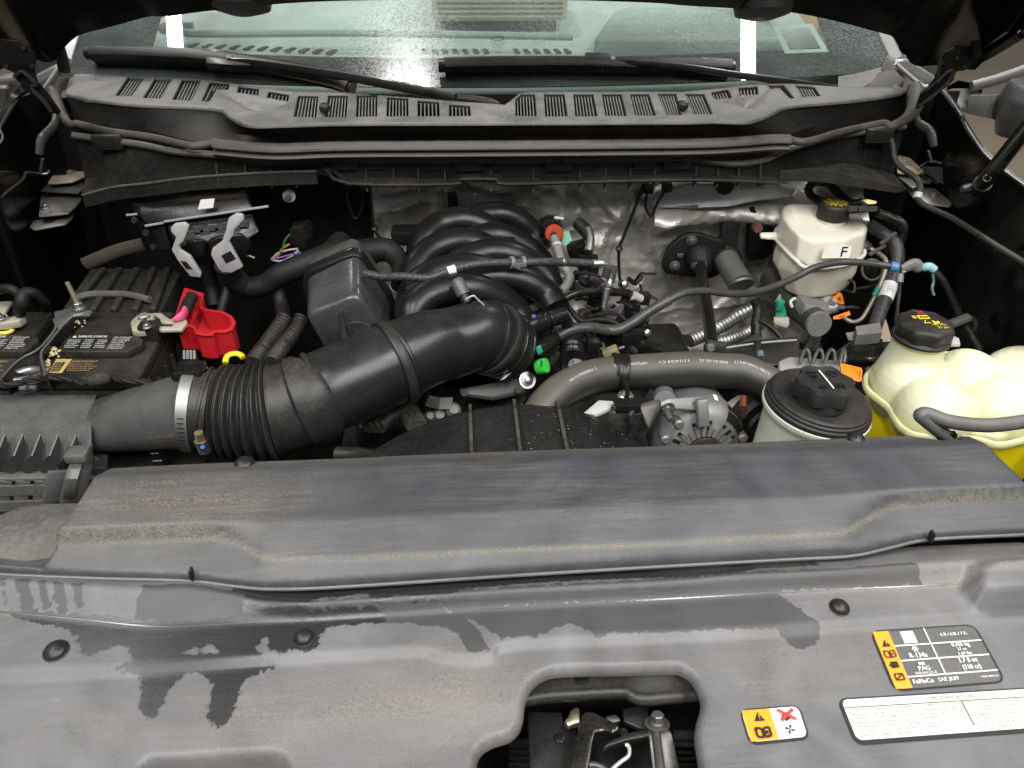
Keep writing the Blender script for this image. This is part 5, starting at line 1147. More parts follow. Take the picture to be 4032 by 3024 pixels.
# capped port and wire spring
cp = thing('capped_port', 'grey rubber cap on a port above the intake elbow', 'cap')
c0_, c1_ = PY(*g('11', 800, 775), .985), PY(*g('11', 755, 680), 1.0)
mk('cap', tube([c0_.lerp(c1_, .15), c0_.lerp(c1_, .6), c1_, c1_+(c1_-c0_)*.2, c1_+(c1_-c0_)*.30], [.0100, .0108, .0102, .0085, .002], 20, 4), M('grey rubber cap', .07, .42, dust=.15), cp)
mk('neck', tube([c0_-(c1_-c0_)*.4, c0_.lerp(c1_, .2)], .008, 16, 2), rubber(), cp)
mk('wire_spring', tube([PY(*g('11', x, y), .965) for x, y in ((805, 790), (855, 765), (885, 790), (925, 825))], .0014, 6, 4), M('pale wire', .55, .4, .6), cp)

# ---- intake manifold
im = thing('intake_manifold', 'black intake manifold with interleaved curved runners in front of the firewall', 'manifold')
imm = M('manifold black plastic', .014, .33, dust=.08, dcol=(.06, .055, .05), dscale=20)
R = [((440, 930, .99), (470, 850, 1.0), (570, 760, 1.02), (720, 715, 1.03), (860, 715, 1.035), (1010, 770, 1.04), (1120, 850, 1.04), (1170, 930, 1.03)),
     ((620, 780, 1.06), (760, 690, 1.07), (920, 640, 1.08), (1080, 640, 1.085), (1220, 680, 1.085), (1330, 750, 1.08), (1390, 840, 1.06)),
     ((440, 870, 1.05), (470, 740, 1.07), (560, 640, 1.10), (700, 590, 1.12), (860, 580, 1.13), (1000, 620, 1.13), (1100, 680, 1.12)),
     ((700, 600, 1.14), (820, 520, 1.16), (970, 480, 1.17), (1120, 500, 1.17), (1250, 570, 1.17), (1340, 660, 1.16), (1370, 760, 1.14)),
     ((450, 700, 1.14), (490, 570, 1.17), (580, 470, 1.20), (720, 415, 1.22), (860, 420, 1.23), (980, 470, 1.22), (1060, 540, 1.2)),
     ((760, 470, 1.24), (880, 390, 1.26), (1020, 370, 1.265), (1150, 420, 1.265), (1260, 500, 1.26), (1330, 600, 1.25), (1350, 680, 1.23)),
     ((500, 520, 1.24), (540, 390, 1.27), (640, 300, 1.30), (780, 270, 1.31), (910, 300, 1.31), (1010, 370, 1.30)),
     ((800, 330, 1.33), (900, 250, 1.35), (1040, 230, 1.355), (1160, 280, 1.355), (1240, 360, 1.35), (1290, 470, 1.33))]
for r_ in R:
    n_r = len(r_); mk('runner', tube(ly('11', *r_), [.0215]*n_r, 28, 10, flat=1.15), imm, im, smooth=60)
mk('plenum', loft([ly('11', (430, 900, 1.06), (1300, 900, 1.06), (1380, 700, 1.22), (1300, 480, 1.36), (520, 450, 1.36)), [p+Vector((0, 0, -.12)) for p in ly('11', (430, 900, 1.06), (1300, 900, 1.06), (1380, 700, 1.22), (1300, 480, 1.36), (520, 450, 1.36))]]), imm, im, bevel=.02)
mk('lug', box(gy('11', 430, 370, 1.36), (.06, .04, .03)), imm, im, bevel=.006)
mk('boss', box(gy('11', 1075, 415, 1.23), (.028, .016, .014)), imm, im, bevel=.003)
eb = thing('engine_block', 'dark engine block and covers below the manifold', 'engine')
mk('block', loft([[Vector(q) for q in ((-.33, .86, 1.02), (.28, .86, 1.0), (.28, 1.30, 1.0), (-.33, 1.38, 1.02))], [Vector(q) for q in ((-.3, .86, .75), (.28, .86, .75), (.28, 1.38, .75), (-.3, 1.38, .75))]]), M('dark engine casting', .02, .6, .2, dust=.3), eb, bevel=.02)
for x, y, sx, sy in ((.24, 1.10, .09, .3), (-.25, 1.15, .1, .4)): mk('valve_cover', box((x, y, 1.03), (sx, sy, .06)), black(), eb, bevel=.015, bseg=3)

# ---- resonator box
rz = thing('resonator_box', 'black rounded resonator box above the bellows', 'resonator')
rzm = M('resonator plastic', .036, .25, dust=.25, dcol=(.14, .13, .12), dscale=45)
def rl(Y, *pts): return [PY(*g('R', x, y), Y) for x, y in pts]
def rnd(loop, n=3): return smooth_path(loop, n, True)
o_rim = ((90, 430), (105, 350), (150, 303), (300, 240), (440, 183), (500, 176), (560, 205), (640, 310), (740, 460), (815, 600), (830, 700), (620, 930), (300, 930), (130, 600))
o_cap = ((150, 330), (160, 240), (185, 205), (300, 150), (440, 90), (492, 84), (535, 112), (620, 220), (730, 400), (800, 560), (810, 680), (620, 880), (320, 880), (180, 560))
o_in = ((125, 450), (135, 400), (165, 372), (300, 305), (440, 240), (500, 230), (548, 255), (630, 365), (720, 500), (785, 620), (795, 700), (610, 900), (310, 900), (150, 610))
o_fr = ((128, 700), (132, 655), (165, 625), (300, 575), (445, 518), (505, 508), (558, 540), (610, 610), (670, 700), (720, 780), (725, 830), (600, 980), (320, 980), (215, 850))
ri, ci, bi, fi = rl(1.13, *o_rim), rl(1.165, *o_cap), rl(1.122, *o_in), rl(1.022, *o_fr)
cf = sum(fi, Vector())/len(fi)
mk('body', loft([rnd(bi), rnd(fi), rnd([p.lerp(cf, .035)+Vector((0, -.006, -.001)) for p in fi]), rnd([p.lerp(cf, .11)+Vector((0, -.009, -.003)) for p in fi])]), rzm, rz, smooth=50)
mk('rim', loft([rnd([p+Vector((0, .006, .003)) for p in ri]), rnd(ri), rnd([p+Vector((0, -.008, -.004)) for p in ri])]), satin(), rz, smooth=40, bevel=.001)
mk('upper_shell', loft([rnd([p.lerp(q, .35) for p, q in zip(ri, ci)]), rnd(ci), rnd([p+Vector((0, .02, -.012)) for p in ci])]), M('grey resonator top', .055, .28, dust=.15), rz, smooth=50)
mk('rib', prism(rl(1.005, (385, 660), (392, 660), (440, 860), (385, 870)), (.0, .01, 0)), rzm, rz)
mk('rib', tube(rl(1.006, (455, 800), (455, 750), (530, 738), (610, 775)), .0012, 6, 4), rzm, rz)
for p0, p1 in (((160, 470), (440, 370)), ((160, 560), (450, 450))): mk('mould_line', tube([rl(1.075, p0)[0]+Vector((0, 0, .0)), rl(1.075, p1)[0]], .0004, 5, 2), rzm, rz)

# ---- hoses over the manifold
m, N, Lk, b = nodes('braided black hose')
b.inputs['Base Color'].default_value = (.02, .02, .02, 1); b.inputs['Roughness'].default_value = .5
wv = N.new('ShaderNodeTexChecker'); wv.inputs['Scale'].default_value = 260; tc = N.new('ShaderNodeTexCoord'); Lk.new(tc.outputs['Object'], wv.inputs['Vector'])
Lk.new(mixc(N, Lk, wv.outputs['Fac'], .016, .05), b.inputs['Base Color'])
bp = N.new('ShaderNodeBump'); bp.inputs['Strength'].default_value = .5; bp.inputs['Distance'].default_value = .001; Lk.new(wv.outputs['Fac'], bp.inputs['Height']); Lk.new(bp.outputs[0], b.inputs['Normal'])
braid = m
h1 = thing('braided_hose', 'braided black hose with white band crossing the intake manifold', 'hose')
hp = ly('11', (150, 620, 1.06), (270, 642, 1.05), (400, 640, 1.04), (560, 650, 1.035), (660, 618, 1.04), (740, 592, 1.045), (860, 562, 1.05), (1000, 552, 1.06), (1140, 550, 1.07), (1300, 546, 1.08), (1480, 548, 1.10), (1640, 556, 1.11))
mk('hose', tube(hp, .0064, 16, 8), braid, h1)
hpp = smooth_path(hp, 8)
mk('white_band', tube(hpp[35:41], .0070, 18, raw=True), white_paint(), h1)
def band(name, pth, i, w, r, m, par):
    T = frames(pth)[i][0]; return mk(name, lathe([(r-.002, -w/2), (r, -w/2), (r, w/2), (r-.002, w/2)], pth[i], T, 20), m, par, bevel=.0006)
gc = M('grey clamp plastic', .14, .4, dust=.2)
band('clip', hpp, 62, .006, .0098, gc, h1); band('clip', hpp, 66, .006, .0098, gc, h1); band('strap', hpp, 78, .007, .0075, steel(), h1)
mk('clip_web', box(hpp[64]+Vector((0, -.009, .0)), (.016, .003, .006)), gc, h1)
mk('ferrule', tube([hpp[-1]-Vector((.004, 0, 0)), ly('11', (1690, 556, 1.112))[0]], .0073, 16, 2), steel(), h1)
mk('elbow', tube(ly('11', (1680, 556, 1.112), (1730, 566, 1.115), (1755, 600, 1.115), (1745, 660, 1.112), (1730, 710, 1.105)), [.0045, .0045, .0045, .005, .006], 14, 8), steel(), h1)
mk('elbow_nut', lathe([(.0075, -.006), (.0075, .004), (.006, .007)], gy('11', 1728, 708, 1.105), (0, -.2, 1), 16), zinc(), h1)
mk('stem', tube(ly('11', (1722, 720, 1.10), (1700, 840, 1.09)), [.006, .005], 10, 3), zinc(), h1)
h2 = thing('vent_tube', 'light grey vent tube with black sleeve rising to the orange valve', 'hose')
gt = M('light grey tube', .17, .45, dust=.25)
mk('upper_tube', tube(ly('11', (1380, 390, 1.22), (1395, 440, 1.20), (1415, 500, 1.18), (1430, 560, 1.16), (1465, 610, 1.15), (1480, 650, 1.14), (1450, 710, 1.13), (1400, 750, 1.12)), .0078, 16, 8), gt, h2)
mk('sleeve', tube(ly('11', (1430, 720, 1.125), (1380, 765, 1.12), (1330, 795, 1.11), (1270, 830, 1.10)), [.007, .0086, .0086, .0083], 14, 8), M('glossy black sleeve', .014, .22, coat=.4), h2)
mk('lower_tube', tube(ly('11', (1290, 822, 1.10), (1220, 858, 1.09), (1140, 890, 1.07), (1050, 905, 1.06)), .0076, 16, 8), gt, h2)
mk('pale_band', tube(ly('11', (1392, 425, 1.203), (1402, 455, 1.197)), .0083, 16, 3), M('pale band', .42, .5), h2)
ov = thing('orange_valve', 'orange disc valve with black bracket behind the manifold', 'valve')
mk('disc', lathe([(.015, -.005), (.0165, 0), (.0155, .004), (.010, .006), (.006, .006)], gy('11', 1378, 362, 1.24), (0, -.9, .45), 28), M('burnt orange plastic', (.30, .036, .007), .7, spec=.2), ov)
mk('nozzle', tube(ly('11', (1374, 365, 1.235), (1378, 400, 1.222)), [.0055, .006], 14, 2), rubber(), ov)
mk('bracket', loft([ly('11', (1270, 270, 1.30), (1340, 235, 1.30), (1420, 250, 1.30), (1440, 320, 1.29), (1400, 400, 1.28), (1280, 400, 1.28)), ly('11', (1290, 300, 1.25), (1340, 270, 1.25), (1400, 280, 1.25), (1410, 330, 1.25), (1380, 380, 1.25), (1300, 380, 1.25)),]), satin(), ov, bevel=.004)
mk('bar', tube(ly('11', (1380, 258, 1.27), (1438, 265, 1.27)), .0025, 8, 2), M('pale bar', .5, .5), ov)
tg = mk('green_tag', prism(ly('11', (1440, 350, 1.25), (1475, 345, 1.25), (1495, 405, 1.24), (1450, 445, 1.235), (1425, 420, 1.24)), (0, .002, 0)), M('green tag', (.10, .30, .20), .5, dust=.3), ov)
h3 = thing('vapor_hose', 'long dark grey rubber hose running from the green connector to the blue clip', 'hose')
hv = ly('11', (1370, 1050, 1.03), (1480, 990, 1.04), (1600, 972, 1.05), (1720, 985, 1.06), (1800, 982, 1.06), (1900, 930, 1.07), (2000, 862, 1.08), (2125, 790, 1.09))
mk('thick_length', tube(hv, .0086, 18, 10), greyrub(), h3)
hv2 = ly('11', (2115, 796, 1.09), (2212, 750, 1.10)) + ly('12', (80, 735, 1.11), (180, 736, 1.12), (300, 750, 1.13), (450, 745, 1.15), (600, 702, 1.17), (740, 640, 1.19), (860, 580, 1.2), (1000, 550, 1.21), (1100, 546, 1.21), (1250, 560, 1.21), (1390, 580, 1.20))
mk('thin_length', tube(hv2, .0062, 16, 10), greyrub(), h3)
for i in (18, 26, 34, 42, 50, 58, 66):
    p = smooth_path(hv, 10)[i]; T = frames(smooth_path(hv, 10))[i][0]
    nn = (CAM-p).normalized(); nn = (nn-T*nn.dot(T)).normalized(); bb_ = nn.cross(T)*-1
    fn = lambda x, y: p+T*x+bb_*y+nn*.0088
    mk('lettering', text_on('HBNOK', fn, -.005, -.001, .002, align='L'), M('pale hose print', .2, .5), h3)
band('blue_clip', smooth_path(hv2, 10), -3, .013, .0090, M('blue plastic', (.06, .19, .42), .42), h3)
qk = thing('quick_connector', 'black quick connector with small blue mark on the intake elbow', 'connector')
mk('barrel', tube(ly('11', (1160, 975, .99), (1230, 955, 1.0), (1300, 935, 1.01), (1370, 912, 1.02), (1455, 885, 1.03)), [.010, .0148, .0145, .0135, .0125], 18, 4), satin(), qk)
cpth = smooth_path(ly('11', (1160, 975, .99), (1300, 935, 1.01), (1455, 885, 1.03)), 8)
for i in (5, 8, 10): band('rib', cpth, i, .003, .0162, satin(), qk)
mk('blue_mark', box(gy('11', 1247, 898, .985), (.005, .003, .004)), M('blue plastic'), qk)
mk('hose_tail', tube(ly('11', (1440, 905, 1.03), (1470, 960, 1.05), (1480, 1040, 1.07), (1500, 1160, 1.05)), .010, 14, 6), rubber(), qk)
qg = thing('quick_connector', 'black quick connector with teal green window at the hose end', 'connector')
mk('barrel', tube(ly('11', (1250, 1130, .985), (1320, 1085, 1.0), (1390, 1040, 1.02)), [.0135, .013, .0105], 18, 5), satin(), qg)
mk('window', prism(ly('11', (1258, 1105, .96), (1292, 1090, .96), (1308, 1130, .958), (1275, 1152, .958)), (0, .004, 0)), M('teal green plastic', (.02, .30, .19), .4), qg, bevel=.0008)
gr_ = thing('green_clip', 'bright green ring clip on a small hose beside the throttle body', 'clip')
mk('ring', lathe([(.008, -.008), (.0115, -.008), (.012, 0), (.0115, .008), (.008, .008)], gy('11', 1300, 1222, .965), (.8, -.35, .45), 28), M('bright green plastic', (.05, .52, .06), .4), gr_, bevel=.001)
mk('hose', tube(ly('11', (1290, 1230, .965), (1350, 1200, .985), (1385, 1170, 1.0), (1400, 1130, 1.01)), [.006, .008, .0075, .005], 14, 6), rubber(), gr_)
mk('slot', box(gy('11', 1297, 1200, .952), (.003, .003, .010)), M('dark green', (.02, .2, .03), .5), gr_)
h4 = thing('coolant_hose', 'short glossy black hose arching above the coil connectors', 'hose')
mk('hose', tube(ly('11', (1320, 880, 1.09), (1400, 815, 1.10), (1500, 757, 1.11), (1600, 738, 1.12), (1750, 740, 1.13), (1850, 748, 1.14), (1935, 785, 1.15)), .0068, 16, 8), M('glossy black hose', .014, .3, dust=.15), h4)
mk('end_tape', tube(ly('11', (1895, 762, 1.135), (1940, 785, 1.14)), .0074, 12, 2), M('pale band'), h4)
# wiring clutter between manifold and firewall
cl_ = thing('coil_wiring', 'tangle of dark wires and plugs beside the manifold on the driver side', 'wiring')
wr = random.Random(11)
for pts, r_ in ((((1500, 620, 1.16), (1600, 620, 1.17), (1690, 650, 1.17), (1760, 720, 1.16)), .004), (((1500, 880, 1.12), (1560, 930, 1.11), (1680, 920, 1.11), (1800, 960, 1.10), (1900, 1130, 1.06)), .006), (((1600, 900, 1.12), (1700, 880, 1.12), (1800, 890, 1.12), (1850, 930, 1.11)), .004), (((1430, 760, 1.14), (1480, 850, 1.13), (1560, 930, 1.12)), .006), (((1760, 1030, 1.08), (1850, 1080, 1.06), (1920, 1140, 1.04)), .008), (((1560, 1020, 1.06), (1580, 1120, 1.04), (1600, 1180, 1.02)), .010), (((1820, 780, 1.15), (1880, 850, 1.13), (1930, 940, 1.1)), .006), (((1460, 640, 1.17), (1520, 700, 1.15), (1500, 780, 1.13)), .005)):
    mk('wire', tube(ly('11', *pts), r_*.75, 8, 8), tape, cl_)
for x, y, Y, sz in ((1880, 1050, 1.06, (.05, .03, .045)), (1930, 1000, 1.09, (.04, .03, .05)), (1990, 1110, 1.05, (.06, .03, .03)), (1700, 1040, 1.08, (.035, .03, .05)), (1880, 870, 1.13, (.035, .03, .05)), (1640, 830, 1.15, (.03, .05, .06)), (1530, 470, 1.30, (.05, .05, .04)), (1600, 560, 1.25, (.05, .04, .04)), (1620, 1120, 1.03, (.03, .03, .06))):
    mk('plug', box(gy('11', x, y, Y), [q*.72 for q in sz], rot((.3, 1, .2), wr.uniform(-30, 30))), satin(), cl_, bevel=.003)
for x, y, Y in ((1960, 1003, 1.07), (1815, 690, 1.15)): mk('stud', lathe([(.007, 0), (.007, .014), (.004, .016)], gy('11', x, y, Y), (.3, -.8, .4), 6), steel(), cl_)
mk('tan_plug', box(gy('11', 1745, 1130, 1.04), (.026, .018, .014), rot((0, 1, 0), -25)), M('olive tan plastic', (.20, .18, .09), .5, dust=.2), cl_, bevel=.003)
for pts in (((1690, 650), (1715, 668)), ((1765, 810), (1795, 830)), ((1865, 985), (1880, 1020)), ((1800, 1105), (1835, 1095))): mk('wire', tube([gy('11', *q, 1.04 if q[1] > 1050 else 1.10) for q in pts], .002, 6, 2), M('lilac wire', (.2, .15, .3), .5), cl_)
mk('stem', tube(ly('11', (1600, 330, 1.30), (1615, 400, 1.28), (1600, 480, 1.26)), [.007, .008, .009], 12, 6), zinc(), cl_)
mk('stem_hose', tube(ly('11', (1530, 290, 1.34), (1580, 340, 1.32), (1605, 390, 1.30)), [.012, .013, .009], 12, 6), rubber(), cl_)
cx_r = random.Random(21)
for i in range(34):
    x0r, y0r = cx_r.uniform(1470, 1960), cx_r.uniform(640, 1130); Yr = np.interp(y0r, [600, 1150], [1.22, 1.06])+cx_r.uniform(-.02, .03)
    pr = [(x0r, y0r, Yr)]
    for _ in range(3): pr.append((pr[-1][0]+cx_r.uniform(-90, 110), pr[-1][1]+cx_r.uniform(-60, 90), pr[-1][2]+cx_r.uniform(-.02, .015)))
    mk('wire', tube(ly('11', *pr), cx_r.choice((.0016, .0022, .003, .0045)), 8, 6), cx_r.choice((tape, rubber(), M('grey braid wire', .06, .6, dust=.3), M('brown tape', (.045, .035, .025), .7))), cl_)
for i in range(16):
    x0r, y0r = cx_r.uniform(1480, 1980), cx_r.uniform(560, 1150); Yr = np.interp(y0r, [560, 1150], [1.24, 1.06])
    mk('plug', box(gy('11', x0r, y0r, Yr), (cx_r.uniform(.012, .024), cx_r.uniform(.012, .02), cx_r.uniform(.014, .034)), rot((cx_r.uniform(-1, 1), 1, cx_r.uniform(-1, 1)), cx_r.uniform(-40, 40))), cx_r.choice((satin(), black(), M('dark grey plug', .05, .4, dust=.2))), cl_, bevel=.002)
oc = thing('oil_filler_tube', 'black ribbed filler tube with a flange bolt behind the radiator hose', 'filler tube')
mk('tube', ribbed(ly('11', (1490, 1020, 1.05), (1495, 1100, 1.03), (1500, 1180, 1.0)), [.0185, .0195], 24, 8, .012, .0018), satin(), oc)
mk('foot', slab([gy('11', x, y, Y) for x, y, Y in ((1420, 1180, 1.02), (1600, 1180, 1.02), (1620, 1260, .97), (1420, 1270, .96))], .03), black(), oc, bevel=.005)
mk('bolt', hexbolt(gy('11', 1522, 1215, .975), (0, -.4, 1), .0055, .008, 1.5, 2.2), steel(), oc)
# wiring straps hanging on the firewall
for lab, s_, pts in (('black wiring strap hanging on the foil beside the resonator', '11', ((185, 60, 1.40), (195, 180, 1.39), (215, 330, 1.385), (280, 430, 1.38))), ('black wiring strap hanging down the foil beside the orange valve', '11', ((1960, 40, 1.39), (1900, 200, 1.385), (1830, 380, 1.38), (1800, 460, 1.375), (1800, 600, 1.37), (1810, 690, 1.35)))):
    w_ = thing('wiring_strap', lab, 'strap'); q = ly(s_, *pts)
    mk('strap', tube(q, .006, 10, 8, flat=.5), rubber(), w_); mk('knot', lathe([(.004, -.006), (.008, 0), (.004, .006)], q[len(q)//2], (.2, 0, 1), 12), rubber(), w_)
for lab, s_, A_, B_ in (('looped black cable hanger under the cowl near the resonator', '11', ((30, 40), (50, 180), (90, 260), (130, 200), (150, 60)), 1.39), ('looped black cable hanger under the cowl near the brake reservoir', '11', ((1990, 70), (1970, 180), (2010, 250), (2040, 180), (2110, 60)), 1.38)):
    w_ = thing('cable_hanger', lab, 'hanger'); mk('loop', tube([gy(s_, *q, B_) for q in A_], .0045, 8, 8, flat=.6), rubber(), w_)
    for q in (A_[0], A_[-1]): mk('clip', box(gy(s_, *q, B_), (.02, .016, .02)), rubber(), w_, bevel=.005)
mk('dark_tab', prism(ly('11', (690, 90, 1.42), (745, 85, 1.42), (765, 230, 1.415), (690, 240, 1.415)), (0, .004, 0)), rubber(), label='black tab on the foil above the intake manifold', cat='tab', bevel=.001)

# ---- upper radiator hose
m, N, Lk, b = nodes('olive dusty rubber')
ge = N.new('ShaderNodeNewGeometry'); sx = N.new('ShaderNodeSeparateXYZ'); Lk.new(ge.outputs['Normal'], sx.inputs[0])
du = mth(N, Lk, 'MULTIPLY', ramp(N, Lk, sx.outputs[2], .25, .95), mth(N, Lk, 'ADD', mth(N, Lk, 'MULTIPLY', noise(N, Lk, 30, 6, .7), .7), .35), True)
Lk.new(mixc(N, Lk, du, (.018, .018, .017), (.098, .092, .072)), b.inputs['Base Color']); b.inputs['Roughness'].default_value = .48
bp = N.new('ShaderNodeBump'); bp.inputs['Strength'].default_value = .2; bp.inputs['Distance'].default_value = .0006; Lk.new(noise(N, Lk, 500, 2, .5), bp.inputs['Height']); Lk.new(bp.outputs[0], b.inputs['Normal'])
uh = thing('radiator_hose', 'thick olive-grey radiator hose with white printed part numbers', 'hose')
rp = ly('C', (230, 1680, .775), (300, 1560, .795), (440, 1430, .82), (650, 1330, .845), (880, 1290, .86), (1150, 1270, .87), (1500, 1250, .88), (1750, 1265, .88)) + ly('E', (1050, 330, .875), (1250, 420, .86), (1400, 530, .84))
mk('hose', tube(rp, [.023, .0235, .024, .0245, .0245, .025, .025, .025, .0245, .0245, .0245], 32, 10), m, uh, smooth=60)
rpp = smooth_path(rp, 10); rs2 = [0]
for a_, b_ in zip(rpp, rpp[1:]): rs2.append(rs2[-1]+(b_-a_).length)
rfr = frames(rpp)
def on_hose(off_ang):
    def fn(x, y):
        # x runs along the hose, upside-down print
        i = min(max(np.searchsorted(rs2, x), 1), len(rpp)-1); t = (x-rs2[i-1])/(rs2[i]-rs2[i-1]); p = rpp[i-1].lerp(rpp[i], t); T = rfr[i][0]
        up_ = Vector((0, 0, 1)); up_ = (up_-T*up_.dot(T)).normalized(); fwd_ = T.cross(up_); fwd_ = fwd_ if fwd_.y < 0 else -fwd_
        r_ = .0256; a = off_ang+y/r_
        return p+up_*(r_*math.cos(a))+fwd_*(r_*math.sin(a))
    return fn
fnh = on_hose(.42)
for s0_, st_ in ((.065, 'C 3100020652 K119N'), (.118, 'C LS H/C'), (.145, '<EPDM/K MEX'), (.208, '11/14/24 C1'), (.268, '1500 01:05:15'), (.325, 'K119N 3100020652'), (.39, '<EPDM/K MEX LS')):
    flipped = lambda x, y, s0_=s0_: fnh(s0_+.045-x, y)
    mk('lettering', text_on(st_, flipped, 0, 0, .0042, w=.046 if len(st_) > 9 else .026), M('hose print', .5, .6), uh)
# strap, bolt and stand
sb = thing('hose_strap', 'black strap with a flange bolt holding the thick radiator hose', 'strap')
i0 = min(range(len(rpp)), key=lambda i: (rpp[i]-gy('C', 900, 1285, .862)).length); T0 = rfr[i0][0]
mk('band', lathe([(.0240, -.011), (.0278, -.011), (.0283, -.006), (.0272, -.004), (.0272, .004), (.0283, .006), (.0278, .011), (.0240, .011)], rpp[i0], T0+Vector((.0, -.35, 0)), 40), M('glossy black strap', .012, .34, dust=.1), sb, bevel=.0005)
p = gy('C', 960, 1475, .815)
mk('tongue', tube(ly('C', (950, 1360, .83), (965, 1430, .818), (965, 1500, .81)), .012, 10, 5, flat=.35), M('glossy black strap'), sb)
mk('bolt', hexbolt(p, (0, -.3, 1), .0052, .010, 1.5, 2.0), steel(), sb)
st_m = M('flaking black stand', .02, .5, dust=.9, dcol=(.12, .11, .10), dscale=90, up=0)
def stz(x, y, Y): return PY(*g('21', x, y), Y)
mk('stand', loft([[stz(1690, 620, .80), stz(1990, 620, .80), stz(1990, 560, .84), stz(1720, 560, .84)], [stz(1735, 370, .785), stz(1945, 370, .785), stz(1950, 330, .825), stz(1750, 330, .825)], [stz(1770, 345, .79), stz(1910, 340, .79), stz(1920, 312, .82), stz(1780, 312, .82)]]), st_m, sb, bevel=.004, bseg=3)
mk('stand_rib', bar(stz(1880, 370, .782), stz(1880, 590, .797), .004, .01), st_m, sb)
mk('nut_block', box(gy('21', 1850, 325, .795), (.034, .02, .014)), satin(), sb, bevel=.003)
# ---- fan shroud
fs_ = thing('fan_shroud', 'dark curved fan shroud with three scuffed ribs behind the radiator cover', 'shroud')
arc = [PY(*g('21', x, y), .78) for x, y in ((60, 720), (170, 645), (350, 530), (600, 422), (850, 352), (1150, 318), (1380, 325), (1570, 370), (1750, 458), (1900, 548), (2040, 650))]
arcs = smooth_path(arc, 6)
fm = M('scuffed fan shroud', .018, .45, dust=.4, dcol=(.06, .053, .043), dscale=25)
mk('shell', sheet([[p+Vector((0, .004, -.03)) for p in arcs], [p+Vector((0, .003, -.004)) for p in arcs], arcs, [p+Vector((0, -.008, .003)) for p in arcs], [p+Vector((0, -.20, .006)) for p in arcs]]), fm, fs_, solid=.003)
chip = M('chipped rib', .02, .6, dust=.8, dcol=(.15, .135, .11), dscale=70, up=0)
for x, y in ((825, 352), (1110, 318), (1390, 326)):
    a_ = PY(*g('21', x, y), .78); mk('rib', prism([a_+Vector((0, .004, .006)), a_+Vector((0, -.2, .016)), a_+Vector((0, -.2, 0)), a_+Vector((0, .004, -.01))], (.004, 0, 0)), chip, fs_)
m, N, Lk, b = nodes('paint flakes'); b.inputs['Base Color'].default_value = (.12, .11, .09, 1); b.inputs['Roughness'].default_value = .8
fk = []; fr2 = random.Random(5)
for i in range(90):
    u = fr2.betavariate(2.2, 1.5); x = 950+u*1030; 
    j = int(np.clip((x-60)/1980*(len(arcs)-1), 0, len(arcs)-2)); p = min(arcs, key=lambda q: abs(q.x-PY(*g('21', x, 450), .74).x)); dy = fr2.uniform(.005, .12)
    q = p+Vector((fr2.uniform(-.006, .006), -dy, .0065+dy*.02)); s1 = fr2.uniform(.0004, .0012); a = fr2.uniform(0, 3.1)
    fk.append(([q+Vector((s1*math.cos(a+k_*1.57)*(1.6 if k_ % 2 else .7), s1*math.sin(a+k_*1.57), 0)) for k_ in range(4)], [(0, 1, 2, 3)]))
mk('flakes', join(*fk), m, fs_, kind='stuff')
mk('front_pipe', tube([PY(*g('21', -30, 640), .74), PY(*g('21', 120, 650), .73), PY(*g('21', 260, 680), .70)], .010, 12, 6), rubber(), fs_)
# clutter under the intake tube
ut = thing('loom_under_tube', 'black corrugated looms passing under the intake tube', 'loom')
for dx in (0, 60, 120): mk('loom', ribbed(ly('B', (820+dx, 1500, .86), (930+dx, 1400, .89), (1090+dx, 1330, .93), (1180+dx, 1420, .90), (1250+dx*.6, 1500, .86)), .009, 12, 10, .005, .0009), M('black loom'), ut)
mk('tag', prism(ly('B', (1500, 1225, .93), (1620, 1225, .93), (1600, 1330, .92), (1490, 1330, .92)), (0, .002, 0)), M('dull white tag', .12, .6, dust=.4), ut)
mk('tag_arm', prism(ly('B', (1360, 1300, .92), (1400, 1200, .93), (1500, 1225, .93), (1490, 1330, .92)), (0, .003, 0)), satin(), ut)
for x, y, r_ in ((1340, 1440, .010), (1490, 1390, .011), (1400, 1400, .009), (1620, 1340, .012)): mk('cast_boss', lathe([(r_, -.01), (r_, .004), (r_*.6, .010)], gy('B', x, y, .93), (.2, -.6, .7), 16), M('dull casting', .16, .6, .4, dust=.4), ut)
yr = thing('dipstick_handle', 'yellow ring dipstick handle peeking over the bellows', 'handle')
mk('ring', tube([gy('10', 1460, 1200, .90), gy('10', 1470, 1160, .91), gy('10', 1510, 1140, .915), gy('10', 1555, 1145, .915), gy('10', 1575, 1165, .91)], .0032, 12, 8, flat=1.3), M('yellow handle', (.70, .50, .01), .4), yr)
# ================================================================== driver side of the bay
def ly2(*pts): return ly('D', *pts)
# ---- brake fluid reservoir and master cylinder
milk = M('milky white plastic', (.72, .68, .58), .42, dust=.3, dcol=(.5, .43, .30), dscale=30, sss=.35, vary=.04)
bf = thing('brake_reservoir', 'milky white brake fluid reservoir with black cap and F sticker', 'reservoir')
def rloop(pts): return [PY(*g('D', x, y), Y) for x, y, Y in pts]
T0_ = [(500, 130, 1.375), (760, 130, 1.385), (960, 160, 1.385), (1130, 225, 1.37), (1195, 330, 1.325), (1165, 385, 1.30), (1010, 430, 1.28), (740, 440, 1.275), (620, 400, 1.285), (520, 290, 1.325), (440, 210, 1.36), (445, 150, 1.375)]
T1_ = [(490, 128, 1.39), (770, 126, 1.395), (990, 160, 1.395), (1170, 235, 1.38), (1228, 350, 1.33), (1200, 400, 1.30), (1020, 462, 1.27), (715, 472, 1.265), (590, 420, 1.275), (480, 310, 1.32), (415, 225, 1.365), (430, 150, 1.385)]
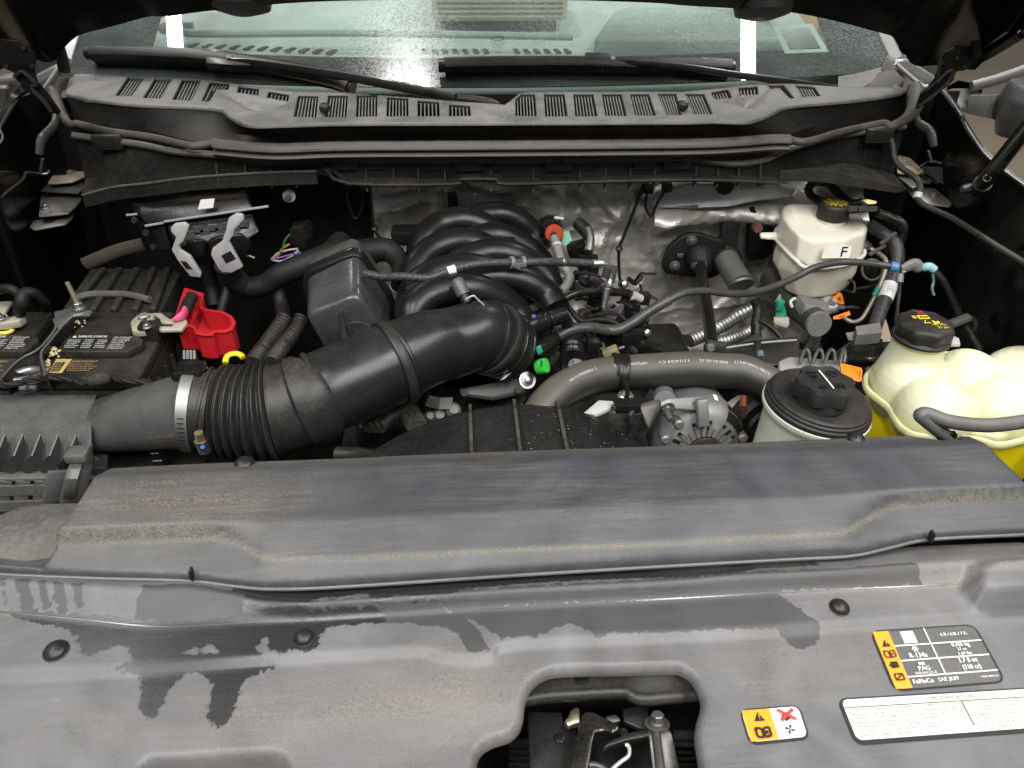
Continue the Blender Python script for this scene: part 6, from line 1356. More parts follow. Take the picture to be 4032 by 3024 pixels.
T2_ = [(470, 300, 1.39), (760, 300, 1.395), (990, 320, 1.395), (1170, 400, 1.38), (1190, 520, 1.325), (1165, 590, 1.295), (1005, 660, 1.265), (680, 690, 1.26), (560, 620, 1.27), (440, 500, 1.315), (365, 400, 1.365), (390, 320, 1.385)]
T3_ = [(a, b+32, c) for a, b, c in T2_]
def grow(L, c, k): 
    m_ = sum(L, Vector())/len(L); return [p+(p-m_)*k for p in L]
L0, L1, L2, L3 = rloop(T0_), rloop(T1_), rloop(T2_), rloop(T3_)
T4_ = [(480, 600, 1.385), (760, 620, 1.39), (960, 640, 1.39), (1110, 690, 1.375), (1120, 760, 1.32), (1090, 800, 1.295), (960, 840, 1.272), (680, 830, 1.267), (520, 760, 1.28), (380, 720, 1.315), (330, 640, 1.36), (370, 600, 1.38)]
T5_ = [(560, 800, 1.375), (760, 820, 1.38), (920, 830, 1.38), (1000, 860, 1.365), (1040, 890, 1.32), (1000, 930, 1.30), (900, 985, 1.282), (720, 1010, 1.278), (560, 985, 1.285), (460, 940, 1.31), (445, 890, 1.345), (480, 820, 1.365)]
def remeshed(name, geos, vox, it, m, par):
    objs = mk('tmp_remesh', join(*geos), m, None); md_ = objs.modifiers.new('r', 'REMESH'); md_.mode = 'VOXEL'; md_.voxel_size = vox
    sm_ = objs.modifiers.new('s', 'SMOOTH'); sm_.factor = .5; sm_.iterations = it
    dg = bpy.context.evaluated_depsgraph_get(); me = bpy.data.meshes.new_from_object(objs.evaluated_get(dg)); loc = _WL[objs.name].copy()
    bpy.data.objects.remove(objs); me.name = name; me.polygons.foreach_set('use_smooth', [True]*len(me.polygons))
    o = bpy.data.objects.new(name, me); link(o, par, loc); return o
remeshed('upper_body', [loft([L0, L1, L2, L3])], .003, 10, milk, bf)
remeshed('lower_body', [loft([grow(L3, 0, -.04), rloop(T4_), rloop(T5_), grow(rloop(T5_), 0, -.12)])], .003, 10, milk, bf)
seam = grow(L3, 0, .012); mk('seam_flange', tube(smooth_path(seam, 4, True)+[seam[0]], .0038, 8, raw=True), milk, bf)
mk('ear', prism(rloop(((215, 395, 1.36), (250, 382, 1.36), (400, 385, 1.36), (400, 440, 1.35), (310, 440, 1.35), (230, 425, 1.35))), (0, 0, -.006)), milk, bf, bevel=.002)
mk('spout', lathe([(.014, 0), (.017, .012), (.016, .03)], PY(*g('D', 800, 1050), 1.30), (0, 0, 1), 20), milk, bf)
mk('hook', tube(ly2((520, 1090, 1.27), (505, 1040, 1.275), (540, 1010, 1.28), (570, 1030, 1.28)), .003, 8, 6), milk, bf)
cpz = PY(*g('D', 915, 150), 1.335)
mk('neck', lathe([(.026, -.035), (.026, -.0)], cpz-Vector((0, 0, .012)), (0, 0, 1), 32), milk, bf)
cap = mk('cap', lathe([(.0278, -.030), (.0288, -.028), (.0288, -.007), (.027, -.002), (.0245, 0), (.0235, -.0015), (.001, -.001)], cpz+Vector((0, 0, .008)), (0, 0, 1), 48, mod=lambda a, i: 1+.012*math.cos(16*a) if i in (1, 2) else 1), M('black cap plastic', .022, .5, dust=.35), bf)
yk = []; yr2 = random.Random(9)
for i in range(230):
    a, q = yr2.uniform(0, 6.28), .0215*math.sqrt(yr2.random()); p = cpz+Vector((q*math.cos(a), q*math.sin(a), .0082+yr2.uniform(0, .0004))); s1 = yr2.uniform(.0006, .0016); b2_ = yr2.uniform(0, 3)
    yk.append(([p+Vector((s1*1.5*math.cos(b2_+k_*1.57), s1*math.sin(b2_+k_*1.57), 0)) for k_ in range(4)], [(0, 1, 2, 3)]))
mk('worn_print', join(*yk), M('worn yellow print', (.45, .36, .04), .6), cap, kind='stuff')
Df = Decal(rloop(((825, 510, 1.256), (1075, 515, 1.256), (1050, 628, 1.251), (788, 632, 1.249))), .0012)
stk_ = mk('sticker', Df.rect(0, 0, 1, 1, 0, .003), M('cream sticker', (.74, .71, .64), .45), bf)
mk('lettering', Df.text('F', .60, .86, .80, .26, k=1.4), ink(), stk_)
mc = thing('master_cylinder', 'dull grey aluminium brake master cylinder below the white reservoir', 'cylinder')
grey = M('dull grey aluminium', .30, .5, .6, dust=.3, dcol=(.3, .28, .24))
mk('barrel', tube(ly2((330, 800, 1.40), (480, 1000, 1.33), (640, 1140, 1.27), (765, 1245, 1.215)), [.026, .026, .025, .0245], 32, 6), M('dark grey casting', .05, .5, .4, dust=.3), mc)
mk('end_face', tube(ly2((755, 1238, 1.2165), (775, 1255, 1.208)), [.0247, .024], 32, 2), grey, mc)
mk('port_boss', tube(ly2((760, 1130, 1.27), (940, 1080, 1.265)), [.0135, .012], 20, 3), grey, mc)
mk('port_bolt', tube(ly2((905, 1050, 1.255), (915, 1030, 1.26)), .0055, 12, 2), M('grey nylon'), mc)
mk('top_boss', box(PY(*g('D', 700, 1090), 1.265), (.06, .05, .028), rot((0, 1, 0), 12)), grey, mc, bevel=.008)
mk('line_nut', tube(ly2((950, 1090, 1.255), (1010, 1092, 1.25)), [.0055, .0045], 8, 2), M('dark nut'), mc)
ln = M('coated brake line', (.24, .22, .18), .4, .5, dust=.3)
bl_ = thing('brake_line', 'bent metal brake line leaving the master cylinder', 'brake line')
mk('line', tube(ly2((1000, 1095, 1.25), (1090, 1092, 1.25), (1140, 1100, 1.25)), .0038, 10, 6), rubber(), bl_)
mk('line', tube(ly2((990, 1180, 1.25), (1070, 1225, 1.24), (1150, 1210, 1.235), (1210, 1140, 1.24), (1320, 930, 1.26), (1385, 760, 1.28), (1395, 660, 1.29), (1330, 590, 1.31), (1210, 520, 1.33)), .0045, 12, 10), ln, bl_)
mk('teal_mark', tube(ly2((1285, 985, 1.254), (1330, 900, 1.262)), .0056, 12, 3), M('teal tape', (.01, .22, .16), .5), bl_)
mk('junction', tube(ly2((1180, 490, 1.34), (1240, 530, 1.32)), [.0085, .007], 12, 2), zinc(), bl_)
mk('small_line', tube(ly2((1010, 930, 1.27), (1090, 950, 1.27), (1100, 870, 1.28), (1050, 830, 1.29)), .0026, 8, 8), rubber(), bl_)
mk('small_line', tube(ly2((1100, 920, 1.28), (1240, 900, 1.29), (1330, 870, 1.30)), .003, 8, 6), rubber(), bl_)
org = M('orange plastic tag', (.85, .20, .015), .45, vary=.05)
for lab, pts in (('orange tag tucked behind the brake reservoir spout', ((890, 1010, 1.27), (960, 950, 1.275), (985, 965, 1.275), (1006, 1060, 1.27), (965, 1062, 1.268))), ('crumpled orange tag on the brake line below the master cylinder port', ((905, 1180, 1.24), (1055, 1128, 1.24), (1065, 1160, 1.238), (960, 1200, 1.236), (905, 1202, 1.236)))):
    t_g = thing('orange_tag', lab, 'tag'); q = rloop(pts); mk('flap', prism(q, (0, .0015, 0)), org, t_g)
    mk('mark', prism([p.lerp(sum(q, Vector())/len(q), .65)+Vector((0, -.001, 0)) for p in q], (0, .0004, 0)), M('orange shade print', (.25, .05, .01), .6), t_g)
# green connector and bracket
gc_ = thing('pressure_switch', 'teal green switch in a beige connector under the brake reservoir', 'connector')
mk('green_body', loft([ly2((360, 1180, 1.27), (470, 1180, 1.27), (470, 1120, 1.28), (360, 1120, 1.28)), ly2((375, 1090, 1.275), (440, 1090, 1.275), (440, 1050, 1.28), (370, 1050, 1.28))]), M('teal green plastic'), gc_, bevel=.002)
mk('neck', box(PY(*g('D', 405, 1070), 1.27), (.014, .012, .022)), M('teal green plastic'), gc_, bevel=.003)
mk('beige_body', loft([ly2((345, 1180, 1.26), (490, 1180, 1.26), (495, 1250, 1.25), (470, 1290, 1.25), (400, 1270, 1.25), (350, 1240, 1.25)), ly2((355, 1170, 1.29), (480, 1170, 1.29), (485, 1240, 1.28), (465, 1270, 1.28), (400, 1260, 1.28), (360, 1230, 1.28))]), M('beige connector', (.34, .33, .25), .5, dust=.3), gc_, bevel=.002)
mk('tip', lathe([(.0065, 0), (.002, .016)], PY(*g('D', 390, 1040), 1.285), (0, 0, 1), 10), M('beige connector'), gc_)
# cap connector and harness above reservoir
hc_ = thing('sensor_plug', 'black sensor plug with a pale yellow lock beside the reservoir cap', 'connector')
mk('body', loft([ly('12', (1080, 185, 1.32), (1280, 185, 1.33), (1285, 215, 1.33), (1090, 235, 1.32)), ly('12', (1085, 195, 1.28), (1275, 192, 1.29), (1275, 215, 1.29), (1095, 235, 1.28))]), satin(), hc_, bevel=.003)
for i, x in enumerate((1105, 1160, 1225)): mk('latch', box(gy('12', x, 200, 1.283), (.018, .006, .008)), M('slot edge'), hc_)
mk('lock', prism(ly('12', (1175, 150, 1.31), (1205, 140, 1.31), (1260, 152, 1.31), (1255, 168, 1.30), (1200, 172, 1.30)), (0, .012, -.004)), M('pale yellow plastic', (.62, .56, .25), .5), hc_, bevel=.001)
cor = M('black corrugated loom', .017, .38, dust=.2)
cb = thing('corrugated_cable', 'glossy black corrugated cable looping behind the reservoir cap', 'cable')
mk('loop', ribbed(ly('12', (930, 165, 1.37), (850, 130, 1.38), (815, 80, 1.39), (850, 30, 1.39), (940, 35, 1.39), (1010, 100, 1.37), (1090, 165, 1.35), (1160, 160, 1.34)), .0078, 14, 12, .005, .0009), cor, cb)
mk('tail', ribbed(ly('12', (1260, 225, 1.32), (1340, 255, 1.32), (1410, 290, 1.32), (1430, 340, 1.33), (1410, 420, 1.34)), .0082, 14, 12, .005, .0009), cor, cb)
# ---- steering shaft, boot plate, booster parts
sp_p = thing('steering_boot', 'black steering column plate bolted to the foil firewall', 'plate')
pb = [gy('C', x, y, 1.40) for x, y in ((1255, 420), (1270, 360), (1310, 260), (1400, 180), (1490, 140), (1600, 150), (1690, 185), (1760, 190), (1800, 300), (1740, 480), (1660, 520), (1540, 512), (1400, 495), (1290, 480))]
mk('plate', prism(pb, (0, .014, 0)), M('boot rubber', .012, .55, dust=.1), sp_p, bevel=.006, bseg=3)
for x, y in ((1500, 202), (1362, 408)): mk('bolt', hexbolt(gy('C', x, y, 1.398), (0, -1, .1), .0065, .007, 1.7), M('dull bolt', .17, .45, .8, dust=.3), sp_p)
mk('square_nut', box(gy('C', 1405, 325, 1.397), (.014, .005, .010)), M('dull bolt'), sp_p, bevel=.002)
mk('boot', lathe([(.03, 0), (.028, .015), (.022, .025), (.018, .04)], gy('C', 1560, 330, 1.40), (0, -1, -.3), 28), M('boot rubber'), sp_p)
ss_ = thing('steering_shaft', 'black steering shaft dropping from the firewall boot', 'shaft')
mk('shaft', tube(ly('C', (1570, 400, 1.33), (1600, 600, 1.25), (1640, 850, 1.15), (1665, 1040, 1.07)), [.0105, .0105, .0105, .0115], 18, 6), M('satin black shaft', .015, .3, .2, dust=.1), ss_)
mk('collar', lathe([(.0125, -.005), (.0155, -.003), (.0155, .005), (.0125, .006)], gy('C', 1562, 400, 1.335), (0, -.5, -.8), 24), M('dull bolt'), ss_)
mk('joint', box(gy('C', 1690, 1075, 1.06), (.036, .02, .022), rot((0, 1, 0), 10)), M('dark steel', .08, .4, .7, dust=.3), ss_, bevel=.006)
mk('bolt', hexbolt(gy('C', 1650, 1075, 1.04), (-.1, -.9, .4), .0065, .009, 1.2), M('dull bolt'), ss_)
bc = thing('booster_rod', 'dull grey cylinder with black strap beside the steering shaft', 'cylinder')
mk('barrel', tube(ly('C', (1780, 350, 1.36), (1830, 440, 1.33), (1900, 560, 1.29)), [.0235, .0235, .024], 28, 4), M('dark dull grey', .11, .5, .4, dust=.25), bc)
mk('end_rim', lathe([(.020, -.002), (.0248, -.002), (.0248, .003), (.020, .003)], gy('C', 1900, 560, 1.288), (.12, -.9, -.6), 28), M('dull bolt'), bc)
mk('collar', lathe([(.030, 0), (.031, .015), (.025, .025)], gy('C', 1775, 330, 1.39), (.12, -.9, -.5), 28), M('boot rubber'), bc)
mk('bracket', prism(ly('C', (1760, -40, 1.42), (1860, -60, 1.42), (1900, 100, 1.41), (1880, 260, 1.40), (1730, 250, 1.40)), (0, .02, 0)), M('blue black steel', .03, .35, .3, dust=.2), bc, bevel=.006)
mk('rust_boss', lathe([(.011, 0), (.009, .010)], gy('C', 2030, 90, 1.38), (0, -1, .1), 16), M('rust', (.12, .05, .025), .7), bc)
mk('dark_mount', loft([ly('D', (60, 100, 1.43), (330, 140, 1.43), (380, 420, 1.43), (330, 640, 1.43), (60, 700, 1.43)), ly('D', (120, 180, 1.40), (300, 200, 1.40), (330, 420, 1.40), (290, 600, 1.40), (100, 620, 1.40))]), dark, bc, bevel=.02)
fh = thing('foil_sleeve', 'pair of silver foil heat sleeves low on the firewall', 'sleeve')
fs2 = M('ribbed foil sleeve', .34, .45, .9, dust=.2, bump=.5, bscale=120)
mk('sleeve', ribbed(ly('C', (1480, 1020, 1.25), (1700, 920, 1.29), (1900, 800, 1.32), (2040, 730, 1.34)), .0135, 20, 10, .009, .0012), fs2, fh)
mk('sleeve', ribbed(ly('C', (1660, 1040, 1.24), (1800, 1010, 1.26), (1950, 950, 1.29), (2060, 880, 1.31)), .0115, 20, 10, .009, .0012), fs2, fh)
mk('dark_pipe', tube(ly('C', (1240, 1010, 1.28), (1400, 1000, 1.28), (1500, 1010, 1.26)), .008, 12, 5), rubber(), fh)
fp = thing('lower_bracket', 'thin dark bracket and pipes behind the radiator hose', 'bracket')
mk('plate', prism(ly('E', (880, 145, 1.10), (1300, 90, 1.12), (1500, 75, 1.12), (1500, 260, 1.05), (900, 260, 1.05)), (0, .01, 0)), black(), fp)
mk('edge', tube(ly('E', (905, 142, 1.098), (1200, 100, 1.108), (1480, 78, 1.118)), .002, 6, 3), M('glossy edge'), fp)
mk('pipe', tube(ly('E', (1165, -40, 1.14), (1165, 60, 1.12), (1170, 130, 1.10), (1160, 200, 1.08)), [.0075, .0065, .0075, .0055], 12, 8), rubber(), fp)
mk('pipe_band', tube(ly('E', (1162, 52, 1.11), (1162, 66, 1.11)), .008, 14, 1), zinc(), fp)
mk('fitting', tube(ly('E', (1195, 170, 1.07), (1195, 215, 1.06)), [.005, .006], 8, 2), M('blue grey fitting', (.2, .28, .36), .35, .5), fp)
mk('wire', tube(ly('D', (210, 1210, 1.22), (330, 1280, 1.20), (420, 1380, 1.18), (470, 1500, 1.16)), .005, 10, 8), rubber(), fp)
mk('wire', tube(ly('D', (170, 1020, 1.25), (200, 1120, 1.24), (180, 1250, 1.22), (190, 1380, 1.20)), .0095, 12, 8), rubber(), fp)
for x, y in ((655, 1370), (770, 1450)): mk('plug', tube(ly('D', (x, y, 1.17), (x-60, y+80, 1.14)), [.007, .008], 12, 3), satin(), fp)
# ---- braided hose on the driver side
hb_ = thing('braided_hose', 'braided black hose with white paper label beside the brake reservoir', 'hose')
hbp = ly2((1240, 320, 1.35), (1360, 400, 1.34), (1470, 490, 1.32), (1505, 600, 1.30), (1480, 750, 1.28), (1420, 930, 1.25), (1350, 1100, 1.22), (1290, 1280, 1.19))
mk('hose', tube(hbp, [.012, .0125, .0128, .013, .013, .013, .013, .0125], 20, 10), braid, hb_)
hbq = smooth_path(hbp, 10)
mk('label', tube(hbq[47:56], .0140, 22, raw=True), M('paper label', .70, .5), hb_)
Dl = Decal(ly2((1395, 880, 1.232), (1460, 885, 1.232), (1440, 960, 1.228), (1375, 955, 1.228)), .001)
mk('lettering', join(Dl.text('FEMMA', .15, .6, .28, .9), Dl.text('39P4873', .2, .22, .16, .7)), M('grey label print', .25, .5), hb_)
mk('blue_band', tube(ly2((1255, 1290, 1.187), (1240, 1320, 1.183)), .0115, 16, 2), M('blue plastic'), hb_)
mk('ferrule', tube(ly2((1255, 1310, 1.185), (1235, 1385, 1.175)), [.0105, .009], 18, 4), zinc(), hb_)
for t in (1335, 1372): mk('ferrule_ring', lathe([(.009, -.002), (.012, 0), (.009, .002)], PY(*g('D', 1246-(t-1335)*.2, t), 1.18), (.2, 0, 1), 20), zinc(), hb_)
mk('pipe', tube(ly2((1235, 1385, 1.175), (1180, 1460, 1.16), (1150, 1540, 1.145), (1190, 1620, 1.13), (1250, 1720, 1.10)), .0052, 14, 8), ln, hb_)
mk('tie', bar(PY(*g('D', 1345, 500), 1.30), PY(*g('D', 1490, 395), 1.31), .007, .003), M('grey tie', .06, .5, dust=.3), hb_)
mk('tie', bar(PY(*g('D', 1240, 600), 1.29), PY(*g('D', 1390, 510), 1.30), .007, .003), M('grey tie'), hb_)
rd = thing('round_port', 'dark round port with pale rim behind the braided hose', 'port')
mk('rim', tube([PY(*g('D', 1265+95*math.cos(q), 740+95*math.sin(q)), 1.33) for q in np.linspace(0, 2*math.pi, 17)], .0025, 8, 2), M('pale rim', .30, .45, .3), rd)
mk('face', lathe([(.017, 0), (.012, .006)], PY(*g('D', 1265, 740), 1.335), (0, -1, .2), 24), rubber(), rd)
# fittings to the right
ft = thing('tee_fitting', 'grey plastic tee fitting between the blue clip and the corrugated line', 'fitting')
mk('body', tube(ly2((1540, 735, 1.20), (1600, 710, 1.20), (1660, 690, 1.20), (1700, 720, 1.20), (1740, 725, 1.20)), [.0075, .0105, .0115, .0105, .005], 14, 6, flat=.7), M('grey fitting plastic', .20, .45, dust=.2), ft)
mk('yellow_tip', tube(ly2((1545, 755, 1.198), (1575, 745, 1.198)), .004, 10, 2), M('pale yellow plastic'), ft)
mk('stem', tube(ly2((1530, 780, 1.20), (1525, 860, 1.19)), .006, 12, 3), M('grey fitting plastic'), ft)
mk('thin_hose', tube(ly2((1525, 850, 1.19), (1520, 950, 1.17), (1505, 1080, 1.15), (1490, 1240, 1.12)), .0034, 10, 6), rubber(), ft)
bt_ = thing('blue_ribbon', 'pale blue tape ribbon hanging from the corrugated line', 'ribbon')
lb_ = M('pale blue tape', (.28, .52, .58), .5)
mk('wrap', tube(ly2((1745, 720, 1.20), (1800, 712, 1.195), (1850, 745, 1.19)), [.0072, .008, .007], 14, 4), lb_, bt_)
mk('tail', tube(ly2((1830, 780, 1.188), (1838, 850, 1.186), (1825, 910, 1.184), (1840, 975, 1.18)), [.005, .0042, .0046, .0056], 8, 6, flat=.3), lb_, bt_)
cl2 = thing('corrugated_line', 'thin black corrugated line leading to the coolant tank cap', 'line')
mk('line', ribbed(ly('12', (1580, 590, 1.20), (1630, 610, 1.19), (1690, 670, 1.18), (1750, 790, 1.15), (1810, 920, 1.12), (1870, 1020, 1.10), (1930, 1130, 1.07)), .0062, 14, 12, .004, .0007), cor, cl2)
mk('branch', ribbed(ly('12', (1850, 900, 1.13), (1895, 940, 1.12), (1880, 1000, 1.11)), .0062, 12, 8, .004, .0007), cor, cl2)
mk('clip', box(gy('12', 1800, 925, 1.11), (.034, .016, .011), rot((0, 1, 0), -25)), M('dark grey clip', .09, .45, dust=.2), cl2, bevel=.003)
# drain hose down the fender
dh_ = thing('drain_hose', 'grey rubber drain hose dropping beside the strut bracket', 'hose')
mk('hose', tube([gy('MR', 545, 450, 1.375), gy('MR', 580, 560, 1.365), gy('MR', 600, 700, 1.35), gy('MR', 680, 820, 1.33), gy('MR', 800, 900, 1.31), gy('MR', 890, 980, 1.29), gy('MR', 920, 1080, 1.27), gy('MR', 895, 1150, 1.26)], .0056, 14, 8), M('dark grey rubber', .025, .55, dust=.4), dh_)
mk('band', tube([gy('MR', 900, 1135, 1.255), gy('MR', 885, 1200, 1.25)], .0075, 14, 3), M('pale band'), dh_)
mk('lower_hose', tube([gy('MR', 880, 1200, 1.25), gy('MR', 960, 1280, 1.23), gy('MR', 1100, 1350, 1.21), gy('MR', 1300, 1440, 1.18), gy('MR', 1500, 1560, 1.14), gy('MR', 1750, 1720, 1.09), gy('12', 2230, 560, 1.04)], .0048, 14, 8), M('dark grey rubber'), dh_)
mk('clip', box(gy('12', 2060, 460, 1.12), (.018, .012, .012)), satin(), dh_, bevel=.003)

# ---- alternator
al = thing('alternator', 'cast aluminium alternator with slotted housing below the radiator hose', 'alternator')
am = alum(); ac = PY(*g('E', 720, 930), .80); axs = Vector((.05, -1, .12))
Ra = .066
mk('housing', lathe([(Ra*.93, -.10), (Ra*.97, -.075), (Ra*.97, -.045), (Ra, -.04), (Ra*1.02, -.02), (Ra*.97, -.006), (Ra*.88, .0), (Ra*.80, .004), (Ra*.36, .010), (Ra*.34, .004)], ac, axs, 64), am, al, smooth=40)
ua, wa, na = basis(axs, (0, 0, 1))
def alt(a, r, h): return ac+na*h+ua*(r*math.cos(a))+wa*(r*math.sin(a))
for i in range(13):
    a = math.radians(-112+i*7.5) if i < 11 else math.radians(40+(i-11)*28)
    mk('rim_slot', loft([[alt(a-.055, Ra*.985, -.014), alt(a+.055, Ra*.985, -.014), alt(a+.055, Ra*1.026, -.016), alt(a-.055, Ra*1.026, -.016)], [alt(a-.055, Ra*.80, .0052), alt(a+.055, Ra*.80, .0052), alt(a+.055, Ra*.93, .0005), alt(a-.055, Ra*.93, .0005)]]), ink(), al) if i < 11 and i % 6 != 5 else mk('boss', lathe([(.007, -.01), (.007, .008), (.0045, .010)], alt(a, Ra*.88, 0), axs, 14), am, al)
for i in range(14):
    a = math.radians(-95+i*14.5)
    mk('fin', bar(alt(a, Ra*.40, .011), alt(a, Ra*(.56 if i % 2 else .64), .0088), .0035, .006, na), am, al)
    if i % 4 != 1: mk('window', loft([[alt(a-.07, Ra*.50, .0092), alt(a+.07, Ra*.50, .0092), alt(a+.05, Ra*.72, .0068), alt(a-.05, Ra*.72, .0068)], [alt(a-.07, Ra*.50, .0098), alt(a+.07, Ra*.50, .0098), alt(a+.05, Ra*.72, .0075), alt(a-.05, Ra*.72, .0075)]]), ink(), al)
mk('bearing_cap', lathe([(Ra*.37, .006), (Ra*.37, .014), (Ra*.33, .016)], ac, axs, 32), M('dark bearing cap', .03, .4, .3, dust=.3), al)
mk('arm', loft([ly('E', (400, 560, .80), (470, 540, .80), (470, 620, .79), (400, 640, .79)), ly('E', (690, 530, .815), (770, 520, .815), (780, 640, .80), (690, 640, .80))]), am, al, bevel=.006)
mk('spine', bar(gy('E', 730, 540, .80), gy('E', 740, 760, .787), .016, .012, na), am, al, bevel=.003)
mk('mount_pipe', tube(ly('E', (420, 500, .86), (440, 560, .82)), .0145, 18, 2), am, al)
mk('bolt', hexbolt(gy('E', 450, 620, .785), (.15, -.9, -.2), .0075, .009, 1.5), steel(), al)
mk('bolt_stem', tube(ly('E', (450, 630, .775), (485, 715, .755)), [.0045, .004], 12, 3), M('dull bolt'), al)
mk('wing', loft([ly('E', (220, 590, .80), (400, 520, .82), (420, 620, .81), (300, 800, .78)), ly('E', (230, 600, .79), (390, 560, .80), (400, 640, .79), (310, 800, .77))]), M('dark casting', .09, .55, .5, dust=.4), al, bevel=.006)
mk('tag', prism(ly('E', (820, 510, .80), (850, 520, .80), (862, 558, .795), (835, 550, .795)), (0, .001, 0)), M('paper label'), al)
mk('copper_lug', tube(ly('E', (1062, 530, .85), (1058, 620, .83)), [.0045, .0055], 10, 3), M('copper', (.30, .11, .06), .5, .7), al)
pw = thing('paper_scrap', 'pale cardboard tag wedged beside the alternator', 'tag')
mk('sheet', prism(ly('E', (935, 580, .88), (1020, 520, .89), (1115, 522, .89), (1100, 575, .88), (1020, 590, .87), (985, 660, .86)), (0, .002, 0)), M('pale card', (.55, .45, .38), .7), pw)
fo = thing('white_duct_end', 'pale plastic duct end beneath the radiator hose', 'duct')
mk('body', loft([ly('C', (610, 1610, .80), (740, 1500, .82), (870, 1510, .82), (840, 1560, .80), (700, 1620, .79)), ly('C', (650, 1640, .80), (760, 1560, .82), (870, 1560, .82), (840, 1600, .80), (720, 1650, .79))]), M('pale plastic', .45, .5, dust=.3), fo, bevel=.002)
pu = thing('pulley_cover', 'dark round pulley beside the alternator', 'pulley')
mk('disc', lathe([(.05, -.02), (.052, 0), (.046, .006), (.03, .004), (.028, .010), (.01, .010)], PY(*g('E', 1200, 760), .86), (.3, -1, .1), 36), rubber(), pu)

# ---- power steering reservoir
ps = thing('steering_reservoir', 'round translucent fluid reservoir with wide black lid and knob', 'reservoir')
po = PZ(*g('E', 1662, 545), 1.232); PR = .0655; pax = (.10, -.02, 1)
lidm = M('lid black plastic', .026, .5, dust=.45, dcol=(.10, .085, .07), dscale=60, bump=.3)
mk('bowl', lathe([(PR*.80, -.16), (PR*.86, -.10), (PR*.92, -.03), (PR*.97, -.022), (PR*1.035, -.016), (PR*1.035, -.011), (PR*.95, -.009)], po, pax, 56), M('translucent fluid plastic', (.60, .63, .52), .42, dust=.3, dcol=(.45, .38, .25), sss=.35, dscale=30), ps)
lid = mk('lid', lathe([(PR*1.0, -.012), (PR*1.015, -.010), (PR*1.015, -.005), (PR*.985, -.003), (PR*.985, .000), (PR*.95, .0015), (PR*.945, .004), (PR*.90, .0058), (PR*.6, .0068), (PR*.1, .007)], po, pax, 64), lidm, ps, smooth=25)
ko = PZ(*g('E', 1712, 392), 1.272)
mk('knob_base', lathe([(.032, -.030), (.030, -.016), (.028, -.006)], ko-Vector((.0, 0, .002)), (0, 0, 1), 40), lidm, lid)
mk('knob', lathe([(.031, -.022), (.0332, -.020), (.0332, -.003), (.0315, 0), (.0293, -.0008), (.001, -.0006)], ko, (0, 0, 1), 72, mod=lambda a, i: 1+.09*math.cos(6*a+.5)), lidm, lid)
Dk = Decal([ko+Vector(q) for q in ((-.021, .020, .0), (.021, .020, .0), (.021, -.020, .0), (-.021, -.020, .0))], .0007)
mol = M('moulded mark', .012, .5)
mk('moulding', join(Dk.poly([(.12, .95), (.28, .72), (.42, .95)]), Dk.rect(.60, .72, .66, .92), Dk.rect(.74, .72, .80, .92), Dk.rect(.86, .72, .92, .92), Dk.rect(.60, .90, .92, .94), Dk.rect(.04, .08, .38, .14), Dk.rect(.08, .24, .36, .28), Dk.rect(.08, .30, .34, .34), Dk.rect(.10, .38, .30, .42), Dk.text('POWER', .04, .56, .07, .35), Dk.text('STEERING', .04, .66, .07, .38)), mol, lid)
oc_ = [Dk.p(.78+.13*math.cos(q), .22+.13*math.sin(q), 1) for q in np.linspace(0, 6.283, 18)]
mk('moulding', join(tube(oc_, .0008, 6, 1), Dk.rect(.70, .20, .86, .24)), mol, lid)
mk('paint_stripe', tube([Dk.p(.46, .04, 1), Dk.p(.50, .5, 1), Dk.p(.53, 1.0, 1)], .0009, 6, 6), white_paint(), lid)
mk('bracket', slab([PZ(*g('E', x, y), 1.205) for x, y in ((1590, 760), (1700, 800), (2010, 750), (1985, 860), (1740, 880), (1620, 790))], .006), M('dusty cream plastic', (.45, .40, .30), .6, dust=.6, dcol=(.35, .28, .18)), ps, bevel=.002)
mk('bracket_pin', lathe([(.011, 0), (.010, .004)], PZ(*g('E', 1860, 825), 1.206), (0, 0, 1), 20), M('cream sticker'), ps)
mk('level_tab', bar(PZ(*g('E', 1250, 720), 1.16), PZ(*g('E', 1235, 860), 1.12), .012, .010), M('pale translucent', (.55, .62, .58), .35), ps)
tg2 = thing('orange_tag', 'orange barcode tag beside the fluid reservoir knob', 'tag')
Dt = Decal([PZ(*g('E', x, y), 1.222) for x, y in ((1850, 268), (2000, 305), (1990, 405), (1905, 340))], .0006)
mk('flap', prism([PZ(*g('E', x, y), 1.222) for x, y in ((1828, 262), (1850, 264), (1992, 298), (2003, 318), (1996, 398), (1980, 405), (1850, 380), (1835, 360))], (0, 0, -.001)), org, tg2)
mk('print', join(Dt.text('ARPTA', .3, .32, .16, .4), Dt.text('3F24', .45, .62, .12, .25), *[Dt.rect(.80, .30+i*.06, .92, .33+i*.06, 1) for i in range(8)]), M('orange shade print'), tg2)
